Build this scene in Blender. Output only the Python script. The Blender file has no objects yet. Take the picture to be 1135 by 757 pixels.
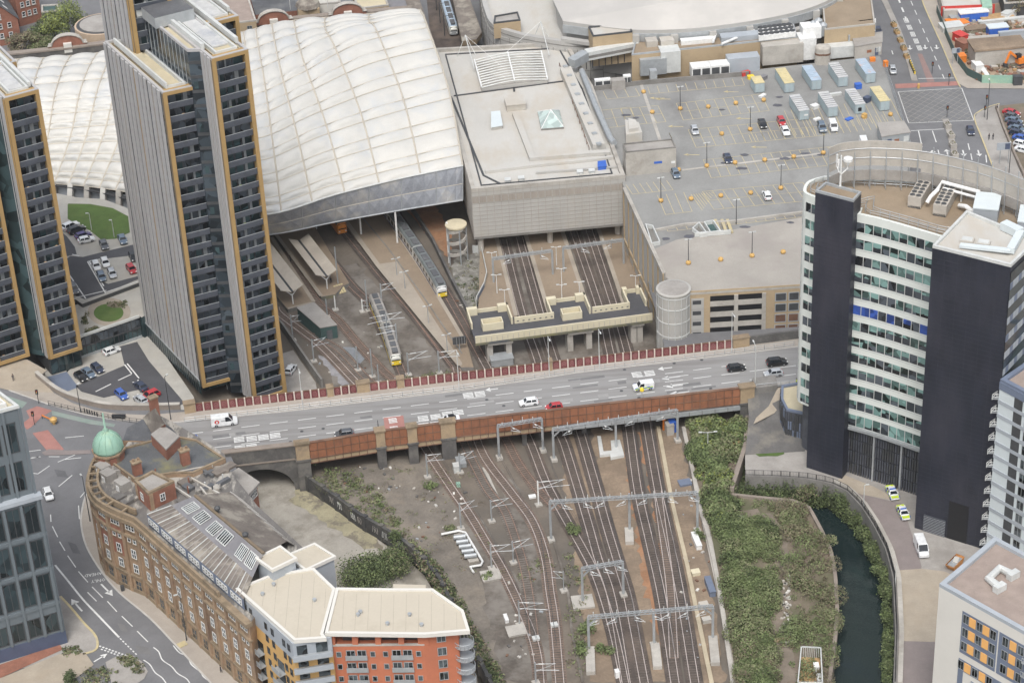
import bpy,math,random
from mathutils import Vector,Matrix
from mathutils.geometry import tessellate_polygon
random.seed(7)
R=math.radians
sc=bpy.context.scene
COL=sc.collection
PW,PH=1135.0,757.0
TH=R(32.0);ROLL=R(2.86);FPX=2520.0
CAM=Vector((0,-442.54,276.53))
_r0=Vector((1,0,0));_u0=Vector((0,math.sin(TH),math.cos(TH)));_b=Vector((0,-math.cos(TH),math.sin(TH)))
CR=math.cos(ROLL)*_r0-math.sin(ROLL)*_u0
CU=math.cos(ROLL)*_u0+math.sin(ROLL)*_r0
cd=bpy.data.cameras.new('camera');cam=bpy.data.objects.new('camera',cd);COL.objects.link(cam)
cd.sensor_fit='HORIZONTAL';cd.sensor_width=36;cd.lens=FPX/PW*36;cd.clip_start=5;cd.clip_end=20000
m=Matrix.Identity(4)
for i in range(3):
 m[i][0]=CR[i];m[i][1]=CU[i];m[i][2]=_b[i];m[i][3]=CAM[i]
cam.matrix_world=m
sc.camera=cam
def W(x,y,z=0.0):
 """survey helper: plan position of a spot seen in the photo, given its height"""
 d=(x-PW/2)/FPX*CR-(y-PH/2)/FPX*CU-_b
 return CAM+d*((z-CAM.z)/d.z)
def W2(x,y,z=0.0):
 p=W(x,y,z);return Vector((p.x,p.y))
def Ws(pts,z=0.0):return[W2(p[0],p[1],z)for p in pts]
def zoomed(x0,y0,k):return lambda pts,z=0.0:[W2(x0+p[0]/k,y0+p[1]/k,z)for p in pts]
def new_mat(name):
 mt=bpy.data.materials.new(name);mt.use_nodes=True
 return mt,mt.node_tree,mt.node_tree.nodes['Principled BSDF']
def ramp(nt,fac,c0,c1,p0=.35,p1=.65):
 r=nt.nodes.new('ShaderNodeValToRGB');nt.links.new(fac,r.inputs[0])
 r.color_ramp.elements[0].position=p0;r.color_ramp.elements[1].position=p1
 r.color_ramp.elements[0].color=(*c0,1);r.color_ramp.elements[1].color=(*c1,1)
 return r.outputs[0]
def noise(nt,vec,scale,detail=5,rough=.6):
 n=nt.nodes.new('ShaderNodeTexNoise');nt.links.new(vec,n.inputs['Vector'])
 n.inputs['Scale'].default_value=scale;n.inputs['Detail'].default_value=detail;n.inputs['Roughness'].default_value=rough
 return n.outputs['Fac']
def mixc(nt,fac,a,b,typ='MIX'):
 x=nt.nodes.new('ShaderNodeMix');x.data_type='RGBA';x.blend_type=typ
 for s,v in((x.inputs[0],fac),(x.inputs[6],a),(x.inputs[7],b)):
  if hasattr(v,'links'):nt.links.new(v,s)
  elif isinstance(v,(int,float)):s.default_value=v
  else:s.default_value=(*v,1)
 return x.outputs[2]
def posvec(nt,stretch=(1,1,1)):
 g=nt.nodes.new('ShaderNodeNewGeometry');mp=nt.nodes.new('ShaderNodeMapping')
 nt.links.new(g.outputs['Position'],mp.inputs['Vector']);mp.inputs['Scale'].default_value=stretch
 return mp.outputs[0]
def mat(name,c,rough=.8,var=.18,scale=.35,metal=0,stain=None,samt=.5,sscale=.12,stretch=(1,1,1),fine=2.5,bump=0,spec=None,sth=(.5,.68)):
 mt,nt,b=new_mat(name)
 v=posvec(nt,stretch)
 lo=tuple(max(0,x*(1-var))for x in c);hi=tuple(min(1,x*(1+var))for x in c)
 col=ramp(nt,noise(nt,v,scale),lo,hi,.3,.7)
 f=noise(nt,v,fine,3)
 col=mixc(nt,.55,col,ramp(nt,f,(1-var*1.2,)*3,(1+var*.3,)*3,.3,.7),'MULTIPLY')
 if stain:
  s=ramp(nt,noise(nt,v,sscale,7,.68),(0,0,0),(samt,)*3,*sth)
  col=mixc(nt,s,col,stain)
 nt.links.new(col,b.inputs['Base Color'])
 b.inputs['Roughness'].default_value=rough;b.inputs['Metallic'].default_value=metal
 if spec is not None:b.inputs['Specular IOR Level'].default_value=spec
 if bump:
  bp=nt.nodes.new('ShaderNodeBump');bp.inputs['Strength'].default_value=bump;bp.inputs['Distance'].default_value=.1
  nt.links.new(f,bp.inputs['Height']);nt.links.new(bp.outputs[0],b.inputs['Normal'])
 return mt
def paint(name,c,rough=.35,metal=0,coat=0):
 mt,nt,b=new_mat(name)
 v=posvec(nt)
 col=ramp(nt,noise(nt,v,1.2,3),tuple(x*.88 for x in c),tuple(min(1,x*1.06)for x in c))
 nt.links.new(col,b.inputs['Base Color']);b.inputs['Roughness'].default_value=rough;b.inputs['Metallic'].default_value=metal
 b.inputs['Coat Weight'].default_value=coat
 return mt
def glass(name,c,rough=.12,scale=.5,var=.5,spec=.5):
 mt,nt,b=new_mat(name)
 v=posvec(nt)
 n=nt.nodes.new('ShaderNodeTexVoronoi');nt.links.new(v,n.inputs['Vector']);n.inputs['Scale'].default_value=scale
 col=ramp(nt,n.outputs['Color'],tuple(x*(1-var)for x in c),tuple(min(1,x*(1+var))for x in c),.2,.8)
 nt.links.new(col,b.inputs['Base Color']);b.inputs['Roughness'].default_value=rough
 b.inputs['Specular IOR Level'].default_value=spec
 return mt
def leafmat(name,c):
 mt,nt,b=new_mat(name)
 v=posvec(nt)
 col=ramp(nt,noise(nt,v,.5,4),tuple(x*.62 for x in c),tuple(x*1.35 for x in c))
 nt.links.new(col,b.inputs['Base Color']);b.inputs['Roughness'].default_value=.75
 b.inputs['Specular IOR Level'].default_value=.2
 return mt
M={}
def defs():
 M.update(asphalt=mat('asphalt',(.165,.165,.17),.9,.12,.15,stain=(.11,.11,.115),samt=.6,sscale=.06),asphalt_bridge=mat('asphalt_bridge',(.255,.25,.243),.9,.10,.12,stain=(.175,.165,.158),samt=.8,sscale=.5,stretch=(.05,.9,1),sth=(.46,.64)),asphalt_dark=mat('asphalt_dark',(.075,.075,.082),.9,.15,.2),asphalt_deck=mat('asphalt_deck',(.26,.258,.246),.9,.12,.12,stain=(.17,.165,.16),samt=.85,sscale=.05,stretch=(1,.7,1)),deck_brown=mat('deck_brown',(.34,.315,.28),.9,.1,.1,stain=(.28,.25,.23),samt=.7,sscale=.06),pavement=mat('pavement',(.36,.32,.275),.9,.1,.3,stain=(.3,.27,.23),samt=.6),pave_grey=mat('pave_grey',(.33,.31,.285),.9,.14,.25,stain=(.22,.2,.18),samt=.7,sscale=.1),tanpave=mat('tanpave',(.36,.31,.245),.9,.12,.3,stain=(.34,.28,.21),samt=.6,sscale=.12),redpave=mat('redpave',(.225,.192,.182),.9,.1,.3,stain=(.2,.165,.16),samt=.6),podium=mat('podium',(.385,.37,.335),.9,.1,.3,stain=(.36,.33,.28),samt=.5),kerb=mat('kerb',(.45,.43,.4),.85,.1,.5),white_line=mat('white_line',(.66,.66,.64),.8,.08,1.2,stain=(.42,.42,.41),samt=.7,sscale=.6),yellow_line=mat('yellow_line',(.50,.42,.24),.8,.12,1.2,stain=(.36,.33,.27),samt=.85,sscale=.35),red_road=mat('red_road',(.35,.17,.145),.9,.12,.4,stain=(.36,.2,.17),samt=.6),green_road=mat('green_road',(.215,.265,.235),.9,.1,.4,stain=(.3,.3,.28),samt=.6),earth=mat('earth',(.20,.165,.13),.95,.25,.1,stain=(.13,.14,.085),samt=.8,sscale=.05),railground=mat('railground',(.16,.134,.107),.95,.25,.12,stain=(.115,.102,.086),samt=.9,sscale=.045,fine=1.6,sth=(.42,.62)),gravel=mat('gravel',(.18,.158,.132),.95,.32,.15,stain=(.265,.225,.175),samt=.8,sscale=.09,fine=1.8),gravel_dark=mat('gravel_dark',(.128,.11,.092),.95,.3,.18,stain=(.22,.2,.175),samt=.8,sscale=.12,fine=1.5,sth=(.45,.6)),gravel_tan=mat('gravel_tan',(.245,.185,.13),.95,.32,.15,stain=(.18,.135,.098),samt=.9,sscale=.1,fine=1.8),rustground=mat('rustground',(.31,.165,.09),.95,.22,.2,stain=(.27,.2,.14),samt=.9,sscale=.16,fine=1.6),ballast=mat('ballast',(.088,.07,.06),.95,.35,.3,stain=(.15,.115,.09),samt=.8,sscale=.08,fine=2),ballast_rust=mat('ballast_rust',(.185,.135,.105),.95,.3,.3,stain=(.12,.095,.08),samt=.8,sscale=.1,fine=2),sleeper=mat('sleeper',(.118,.097,.083),.9,.3,.8),rail=mat('rail',(.58,.50,.46),.45,.2,1,metal=.35),rail_rusty=mat('rail_rusty',(.26,.17,.13),.7,.25,1),platform=mat('platform',(.27,.21,.15),.9,.14,.1,stain=(.2,.15,.105),samt=.85,sscale=.06),platform_pale=mat('platform_pale',(.34,.295,.24),.9,.12,.2,stain=(.36,.31,.25),samt=.7),concrete=mat('concrete',(.42,.395,.355),.9,.15,.25,stain=(.27,.245,.21),samt=.7,sscale=.2),concrete_dark=mat('concrete_dark',(.21,.2,.185),.9,.2,.25,stain=(.12,.115,.1),samt=.8),block_wall=mat('block_wall',(.40,.39,.365),.85,.07,.2,stain=(.40,.37,.32),samt=.7,sscale=.09,stretch=(1,1,.5)),block_band=mat('block_band',(.345,.31,.27),.85,.1,.3,stretch=(2.5,2.5,.4),stain=(.25,.22,.19),samt=.6),roof_pale=mat('roof_pale',(.48,.465,.43),.85,.06,.1,stain=(.45,.415,.36),samt=1,sscale=.11,stretch=(1,.5,1),sth=(.47,.62)),roof_cream=mat('roof_cream',(.49,.44,.355),.8,.05,.12,stain=(.40,.355,.28),samt=.75,sscale=.12),roof_grey=mat('roof_grey',(.33,.31,.285),.9,.15,.2,stain=(.22,.2,.18),samt=.7),roof_dark=mat('roof_dark',(.10,.103,.11),.8,.25,.2,stain=(.2,.2,.19),samt=.6,sscale=.15),roof_moss=mat('roof_moss',(.105,.11,.115),.85,.25,.15,stain=(.20,.185,.095),samt=.9,sscale=.1,sth=(.46,.6)),slate=mat('slate',(.175,.15,.128),.8,.25,.25,stain=(.33,.30,.25),samt=.85,sscale=.2,sth=(.5,.62),fine=2.2),slate_blue=mat('slate_blue',(.2,.195,.205),.75,.15,.25,stain=(.3,.28,.25),samt=.6),roof_tan=mat('roof_tan',(.275,.215,.15),.9,.12,.2,stain=(.22,.16,.1),samt=.7),roof_sand=mat('roof_sand',(.52,.455,.315),.9,.1,.2,stain=(.38,.35,.25),samt=.7),roof_mauve=mat('roof_mauve',(.31,.25,.215),.95,.14,.4,stain=(.26,.205,.18),samt=.7,sscale=.3,fine=4),etfe=mat('etfe',(.56,.545,.505),.45,.05,.22,stain=(.49,.50,.50),samt=.9,sscale=.1,spec=.4),etfe_seam=mat('etfe_seam',(.50,.455,.38),.6,.05,.3),etfe_skirt=mat('etfe_skirt',(.30,.315,.345),.3,.25,.12,stain=(.48,.44,.37),samt=.8,sscale=.12),stone=mat('stone',(.40,.30,.19),.9,.2,.3,stain=(.2,.16,.12),samt=.8,sscale=.3),stone_dark=mat('stone_dark',(.115,.11,.105),.9,.25,.3,stain=(.2,.19,.165),samt=.6,sscale=.3),parapet_stone=mat('parapet_stone',(.26,.22,.185),.9,.15,.4,stain=(.2,.165,.14),samt=.7),graffiti_wall=mat('graffiti_wall',(.06,.06,.06),.9,.3,.3,stain=(.16,.15,.125),samt=.8,sscale=.25),sandstone=mat('sandstone',(.325,.225,.145),.9,.25,.3,stain=(.14,.09,.065),samt=.85,sscale=.2,stretch=(1,1,.6)),sandstone_trim=mat('sandstone_trim',(.27,.205,.135),.9,.2,.4,stain=(.115,.09,.058),samt=.8,sscale=.3),redbrick=mat('redbrick',(.27,.12,.08),.9,.2,.5,stain=(.2,.085,.055),samt=.7,sscale=.3),orangebrick=mat('orangebrick',(.46,.155,.082),.85,.08,.3,stain=(.38,.135,.08),samt=.6,sscale=.2),yellow_render=mat('yellow_render',(.56,.345,.13),.8,.05,.2,stain=(.58,.34,.1),samt=.5),tan_brick=mat('tan_brick',(.41,.315,.20),.85,.1,.4,stain=(.32,.24,.15),samt=.6,sscale=.2),white_render=mat('white_render',(.62,.60,.55),.8,.03,.15,stain=(.64,.62,.57),samt=.4),blue_panel=mat('blue_panel',(.15,.18,.245),.6,.08,.3),orange_panel=mat('orange_panel',(.78,.42,.14),.6,.04,.5),grey_panel=mat('grey_panel',(.37,.40,.43),.5,.06,.4,stain=(.3,.325,.35),samt=.5),pale_panel=mat('pale_panel',(.58,.63,.64),.5,.04,.4),charcoal=mat('charcoal',(.021,.024,.036),.45,.22,.3,stain=(.042,.042,.056),samt=.9,sscale=.08,stretch=(1,1,.35),fine=5),charcoal_line=mat('charcoal_line',(.036,.037,.05),.5,.2,.5),tower_glass=glass('tower_glass',(.04,.052,.062),.12,.5,.6),roof_weather=mat('roof_weather',(.15,.14,.13),.85,.22,.25,stain=(.40,.375,.33),samt=.9,sscale=.22,stretch=(1.6,.5,1),sth=(.5,.6)),charcoal_light=mat('charcoal_light',(.075,.08,.095),.5,.3,.5),office_white=mat('office_white',(.67,.695,.655),.6,.03,.3,stain=(.63,.66,.61),samt=.5),teal_glass=glass('teal_glass',(.12,.20,.185),.15,.6,.9),blue_glass=glass('blue_glass',(.035,.08,.30),.3,.6,.4),dark_glass=glass('dark_glass',(.055,.064,.074),.12,.5,.8),office_glass=glass('office_glass',(.022,.034,.038),.12,.35,.7),green_glass=glass('green_glass',(.035,.058,.062),.15,.4,.6),window_glass=glass('window_glass',(.05,.06,.065),.15,.7,.9),gold=mat('gold',(.38,.25,.105),.5,.08,.3,stain=(.34,.21,.08),samt=.5,sscale=.2),brown_clad=mat('brown_clad',(.19,.145,.095),.6,.15,.4),fin_grey=mat('fin_grey',(.415,.405,.40),.45,.05,.2,stain=(.34,.33,.325),samt=.5,stretch=(1,1,.15)),balcony_dark=mat('balcony_dark',(.072,.08,.098),.5,.2,.5),curtain=paint('curtain',(.24,.255,.26),.8),office_frame=mat('office_frame',(.135,.158,.172),.5,.06,.3),office_blue=mat('office_blue',(.075,.095,.15),.5,.1,.4),metal_grey=mat('metal_grey',(.40,.42,.43),.45,.12,.6,metal=.3),metal_pale=mat('metal_pale',(.58,.59,.57),.5,.1,.5,metal=.1),metal_dark=mat('metal_dark',(.06,.062,.065),.6,.2,.6),louvre=mat('louvre',(.43,.40,.355),.6,.1,.5),white_steel=paint('white_steel',(.72,.72,.70),.45),cream_paint=mat('cream_paint',(.60,.545,.40),.7,.05,.4,stain=(.6,.53,.36),samt=.5,sscale=.3),rust=mat('rust',(.285,.12,.062),.85,.18,.4,stain=(.17,.085,.055),samt=.8,sscale=.35,stretch=(1,1,.5)),rust_dark=mat('rust_dark',(.16,.085,.055),.85,.25,.4,stain=(.28,.19,.13),samt=.6),panel_red=mat('panel_red',(.165,.042,.047),.6,.35,.12,stain=(.27,.12,.115),samt=.9,sscale=.2),emblem_red=mat('emblem_red',(.29,.125,.12),.6,.15,.8),emblem_post=mat('emblem_post',(.62,.54,.47),.7,.1,.6),copper=mat('copper',(.27,.44,.345),.6,.1,.5,stain=(.4,.5,.33),samt=.7,sscale=.4),skip=mat('skip',(.45,.20,.06),.7,.15,.6,stain=(.3,.13,.06),samt=.6),container=mat('container',(.36,.43,.45),.6,.06,.4,stain=(.3,.34,.35),samt=.6),container_roof=mat('container_roof',(.50,.50,.49),.7,.12,.5,stain=(.3,.32,.36),samt=.8,sscale=.3),container_yellow=mat('container_yellow',(.57,.49,.28),.7,.12,.5,stain=(.42,.38,.26),samt=.7,sscale=.3),container_blue=mat('container_blue',(.36,.44,.52),.7,.12,.5,stain=(.5,.36,.32),samt=.8,sscale=.3,sth=(.55,.65)),green_hut=mat('green_hut',(.055,.10,.095),.6,.12,.5),orange_ball=paint('orange_ball',(.55,.34,.11),.6),yellow=paint('yellow',(.80,.58,.04),.45),hivis=paint('hivis',(.55,.70,.03),.5),red_paint=paint('red_paint',(.55,.05,.04),.5),blue_paint=paint('blue_paint',(.04,.13,.5),.5),orange_paint=paint('orange_paint',(.75,.22,.03),.5),black=paint('black',(.012,.012,.014),.5),tyre=paint('tyre',(.02,.02,.02),.85),rim=paint('rim',(.32,.32,.33),.4,.5),car_glass=paint('car_glass',(.018,.022,.028),.08),lamp_white=paint('lamp_white',(.75,.75,.72),.2),lamp_red=paint('lamp_red',(.4,.02,.02),.3),grass=mat('grass',(.075,.125,.028),.95,.22,.3,stain=(.11,.14,.04),samt=.6,sscale=.2,fine=3),soil=mat('soil',(.19,.15,.115),.95,.2,.2,stain=(.10,.105,.055),samt=.9,sscale=.08,sth=(.42,.6)),wood=mat('wood',(.42,.27,.13),.8,.2,1),bark=mat('bark',(.12,.09,.065),.9,.2,1),skin=paint('skin',(.5,.32,.24),.6),hair=paint('hair',(.03,.02,.015),.7),cloth_dark=paint('cloth_dark',(.03,.032,.04),.85),cloth_red=paint('cloth_red',(.35,.05,.04),.85),cloth_tan=paint('cloth_tan',(.35,.28,.2),.85),arena_white=mat('arena_white',(.45,.43,.40),.7,.04,.1,stain=(.54,.51,.47),samt=.6,sscale=.05),arena_wall=mat('arena_wall',(.40,.39,.37),.8,.08,.2,stain=(.36,.345,.315),samt=.7,sscale=.1),leaf=leafmat('leaf',(.122,.158,.064)),leaf_b=leafmat('leaf_b',(.165,.195,.09)),leaf_c=leafmat('leaf_c',(.185,.182,.105)),leaf_y=leafmat('leaf_y',(.21,.24,.065)),leaf_d=leafmat('leaf_d',(.07,.09,.042)),twig=leafmat('twig',(.17,.135,.095)))
 mt,nt,b=new_mat('water');v=posvec(nt)
 b.inputs['Base Color'].default_value=(.012,.022,.022,1);b.inputs['Roughness'].default_value=.06
 bp=nt.nodes.new('ShaderNodeBump');bp.inputs['Strength'].default_value=.25;bp.inputs['Distance'].default_value=.08
 nt.links.new(noise(nt,v,.9,4),bp.inputs['Height']);nt.links.new(bp.outputs[0],b.inputs['Normal'])
 M['water']=mt
defs()
CARCOL={k:paint('car_'+k,c,.3,mtl,.6)for k,c,mtl in(('white',(.72,.73,.73),0),('silver',(.5,.52,.54),.3),('red',(.42,.025,.03),0),('black',(.012,.013,.015),0),('blue',(.05,.12,.42),.1),('navy',(.03,.04,.075),.1),('grey',(.12,.125,.135),.3),('slate',(.15,.2,.26),.3),('purple',(.06,.04,.16),.2),('yellow',(.72,.72,.05),0))}
WPOS={}
def wl(o):return WPOS.get(o.name,Vector((0,0,0)))
class G:
 def __init__(s):s.v=[];s.f=[];s.m=[];s.ml=[]
 def mi(s,mt):
  if mt not in s.ml:s.ml.append(mt)
  return s.ml.index(mt)
 def add(s,vs,fs,mt):
  n=len(s.v);s.v+=[Vector(v)for v in vs];i=s.mi(mt)
  for f in fs:s.f.append(tuple(n+k for k in f));s.m.append(i)
 def quad(s,a,b,c,d,mt):s.add([a,b,c,d],[(0,1,2,3)],mt)
 def poly(s,pts,z,mt):
  p=[Vector((q[0],q[1],z if z is not None else q[2]))for q in pts]
  if sum(p[i].x*p[(i+1)%len(p)].y-p[(i+1)%len(p)].x*p[i].y for i in range(len(p)))<0:p.reverse()
  if len(p)<=4 and z is None:s.add(p,[tuple(range(len(p)))],mt);return
  s.add(p,[t for t in tessellate_polygon([p])],mt)
 def prism(s,pts,z0,z1,mt,top=None,bottom=False):
  p=[Vector((q[0],q[1]))for q in pts];n=len(p)
  if sum(p[i].x*p[(i+1)%n].y-p[(i+1)%n].x*p[i].y for i in range(n))<0:p.reverse()
  vs=[(q.x,q.y,z0)for q in p]+[(q.x,q.y,z1)for q in p]
  s.add(vs,[(i,(i+1)%n,n+(i+1)%n,n+i)for i in range(n)],mt)
  t=tessellate_polygon([[Vector((q.x,q.y,0))for q in p]])
  s.add([(q.x,q.y,z1)for q in p],[tuple(k)for k in t],top or mt)
  if bottom:s.add([(q.x,q.y,z0)for q in p],[tuple(reversed(k))for k in t],mt)
 def box(s,c,d,mt,rz=0,top=None):
  cx,cy,cz=c;a,b,h=d[0]/2,d[1]/2,d[2]/2;co,si=math.cos(rz),math.sin(rz)
  pts=[(cx+x*co-y*si,cy+x*si+y*co)for x,y in((-a,-b),(a,-b),(a,b),(-a,b))]
  s.prism(pts,cz-h,cz+h,mt,top,True)
 def bar(s,p,q,w,h,mt,up=Vector((0,0,1))):
  p=Vector(p);q=Vector(q);d=(q-p)
  if d.length<1e-6:return
  d.normalize()
  if abs(d.dot(up))>.99:up=Vector((0,1,0))
  x=d.cross(up).normalized()*w/2;y=x.cross(d).normalized()*h/2
  vs=[p-x-y,p+x-y,p+x+y,p-x+y,q-x-y,q+x-y,q+x+y,q-x+y]
  s.add(vs,[(3,2,1,0),(4,5,6,7),(0,1,5,4),(1,2,6,5),(2,3,7,6),(3,0,4,7)],mt)
 def tube(s,pts,r,mt,n=6,r2=None):
  pts=[Vector(p)for p in pts];rings=[];k=len(pts)
  for i,p in enumerate(pts):
   d=(pts[min(i+1,k-1)]-pts[max(i-1,0)]).normalized();up=Vector((0,0,1))if abs(d.z)<.95 else Vector((1,0,0))
   x=d.cross(up).normalized();y=x.cross(d);rr=r if r2 is None else r+(r2-r)*i/max(1,k-1)
   rings.append([p+(x*math.cos(2*math.pi*j/n)+y*math.sin(2*math.pi*j/n))*rr for j in range(n)])
  s.loft(rings,mt,True)
 def loft(s,rings,mt,caps=False):
  n=len(rings[0]);vs=[v for r in rings for v in r];fs=[]
  for i in range(len(rings)-1):
   for j in range(n):fs.append((i*n+j,i*n+(j+1)%n,(i+1)*n+(j+1)%n,(i+1)*n+j))
  if caps:fs+=[tuple(reversed(range(n))),tuple(range((len(rings)-1)*n,len(rings)*n))]
  s.add(vs,fs,mt)
 def lathe(s,c,prof,mt,n=20):
  s.loft([[(c[0]+r*math.cos(2*math.pi*j/n),c[1]+r*math.sin(2*math.pi*j/n),c[2]+z)for j in range(n)]for r,z in prof],mt,True)
 def strip(s,pts,w,z,mt,h=0,z0=None):
  """ribbon along a plan polyline"""
  L,Rr=offset(pts,w/2),offset(pts,-w/2)
  n=len(pts)
  if h==0:
   s.add([(p.x,p.y,z)for p in Rr]+[(p.x,p.y,z)for p in L],[(i,i+1,n+i+1,n+i)for i in range(n-1)],mt)
  else:
   s.prism(list(Rr)+list(reversed(L)),z,z+h,mt)if n==2 else s._strip3(L,Rr,z,z+h,mt)
 def _strip3(s,L,Rr,z0,z1,mt):
  n=len(L);rings=[[(Rr[i].x,Rr[i].y,z0),(Rr[i].x,Rr[i].y,z1),(L[i].x,L[i].y,z1),(L[i].x,L[i].y,z0)]for i in range(n)]
  s.loft([list(reversed(r))for r in rings],mt,True)
 def build(s,name,parent=None,smooth=False,loc=None,local=False):
  me=bpy.data.meshes.new(name)
  if loc is None:
   if parent is not None:loc=wl(parent)
   elif s.v:
    k=len(s.v);loc=Vector((sum(v.x for v in s.v)/k,sum(v.y for v in s.v)/k,min(v.z for v in s.v)))
  if local:loc=Vector((0,0,0))
  me.from_pydata([v-loc for v in s.v],[],s.f)
  for mt in s.ml:me.materials.append(mt)
  me.polygons.foreach_set('material_index',s.m)
  if smooth:me.polygons.foreach_set('use_smooth',[True]*len(s.f))
  me.update()
  o=bpy.data.objects.new(name,me);COL.objects.link(o)
  if parent is not None:o.parent=parent
  elif not local:o.location=loc
  WPOS[o.name]=Vector(loc)
  return o
def offset(pts,d):
 pts=[Vector((p[0],p[1]))for p in pts];out=[];n=len(pts)
 for i in range(n):
  a=pts[max(i-1,0)];b=pts[min(i+1,n-1)];t=(b-a).normalized()
  out.append(pts[i]+Vector((-t.y,t.x))*d)
 return out
def smooth(pts,k=8):
 P=[Vector(p)for p in pts];out=[];n=len(P)
 for i in range(n-1):
  p0,p1,p2,p3=P[max(i-1,0)],P[i],P[i+1],P[min(i+2,n-1)]
  for j in range(k):
   t=j/k;out.append(.5*((2*p1)+(p2-p0)*t+(2*p0-5*p1+4*p2-p3)*t*t+(3*p1-p0-3*p2+p3)*t**3))
 out.append(P[-1]);return out
def resample(pts,step):
 L=[0]
 for a,b in zip(pts,pts[1:]):L.append(L[-1]+(b-a).length)
 n=max(1,int(L[-1]/step));out=[];j=0
 for i in range(n+1):
  s=L[-1]*i/n
  while j<len(pts)-2 and L[j+1]<s:j+=1
  t=(s-L[j])/max(1e-9,L[j+1]-L[j]);out.append(pts[j].lerp(pts[j+1],min(1,max(0,t))))
 return out
def V3(p,z):return Vector((p[0],p[1],z))
def tag(o,label=None,cat=None,group=None,kind=None):
 if label:o['label']=label
 if cat:o['category']=cat
 if group:o['group']=group
 if kind:o['kind']=kind
 return o
def thing(name,label,cat,loc=(0,0,0),group=None):
 o=bpy.data.objects.new(name,None);COL.objects.link(o);o.empty_display_size=.5
 o.location=loc;WPOS[o.name]=Vector(loc);return tag(o,label,cat,group)
def struct(name,g):return tag(g.build(name),kind='structure')
def children(o):return KIDS.get(o.name,[])
KIDS={}
def copy_tree(o,parent=None):
 c=o.copy();COL.objects.link(c)
 if parent is not None:c.parent=parent
 for ch in o.children:copy_tree(ch,c)
 return c
def part_copy(mesh_obj,name,parent,pos,rz=0,mats=None):
 """place a shared-mesh part on a thing (world position)"""
 o=bpy.data.objects.new(name,mesh_obj.data);COL.objects.link(o);o.parent=parent
 o.location=Vector(pos)-wl(parent);o.rotation_euler=(0,0,rz);WPOS[o.name]=Vector(pos);return o
PROTO_DEL=[]
ORD=['first','second','third','fourth','fifth','sixth','seventh','eighth','ninth','tenth','eleventh','twelfth','thirteenth','fourteenth','fifteenth']
def inside(p,poly):
 c=False;n=len(poly);x,y=p[0],p[1]
 for i in range(n):
  a,b=poly[i],poly[i-1]
  if(a[1]>y)!=(b[1]>y)and x<(b[0]-a[0])*(y-a[1])/(b[1]-a[1])+a[0]:c=not c
 return c
def ragged(pts,amp=.6,step=2.0,seed=1):
 rnd=random.Random(seed);P=[Vector((p[0],p[1]))for p in pts]+[Vector((pts[0][0],pts[0][1]))]
 Q=resample(P,step)[:-1]
 return[q+Vector((rnd.uniform(-amp,amp),rnd.uniform(-amp,amp)))for q in Q]
def leaves(g,c,rad,n,mats,rnd,size=.35,shell=.55):
 for _ in range(n):
  while True:
   d=Vector((rnd.uniform(-1,1),rnd.uniform(-1,1),rnd.uniform(-.5,1)))
   if .05<d.length<1:break
  d=d.normalized()*(shell+(1-shell)*rnd.random()**.6)
  p=Vector((c[0]+d.x*rad[0],c[1]+d.y*rad[1],c[2]+d.z*rad[2]))
  nrm=(d*.7+Vector((rnd.gauss(0,.5),rnd.gauss(0,.5),rnd.gauss(.5,.5)))).normalized()
  t=nrm.cross(Vector((rnd.gauss(0,1),rnd.gauss(0,1),rnd.gauss(0,1)))).normalized();b=nrm.cross(t)
  s=size*rnd.uniform(.6,1.3)
  g.quad(p-t*s*.5,p+b*s*.35,p+t*s*.5,p-b*s*.35,mats[int(rnd.random()**1.3*len(mats))])
def bush(name,label,c,r,h,mats,seed=1,group=None,n=None,size=.38,lobes=5,cat='bush'):
 rnd=random.Random(seed);root=thing(name,label,cat,c,group)
 g=G()
 for i in range(lobes):
  a=rnd.uniform(0,6.28);d=r*rnd.uniform(.1,.62);k=rnd.uniform(.4,.7)
  leaves(g,(c[0]+d*math.cos(a),c[1]+d*math.sin(a),c[2]+h*rnd.uniform(.3,.6)),(r*k,r*k,h*.45),int((n or 90*r*h)/lobes)+20,mats,rnd,size,.35)
 g.build('foliage',root)
 t=G()
 for i in range(4):
  a=rnd.uniform(0,6.28);t.tube([c,Vector(c)+Vector((r*.4*math.cos(a),r*.4*math.sin(a),h*.55))],.06,M['bark'],5,.02)
 t.build('stem',root)
 return root
def tree(label,c,h,r,mats,seed,group=None,cat='tree'):
 rnd=random.Random(seed);root=thing('tree',label,cat,c,group);c=Vector(c)
 t=G();t.tube([c,c+Vector((0,0,h*.5)),c+Vector((.2,.1,h*.8))],.28,M['bark'],7,.08)
 g=G()
 for i in range(9):
  a=i*2.4;el=rnd.uniform(.35,.95);d=r*rnd.uniform(.15,.7)
  p=c+Vector((d*math.cos(a),d*math.sin(a),h*el*.92))
  t.tube([c+Vector((0,0,h*el*.5)),p],.09,M['bark'],5,.03)
  leaves(g,p,(r*.48,r*.48,h*.2),int(55*r),mats,rnd,.5,.3)
 t.build('trunk',root);g.build('crown',root)
 return root
ZS=7.8
ZY=-2.5
ZP=2.0
ZC=17.0
ZPOD=9.0;ZLOT=10.0;ZCY=3.5
g=G();N=48
g.poly([(7000*math.cos(2*math.pi*i/N),7000*math.sin(2*math.pi*i/N)+500)for i in range(N)],-6,M['earth']);struct('ground',g)
WALL=Ws([(342,533),(372,553),(398,573),(424,588),(447,602),(470,622),(488,645),(505,680),(522,715),(543,757)],0)
WALLX=WALL+[WALL[-1]+(WALL[-1]-WALL[-2]).normalized()*60]
RL=Ws([(845,470),(822,503),(808,549),(840,552.5),(878,556),(897,564),(911,590),(921,612),(926,640),(928,680),(925,715),(919,757)],.4)
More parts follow.
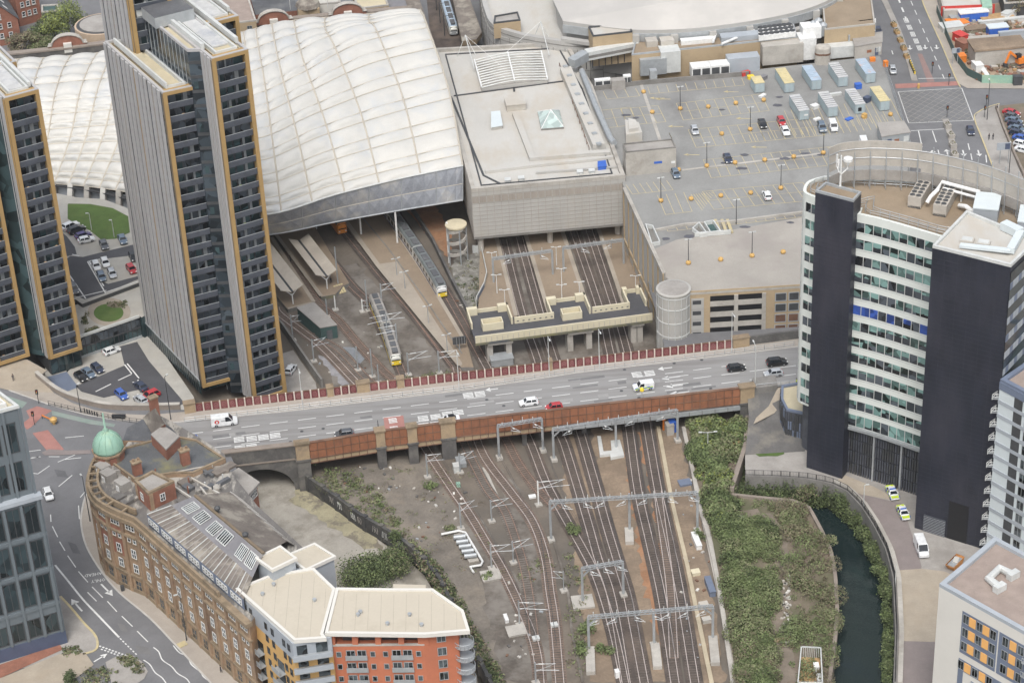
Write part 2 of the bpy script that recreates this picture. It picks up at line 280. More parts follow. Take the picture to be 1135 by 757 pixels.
RLX=RL+[RL[-1]+Vector((-4,-60))]
RR=Ws([(826,528),(860,529),(892,531),(920,536),(939,545),(954,560),(968,581),(983,610),(991,640),(994,700),(992,757)],ZP)
RRX=RR+[RR[-1]+Vector((-1,-60))]
g=G()
P=[Vector((WALLX[-1].x,-900))]+list(reversed(WALLX))+Ws([(330,470),(250,452),(60,452)],0)+[Vector((-190,97)),Vector((90,97))]+Ws([(742,372),(800,395),(872,440)],0)+RLX[1:]+[Vector((RLX[-1].x,-900))]
g.poly(P,0,M['railground']);struct('rail_ground',g)
g=G()
P=Ws([(-80,396),(30,398),(53,411),(43,418),(58,432),(74,441),(99,449),(123,453.5),(158,454.5),(213,454),(345,437),(345,496),(255,503),(280,560),(312,655)],ZS)
P+=[Vector((P[-1].x+8,-180)),Vector((-700,-180)),Vector((-3000,-180)),Vector((-3000,97)),Vector((-190,97)),Vector((-150,60))]
g.poly(P,ZS,M['asphalt']);struct('street',g)
g=G();g.poly([(-3000,-3000),(-60,-3000),(-60,-180.5),(-3000,-180.5)],ZS-.5,M['asphalt']);struct('far_street',g)
g=G()
P=Ws([(737,386),(905,372)],7)+[Vector((210,-25)),Vector((3000,-25)),Vector((3000,4500)),Vector((-3000,4500)),Vector((-3000,97.2)),Vector((30,97.2)),W2(690,200,7)]
g.poly(P,7,M['asphalt']);struct('city_ground',g)
g=G()
P=RRX+[Vector((RRX[-1].x,-900)),Vector((3000,-900)),Vector((3000,-25.2)),Vector((210,-25.2))]+Ws([(905,440),(842,470),(826,500)],ZP)
g.poly(P,ZP,M['pave_grey']);struct('riverside_path',g)
g=G()
P=RLX[1:]+[Vector((RLX[-1].x,-900)),Vector((RRX[-1].x,-900))]+list(reversed(RRX))
g.poly([*offset(RLX[1:],-2),*reversed(offset(RRX,2))],-3.4,M['water']);struct('river',g)
def sheet(name,pts,z,mt,kind='structure',rag=0,seed=1,step=1.6):
 g=G();g.poly(ragged(pts,rag,step,seed)if rag else pts,z,mt);return tag(g.build(name),kind=kind)
sheet('path_paving',Ws([(947,551),(963,566),(985,600),(995,640),(1020,630),(1043,640),(1022,628),(1008,590),(990,560),(975,538),(955,533)],ZP)[:0]or Ws([(940,543),(957,548),(1000,558),(1020,622),(1022,630),(996,632),(985,606),(969,577),(955,557)],ZP),ZP+.02,M['redpave'])
sheet('path_paving',Ws([(995,632),(1022,630),(1046,632),(1060,640),(1060,712),(1001,710),(1000,670)],ZP),ZP+.025,M['tanpave'])
sheet('path_paving',Ws([(1001,710),(1060,712),(1060,790),(999,790)],ZP),ZP+.02,M['redpave'])
sheet('path_paving',Ws([(1021,630),(1024,617),(1100,617),(1100,650),(1046,633)],ZP),ZP+.03,M['pave_grey'])
sheet('forecourt_paving',Ws([(935,526),(970,540),(1000,556),(955,548),(938,541),(925,536)],ZP),ZP+.035,M['tanpave'])
def slope(name,pts,mt):
 g=G();v=[W(x,y,z)for x,y,z in pts]
 t=tessellate_polygon([[Vector((q.x,q.y,0))for q in v]]);g.add(v,[tuple(k)for k in t],mt);return tag(g.build(name),kind='structure')
slope('sloping_bank',[(828,432,7.6),(895,424,7.6),(900,470,3.2),(892,500,2.05),(826,504,2.05),(830,462,4.2)],mat('bank_asphalt',(.13,.125,.12),.9,.2,.2,stain=(.24,.22,.18),samt=.8,sscale=.15))
slope('bank_path',[(862,430,7.66),(880,427,7.66),(872,442,6.1),(858,458,4.7),(835,470,4),(838,463,4.5),(852,450,5.6)],M['tanpave'])
sheet('bank_grass',Ws([(837,503),(870,497),(868,504),(842,507)],ZP),ZP+.06,M['grass'],rag=.3)
sheet('gravel_area',Ws([(345,530),(450,505),(490,520),(515,575),(545,640),(575,700),(585,757),(545,757),(505,680),(470,622),(420,585)],0),.03,M['gravel'],rag=.8,seed=2)
sheet('gravel_area',Ws([(515,560),(545,590),(585,660),(595,757),(560,757),(535,660)],0),.05,M['gravel_dark'],rag=.7,seed=5)
sheet('gravel_area',Ws([(555,520),(580,545),(604,600),(613,660),(620,757),(606,757),(596,690),(578,620),(560,575)],0),.05,M['gravel_dark'],rag=.5,seed=6)
sheet('gravel_area',Ws([(622,480),(640,480),(700,757),(655,757),(640,640),(628,570)],0),.04,M['gravel_tan'],rag=.6,seed=8)
sheet('gravel_area',Ws([(655,475),(700,475),(738,660),(752,757),(712,757),(690,640),(668,560)],0),.045,M['gravel_tan'],rag=.6,seed=9)
sheet('gravel_area',Ws([(723,475),(750,475),(775,570),(805,757),(772,757),(750,640),(738,560)],0),.045,M['gravel_tan'],rag=.5,seed=10)
sheet('rusty_gravel',Ws([(690,478),(699,480),(720,590),(738,680),(745,740),(728,700),(712,640),(700,560)],0),.07,M['rustground'],rag=.9,seed=3)
sheet('rusty_gravel',Ws([(706,478),(716,478),(734,570),(752,650),(757,720),(748,690),(738,640),(724,570)],0),.07,M['rustground'],rag=.5,seed=4)
sheet('gravel_area',Ws([(330,320),(395,290),(430,330),(505,412),(440,425),(370,428)],0),.03,M['gravel_dark'],rag=.8,seed=12)
sheet('gravel_area',Ws([(530,270),(700,250),(728,392),(525,408),(505,330)],0),.03,M['gravel_dark'],rag=.4,seed=13)
sheet('wet_patch',Ws([(375,386),(392,384),(405,394),(400,402),(385,402),(374,396)],0),.06,mat('wet_gravel',(.20,.21,.22),.3,.2,.4),rag=.5,seed=3)
sheet('wet_patch',Ws([(355,392),(366,396),(385,412),(405,425),(380,427),(360,410)],0),.05,mat('pale_ballast',(.27,.26,.265),.8,.2,.5),rag=.8,seed=4)
g=G()
P=[p+Vector((0,0))for p in Ws([(344,536),(372,556),(424,591),(447,606),(470,627),(500,680),(545,780)],0)]+Ws([(520,800),(250,800),(235,600),(240,520),(330,515)],ZY)
g.poly(P,ZY,mat('yard_ground',(.36,.335,.29),.95,.14,.2,stain=(.22,.2,.165),samt=.85,sscale=.13,sth=(.48,.6)));struct('yard',g)
sheet('yard_stains',Ws([(330,540),(352,548),(420,596),(424,610),(400,607),(350,572),(322,555)],ZY),ZY+.03,mat('yard_moss',(.33,.30,.20),.95,.2,.3,stain=(.16,.14,.11),samt=.9,sscale=.25,sth=(.48,.56)),rag=.6)
SCRUB=Ws([(757,478),(770,468),(822,470),(826,482),(822,503),(808,549),(840,552.5),(878,556),(897,564),(911,590),(921,612),(926,640),(928,680),(925,715),(919,765),(818,765),(806,690),(790,600),(776,545)],.3)
sheet('scrub_bank',SCRUB,.35,M['soil'])
sheet('dirt_track',Ws([(812,564),(852,566),(872,585),(880,620),(874,660),(876,700),(884,757),(860,757),(855,690),(857,640),(858,612),(843,584)],.4),.4,mat('dirt',(.205,.17,.135),.95,.2,.3,stain=(.15,.13,.09),samt=.8),rag=1.0)
sheet('verge',Ws([(757,476),(762,476),(780,560),(800,640),(822,757),(812,757),(793,650),(776,570)],0),.3,M['concrete'])
def bl(x,off=0):return 464-.1263*(x-343)+off
g=G()
P=Ws([(185,471),(213,454.5),(812,385),(905,371),(905,424),(822,431.6),(600,459.2),(345,493),(250,502.5)],ZS)
g.poly(P,ZS+.03,M['asphalt_bridge']);struct('bridge_road',g)
g=G()
top=Ws([(60,436),(80,447),(105,455),(130,459),(165,460.5),(213,456),(320,443),(520,419),(640,404),(812,385),(905,371)],ZS)
low=Ws([(10,433),(55,449),(95,460),(130,466),(165,470),(200,468),(320,456),(520,432),(640,413.5),(812,393.5),(905,382)],ZS)
g.poly(top+list(reversed(low)),ZS+.13,M['pavement']);struct('pavement',g)
g=G();g.strip(low,.3,ZS+.05,M['kerb'],.12);struct('kerb',g)
g=G();g.poly(Ws([(-60,398),(30,399),(52,411),(43,418),(58,434),(60,436),(10,433),(-60,416)],ZS),ZS+.12,M['tanpave']);struct('pavement',g)
g=G();nf=Ws([(250,500),(345,490.5),(600,456.8),(822,429.4),(895,423)],ZS);g.strip(nf,1.0,ZS+.05,M['pave_grey'],.1);struct('pavement',g)
def dash(g,p,q,z,w=.2,mt='white_line'):g.strip([W2(*p,z),W2(*q,z)],w,z,M[mt])
mk=G();z=ZS+.05
for off in(0,9.2,18.6):
 x=205.0
 while x<868:
  if not(off>15 and(x<230))and not(off==0 and x>800):dash(mk,(x,bl(x,off)),(x+20,bl(x+20,off)),z)
  x+=31.3
for off in(4.5,13.5):
 dash(mk,(735,bl(735,off)),(763,bl(763,off)),z,.22)
def arrow(g,p,q,z,w=.35,head=1.6,mt='white_line',turn=0):
 a,b=W2(*p,z),W2(*q,z);d=(b-a).normalized();n=Vector((-d.y,d.x));L=(b-a).length
 g.strip([a,b-d*L*.3],w*.7,z,M[mt]);t=b-d*L*.38
 g.add([V3(t+n*head*.5,z),V3(t-n*head*.5,z),V3(b,z)],[(0,1,2)],M[mt])
 if turn:g.strip([a+d*L*.45,a+d*L*.45+n*turn*1.4+d*.8],w*.8,z,M[mt])
for x0,x1,off in((729,745,-6),(733,754,5),(738,757,14.5),(742,764,23),(538,552,-7)):arrow(mk,(x1,bl(x1,off)),(x0,bl(x0,off)),z,.4)
def wordblock(g,x,y,z,L=2.0,Wd=1.5,ang=None,mt='white_line'):
 c=W2(x,y,z);d=ang or Vector((math.cos(R(8.5)),math.sin(R(8.5))));n=Vector((-d.y,d.x))
 for k in range(4):
  o=c+n*(k-1.5)*Wd/4*1.05;g.strip([o-d*L/2,o+d*L/2],Wd/4*.62,z,M[mt])
  for e in(-.45,.0 if k%2 else .45):g.strip([o+d*L*e-n*Wd*.1,o+d*L*e+n*Wd*.1],.3,z+.004,M[mt])
for x,y in((265,487),(279,486),(292,484.5),(305,482.5),(266,496.5),(279,495),(469,463.5),(483,462),(496,459),(508,457),(470,471.5),(483,470),(519,438),(532,436.5),(706,415),(720,413.5)):
 wordblock(mk,x,y,z,2.1,2.0)
for x,y in((435.5,466),(437,475)):wordblock(mk,x,y,z+.03,1.6,1.9)
for p,q in(((30,500.5),(45,498.5)),((35,507),(43,506.5)),((34,524),(42,525)),((42,525),(55,516)),((64,512),(83,504)),((72,485),(93,483)),((65,539),(80,526.5)),((56,570),(56.5,578)),((58,583),(64,595)),((66,600),(72,610)),((75,615.5),(84,628.5)),((87,633),(97.5,645)),((102,650),(114,662)),((97,656),(107,666)),((119,666),(129.5,677.5)),((135,682.5),(147,694)),((152,699),(164,711)),((87,560),(88,575)),((89,551),(94,545)),((33,508),(45,506)),((72,509),(90,507)),((54,506),(66,506))):dash(mk,p,q,z)
mk.strip(smooth(Ws([(61,626),(75,643),(92,664),(111,684),(132,706)],z),5),.38,z,M['white_line'])
for i in range(7):dash(mk,(133+i*2.8,707+i*2.75),(134.6+i*2.8,708.6+i*2.75),z,.25)
for i in range(9):dash(mk,(110+i*3.5,715.5+i*1.25),(112+i*3.5,716.2+i*1.25),z,.35);dash(mk,(112+i*3.5,719+i*1.25),(114+i*3.5,719.7+i*1.25),z,.3)
mk.strip(smooth(Ws([(170,717),(176,722),(180,731),(190,738),(197,746),(207,752),(212,760)],z),4),.22,z,M['white_line'])
mk.strip(smooth(Ws([(192,715),(199,723),(208,727),(212,736),(222,744),(226,750),(236,757)],z),4),.22,z,M['white_line'])
mk.strip(smooth(Ws([(159,731),(166,736),(172,745),(180,751),(186,760)],z),4),.22,z,M['white_line'])
arrow(mk,(112,647),(125,660),z,.5,1.7);arrow(mk,(91,677),(79,663.5),z,.5,1.7);arrow(mk,(104,733),(119,724),z,.4,1.3)
tag(mk.build('road_markings'),kind='structure')
def ground_text(txt,x,y,z,d,size,mt,stretch=1.6):
 cu=bpy.data.curves.new('t','FONT');cu.body=txt;cu.align_x='CENTER';cu.align_y='CENTER';cu.size=size;cu.resolution_u=1
 o=bpy.data.objects.new('t',cu);COL.objects.link(o);bpy.context.view_layer.update()
 me=bpy.data.meshes.new_from_object(o.evaluated_get(bpy.context.evaluated_depsgraph_get()));bpy.data.objects.remove(o)
 c=W2(x,y,z);d=Vector(d).normalized();n=Vector((-d.y,d.x));gg=G()
 gg.add([V3(c+d*v.co.x+n*v.co.y*stretch,z)for v in me.vertices],[tuple(p.vertices)for p in me.polygons],M[mt]);bpy.data.meshes.remove(me);return gg
dirr=(W2(114,640,ZS)-W2(96,643,ZS))
for w,x,y in(('AHEAD',103.3,636.3),('ONLY',109,643)):
 tag(ground_text(w,x,y,ZS+.05,-dirr,1.05,'white_line',1.25).build('road_lettering'),kind='structure')
zz=ZS+.035
sheet('red_crossing',Ws([(29,455),(41,450),(58,455),(46,462),(35,473),(30,476),(24,470),(33,463)],zz),zz,M['red_road'])
sheet('red_crossing',Ws([(36,480),(53,476.5),(71,498),(55,503)],zz),zz,M['red_road'])
sheet('red_crossing',Ws([(425,463),(447,460.5),(449,475.5),(427,478)],zz),zz+.02,M['red_road'])
sheet('green_cycle_lane',Ws([(0,437),(12,440),(30,446),(22,455),(0,448)],zz),zz,M['green_road'])
sheet('green_cycle_lane',Ws([(57,455),(70,458),(100,465),(128,470),(126,473),(100,470),(58,460)],zz),zz,M['green_road'])
sheet('pavement',Ws([(100,545),(95,550),(91,565),(90,581),(96,606),(113,634),(132.5,657),(166,685),(194.5,714.6),(234,757),(250,775),(290,775),(290,700),(200,620),(140,560),(118,540)],ZS),ZS+.12,M['pavement'])
g=G();g.strip(smooth(Ws([(100,545),(95,550),(91,565),(90,581),(96,606),(113,634),(132.5,657),(166,685),(194.5,714.6),(234,757)],ZS),4),.35,ZS+.03,M['kerb'],.11);struct('kerb',g)
sheet('pavement',Ws([(67,661),(80,675),(93,690.6),(104,702),(108,711),(106,720),(92,725),(60,735),(0,745),(-60,700),(-30,640)],ZS),ZS+.11,M['pave_grey'])
g=G();g.strip(smooth(Ws([(67,661),(80,675),(93,690.6),(104,702),(108,711),(106,720),(92,725)],ZS),4),.45,ZS+.03,M['yellow_line'],.11);struct('kerb',g)
sheet('garden_path',Ws([(-20,770),(0,752),(66,725),(95,724),(104,737),(84,752),(74,775)],ZS),ZS+.14,M['tanpave'])
sheet('red_paving',Ws([(-20,757),(0,737),(66,714),(70,720),(0,752),(-20,770)],ZS),ZS+.16,M['redbrick'])
sheet('pavement',Ws([(117,734),(128,728),(146,725.5),(157,733),(164,744),(160,752),(146,762),(125,762)],ZS),ZS+.11,M['pave_grey'])
sheet('traffic_island',Ws([(46,502),(54,498),(75,499.5),(100,499),(101,503),(72,504.5),(50,505)],ZS),ZS+.1,M['redpave'])
LOT=Ws([(40,225),(60,214),(85,219),(115,221),(165,240),(175,300),(158,312),(91,337),(84,332),(60,330)],ZLOT)
g=G();g.prism(LOT,7.5,ZLOT,M['metal_dark'],M['podium']);struct('podium_car_park',g)
sheet('lawn',Ws([(75,227),(76,226),(100,226.5),(125,231),(142,240),(144,258),(128,265),(112,266),(100,256),(75,243)],ZLOT),ZLOT+.05,M['grass'])
sheet('lot_road',Ws([(92,285),(145,272),(165,268),(165,305),(150,311),(117,325),(94,332),(84,328),(70,290),(78,284)],ZLOT),ZLOT+.03,M['asphalt_dark'])
sheet('lot_road',Ws([(60,252),(74,262),(83,274),(85,282),(70,285),(60,280)],ZLOT),ZLOT+.03,M['asphalt_dark'])
sheet('parking_bay',Ws([(100,289),(143,284),(165,281),(165,303),(120,315),(113,312)],ZLOT),ZLOT+.05,M['podium'])
g=G();z=ZLOT+.07
for p,q in(((97,290),(117,325)),((99,290),(115,317)),((117,324),(165,308)),((77,305),(95,331)),((84,330),(118,322)),((80,282),(88,284)),((97,290),(112,287))):dash(g,p,q,z,.3)
tag(g.build('bay_markings'),kind='structure')
PODG=Ws([(60,345),(90,336),(165,308),(175,340),(157,352),(154,350),(88,373),(70,390)],ZPOD)
g=G();g.prism(PODG,3,ZPOD,M['green_glass'],M['podium']);struct('podium_garden',g)
def ellipse(x,y,a,b,n=24):return[(x+a*math.cos(2*math.pi*i/n),y+b*math.sin(2*math.pi*i/n))for i in range(n)]
sheet('garden_ring',Ws(ellipse(121,346,24,15.5),ZPOD),ZPOD+.04,M['platform_pale'])
sheet('garden_lawn',Ws(ellipse(120.5,347,16.5,10),ZPOD),ZPOD+.08,M['grass'])
sheet('planting',Ws(ellipse(128,338,11,4),ZPOD),ZPOD+.1,M['soil'],rag=.2)
sheet('planting',Ws([(92,352),(96,350),(97,356),(92,360)],ZPOD),ZPOD+.1,M['soil'])
sheet('planting',Ws([(93,368),(105,361),(112,364),(97,370)],ZPOD),ZPOD+.1,M['soil'])
g=G();g.poly(Ws([(50,396),(92,384),(160,360),(215,440),(215,456),(158,458),(99,452),(58,436),(50,425)],ZCY),ZCY,M['podium']);struct('car_yard',g)
sheet('yard_road',Ws([(133,384),(152,379),(165,400),(205,447),(196,451),(178,448),(162,430),(115,441),(90,434),(84,428),(138,405)],ZCY),ZCY+.03,M['asphalt_dark'])
g=G();z=ZCY+.05
for p,q in(((106,434),(123,425.5)),((131,421.5),(146,414.5)),((138,404),(146,414)),((141,403),(154,419))):dash(g,p,q,z,.3)
tag(g.build('bay_markings'),kind='structure')
sheet('tinted_paving',Ws([(52,418),(74,412),(87,429),(70,436)],ZCY),ZCY+.03,M['blue_panel'])
sheet('lot_ground',Ws([(312,392),(325,388),(350,424),(352,436),(318,436)],.1),.1,M['pave_grey'])
rr=random.Random(17);pm=mat('road_patch',(.165,.163,.162),.9,.12,.4);pm2=mat('road_patch_pale',(.30,.295,.285),.9,.1,.4)
for i in range(22):
 x=rr.uniform(225,790);off=rr.choice((-7,2,5,14,20));L=rr.uniform(6,28);h=rr.uniform(1.5,4)
 sheet('road_patch',Ws([(x,bl(x,off)),(x+L,bl(x+L,off)),(x+L+1,bl(x+L,off+h)),(x+1,bl(x,off+h))],ZS+.034),ZS+.034+i*.0006,pm if i%3 else pm2)
for i in range(16):
 x=rr.uniform(230,800);c=W(x,bl(x,rr.choice((-10,4,13,23))),ZS);sheet('drain_cover',[(c.x+.4*math.cos(a),c.y+.4*math.sin(a))for a in range(7)],ZS+.04,M['metal_dark'])
for i,(x,y,a,b)in enumerate(((105,600,12,22),(130,690,8,10),(75,600,9,14),(150,715,14,10),(60,520,12,9))):
 sheet('road_patch',Ws([(x,y),(x+a,y+b*.2),(x+a+b*.4,y+b),(x+b*.4,y+b*.9)],ZS+.02),ZS+.02+i*.0007,mat('street_patch',(.115,.115,.12),.9,.12,.4)if i%2==0 else pm)
def proto(g):
 o=g.build('p',local=True);me=o.data;bpy.data.objects.remove(o);return me
def win_mesh(w,h,fm='white_steel',gm='window_glass',mx=1,mz=1,fr=.1,sill=None,dep=.08):
 g=G()
 g.quad((-w/2,-.03,-h/2),(w/2,-.03,-h/2),(w/2,-.03,h/2),(-w/2,-.03,h/2),M[gm])
 f=M[fm]
 for x in(-w/2,w/2):g.box((x,-dep/2,0),(fr,dep,h+fr),f)
 for z in(-h/2,h/2):g.box((0,-dep/2,z),(w+fr,dep,fr),f)
 for i in range(1,mx):g.box((-w/2+w*i/mx,-dep/2,0),(fr*.7,dep,h),f)
 for i in range(1,mz):g.box((0,-dep/2,-h/2+h*i/mz),(w,dep,fr*.7),f)
 if sill:g.box((0,-dep,-h/2-fr),(w+.4,dep*2.2,fr*1.6),M[sill])
 return proto(g)
def mesh_part(me,name,parent,pos,rz=0):
 o=bpy.data.objects.new(name,me);COL.objects.link(o);o.parent=parent
 o.location=Vector(pos)-wl(parent);o.rotation_euler=(0,0,rz);return o
def put_wins(me,root,A,B,us,zs,name='window',out=.0):
 A=Vector(A[:2]);B=Vector(B[:2]);d=(B-A);L=d.length;d.normalize();n=Vector((d.y,-d.x));rz=math.atan2(d.y,d.x)
 for z in zs:
  for u in us:
   p=A+d*(u*L)+n*out;mesh_part(me,name,root,(p.x,p.y,z),rz)
def wall_quad(g,A,B,z0,z1,mt):g.quad(V3(A,z0),V3(B,z0),V3(B,z1),V3(A,z1),mt)
def face_box(g,A,B,u0,u1,z0,z1,d0,d1,mt):
 """box on facade A->B between distances u0,u1 (m), heights, depths d0..d1 outward"""
 A=Vector(A[:2]);B=Vector(B[:2]);d=(B-A).normalized();n=Vector((d.y,-d.x))
 g.prism([A+d*u0+n*d0,A+d*u1+n*d0,A+d*u1+n*d1,A+d*u0+n*d1],z0,z1,mt,bottom=True)
def parapet(g,pts,z,w,h,mt,inset=0):
 P=[Vector((p[0],p[1]))for p in pts];n=len(P)
 if sum(P[i].x*P[(i+1)%n].y-P[(i+1)%n].x*P[i].y for i in range(n))<0:P.reverse()
 Q=inset_poly(P,w)
 for i in range(n):
  j=(i+1)%n;g.prism([P[i],P[j],Q[j],Q[i]],z,z+h,mt)
def inset_poly(P,d):
 n=len(P);out=[]
 for i in range(n):
  a=(P[i]-P[i-1]).normalized();b=(P[(i+1)%n]-P[i]).normalized()
  na=Vector((-a.y,a.x));nb=Vector((-b.y,b.x));k=na+nb
  k=k/max(.25,k.dot(na));out.append(P[i]+k*d)
 return out
def ccw(pts):
 P=[Vector((p[0],p[1]))for p in pts];n=len(P)
 if sum(P[i].x*P[(i+1)%n].y-P[(i+1)%n].x*P[i].y for i in range(n))<0:P.reverse()
 return P
def cen(P,z):return Vector((sum(p[0]for p in P)/len(P),sum(p[1]for p in P)/len(P),z))
rnd=random.Random(11)
def balcony_mesh(w,variant):
 """one recessed storey: glazing behind a dark balcony front; origin at floor, left to right along x"""
 g=G();h=3.0;rr=random.Random(variant)
 g.quad((0,1.25,0),(w,1.25,0),(w,1.25,h),(0,1.25,h),M['dark_glass'])
 for x in(.05,w*.33,w*.62,w-.05):g.box((x,1.2,h/2),(.09,.12,h),M['metal_dark'])
 for x0,x1 in((.1,w*.3),(w*.36,w*.6),(w*.66,w-.15)):
  if rr.random()<.45:
   k=rr.uniform(.2,.5)*(x1-x0);g.box((x0+k/2,1.17,1.6),(k,.05,2.2),M['curtain'])
  if rr.random()<.3:g.box(((x0+x1)/2,1.17,1.7),((x1-x0)*.9,.04,1.9),M['green_glass'])
 g.box((w/2,.62,-.12),(w,1.2,.3),M['balcony_dark'])
 g.box((w/2,.05,.48),(w,.1,1.1),M['balcony_dark'])
 g.box((w/2,.05,1.06),(w,.14,.07),M['metal_grey'])
 if rr.random()<.5:g.box((rr.uniform(.5,w-.5),.5,.5),(.5,.4,.9),M[rr.choice(['metal_pale','wood','leaf'])])
 return proto(g)
BALC={}
def gold_wing(root,fl,fr,back,L,z0,z1,ztop_extra=0,ground=None,fins=True,nf=None):
 """one wing: gold framed balcony front between fl and fr; striped flank running back from fl"""
 fl=Vector(fl[:2]);fr=Vector(fr[:2]);d=(fr-fl);w=d.length;d.normalize();n=Vector((d.y,-d.x));back=back.normalized()
 rz=math.atan2(d.y,d.x);gz=z0 if ground is None else ground
 g=G();core=[fl-n*1.5,fr-n*1.5,fr+back*L,fl+back*L]
 g.prism(core,gz,z1-.4,M['metal_dark'],M['roof_sand'])
 o=g.build('core',root)
 fw=.85
 g=G()
 for a,b in((0,fw),(w-fw,w)):face_box(g,fl,fr,a,b,z0,z1,-1.5,.35,M['gold'])
 face_box(g,fl,fr,fw,w-fw,z1-.8,z1-.01,-1.5,.349,M['gold']);face_box(g,fl,fr,fw,w-fw,z0+.01,z0+.8,-1.5,.349,M['gold'])
 g.build('gold_frame',root)
 nfl=int((z1-z0-1.6)/3.0);sp=(z1-z0-1.6)/nfl
 for k in range(nfl):
  key=(round(w-2*fw,1),rnd.randrange(7))
  if key not in BALC:BALC[key]=balcony_mesh(key[0],key[1]+int(key[0]*100))
  p=fl+d*fw-n*.02;b=mesh_part(BALC[key],'balcony',root,(p.x,p.y,z0+.8+k*sp),rz);b.scale=((w-2*fw)/key[0],1,sp/3.0)
 if ground is not None and ground<z0-.5:
  g=G();face_box(g,fl,fr,.2,w-.2,ground,z0,-1.6,-1.2,M['green_glass'])
  for k in range(5):face_box(g,fl,fr,.2+k*(w-.5)/4,.3+k*(w-.5)/4,ground,z0,-1.2,-1.1,M['metal_dark'])
  g.build('base_glazing',root)
 if fins:
  A=fl+back*L;B=fl;tot=L;g=G();gb=G()
  nn=nf or max(2,int(L/2.35));step=tot/nn;rr=random.Random(3)
  face_box(gb,A,B,0,tot,z0,z1-.5,0,.08,M['brown_clad'])
  for k in range(nn):
   a=k*step+.2;wd=step*(.62 if k%3 else .5)
   face_box(g,A,B,a,a+wd,z0,z1,.08,.42,M['fin_grey'])
   face_box(gb,A,B,a+wd+.06,a+wd+.06+step*.12,z0,z1-.3,.08,.2,M['dark_glass'])
   if k%4==2:face_box(gb,A,B,a+wd+step*.2,a+wd+step*.32,z0,z1-.2,.08,.3,M['gold'])
  gb.build('recess_cladding',root);g.build('cladding_fins',root)
 g=G();P=ccw([fl+n*.3,fr+n*.3,fr+back*L,fl+back*L])
 parapet(g,P,z1-.4,.55,.55,M['fin_grey'])
 Q=inset_poly(P,1.1);parapet(g,Q,z1-.4,.12,.3,M['brown_clad'])
 Q=inset_poly(P,1.6);parapet(g,Q,z1-.4,.4,.9,M['metal_pale'])
 g.build('parapet',root)
def roof_block(root,fl,fr,back,a0,a1,u0,u1,z,h,mt,name,top=None):
 d=(Vector(fr[:2])-Vector(fl[:2])).normalized();fl=Vector(fl[:2]);back=back.normalized();g=G()
 g.prism([fl+d*u0+back*a0,fl+d*u1+back*a0,fl+d*u1+back*a1,fl+d*u0+back*a1],z,z+h,M[mt],M[top]if top else None);return g.build(name,root)
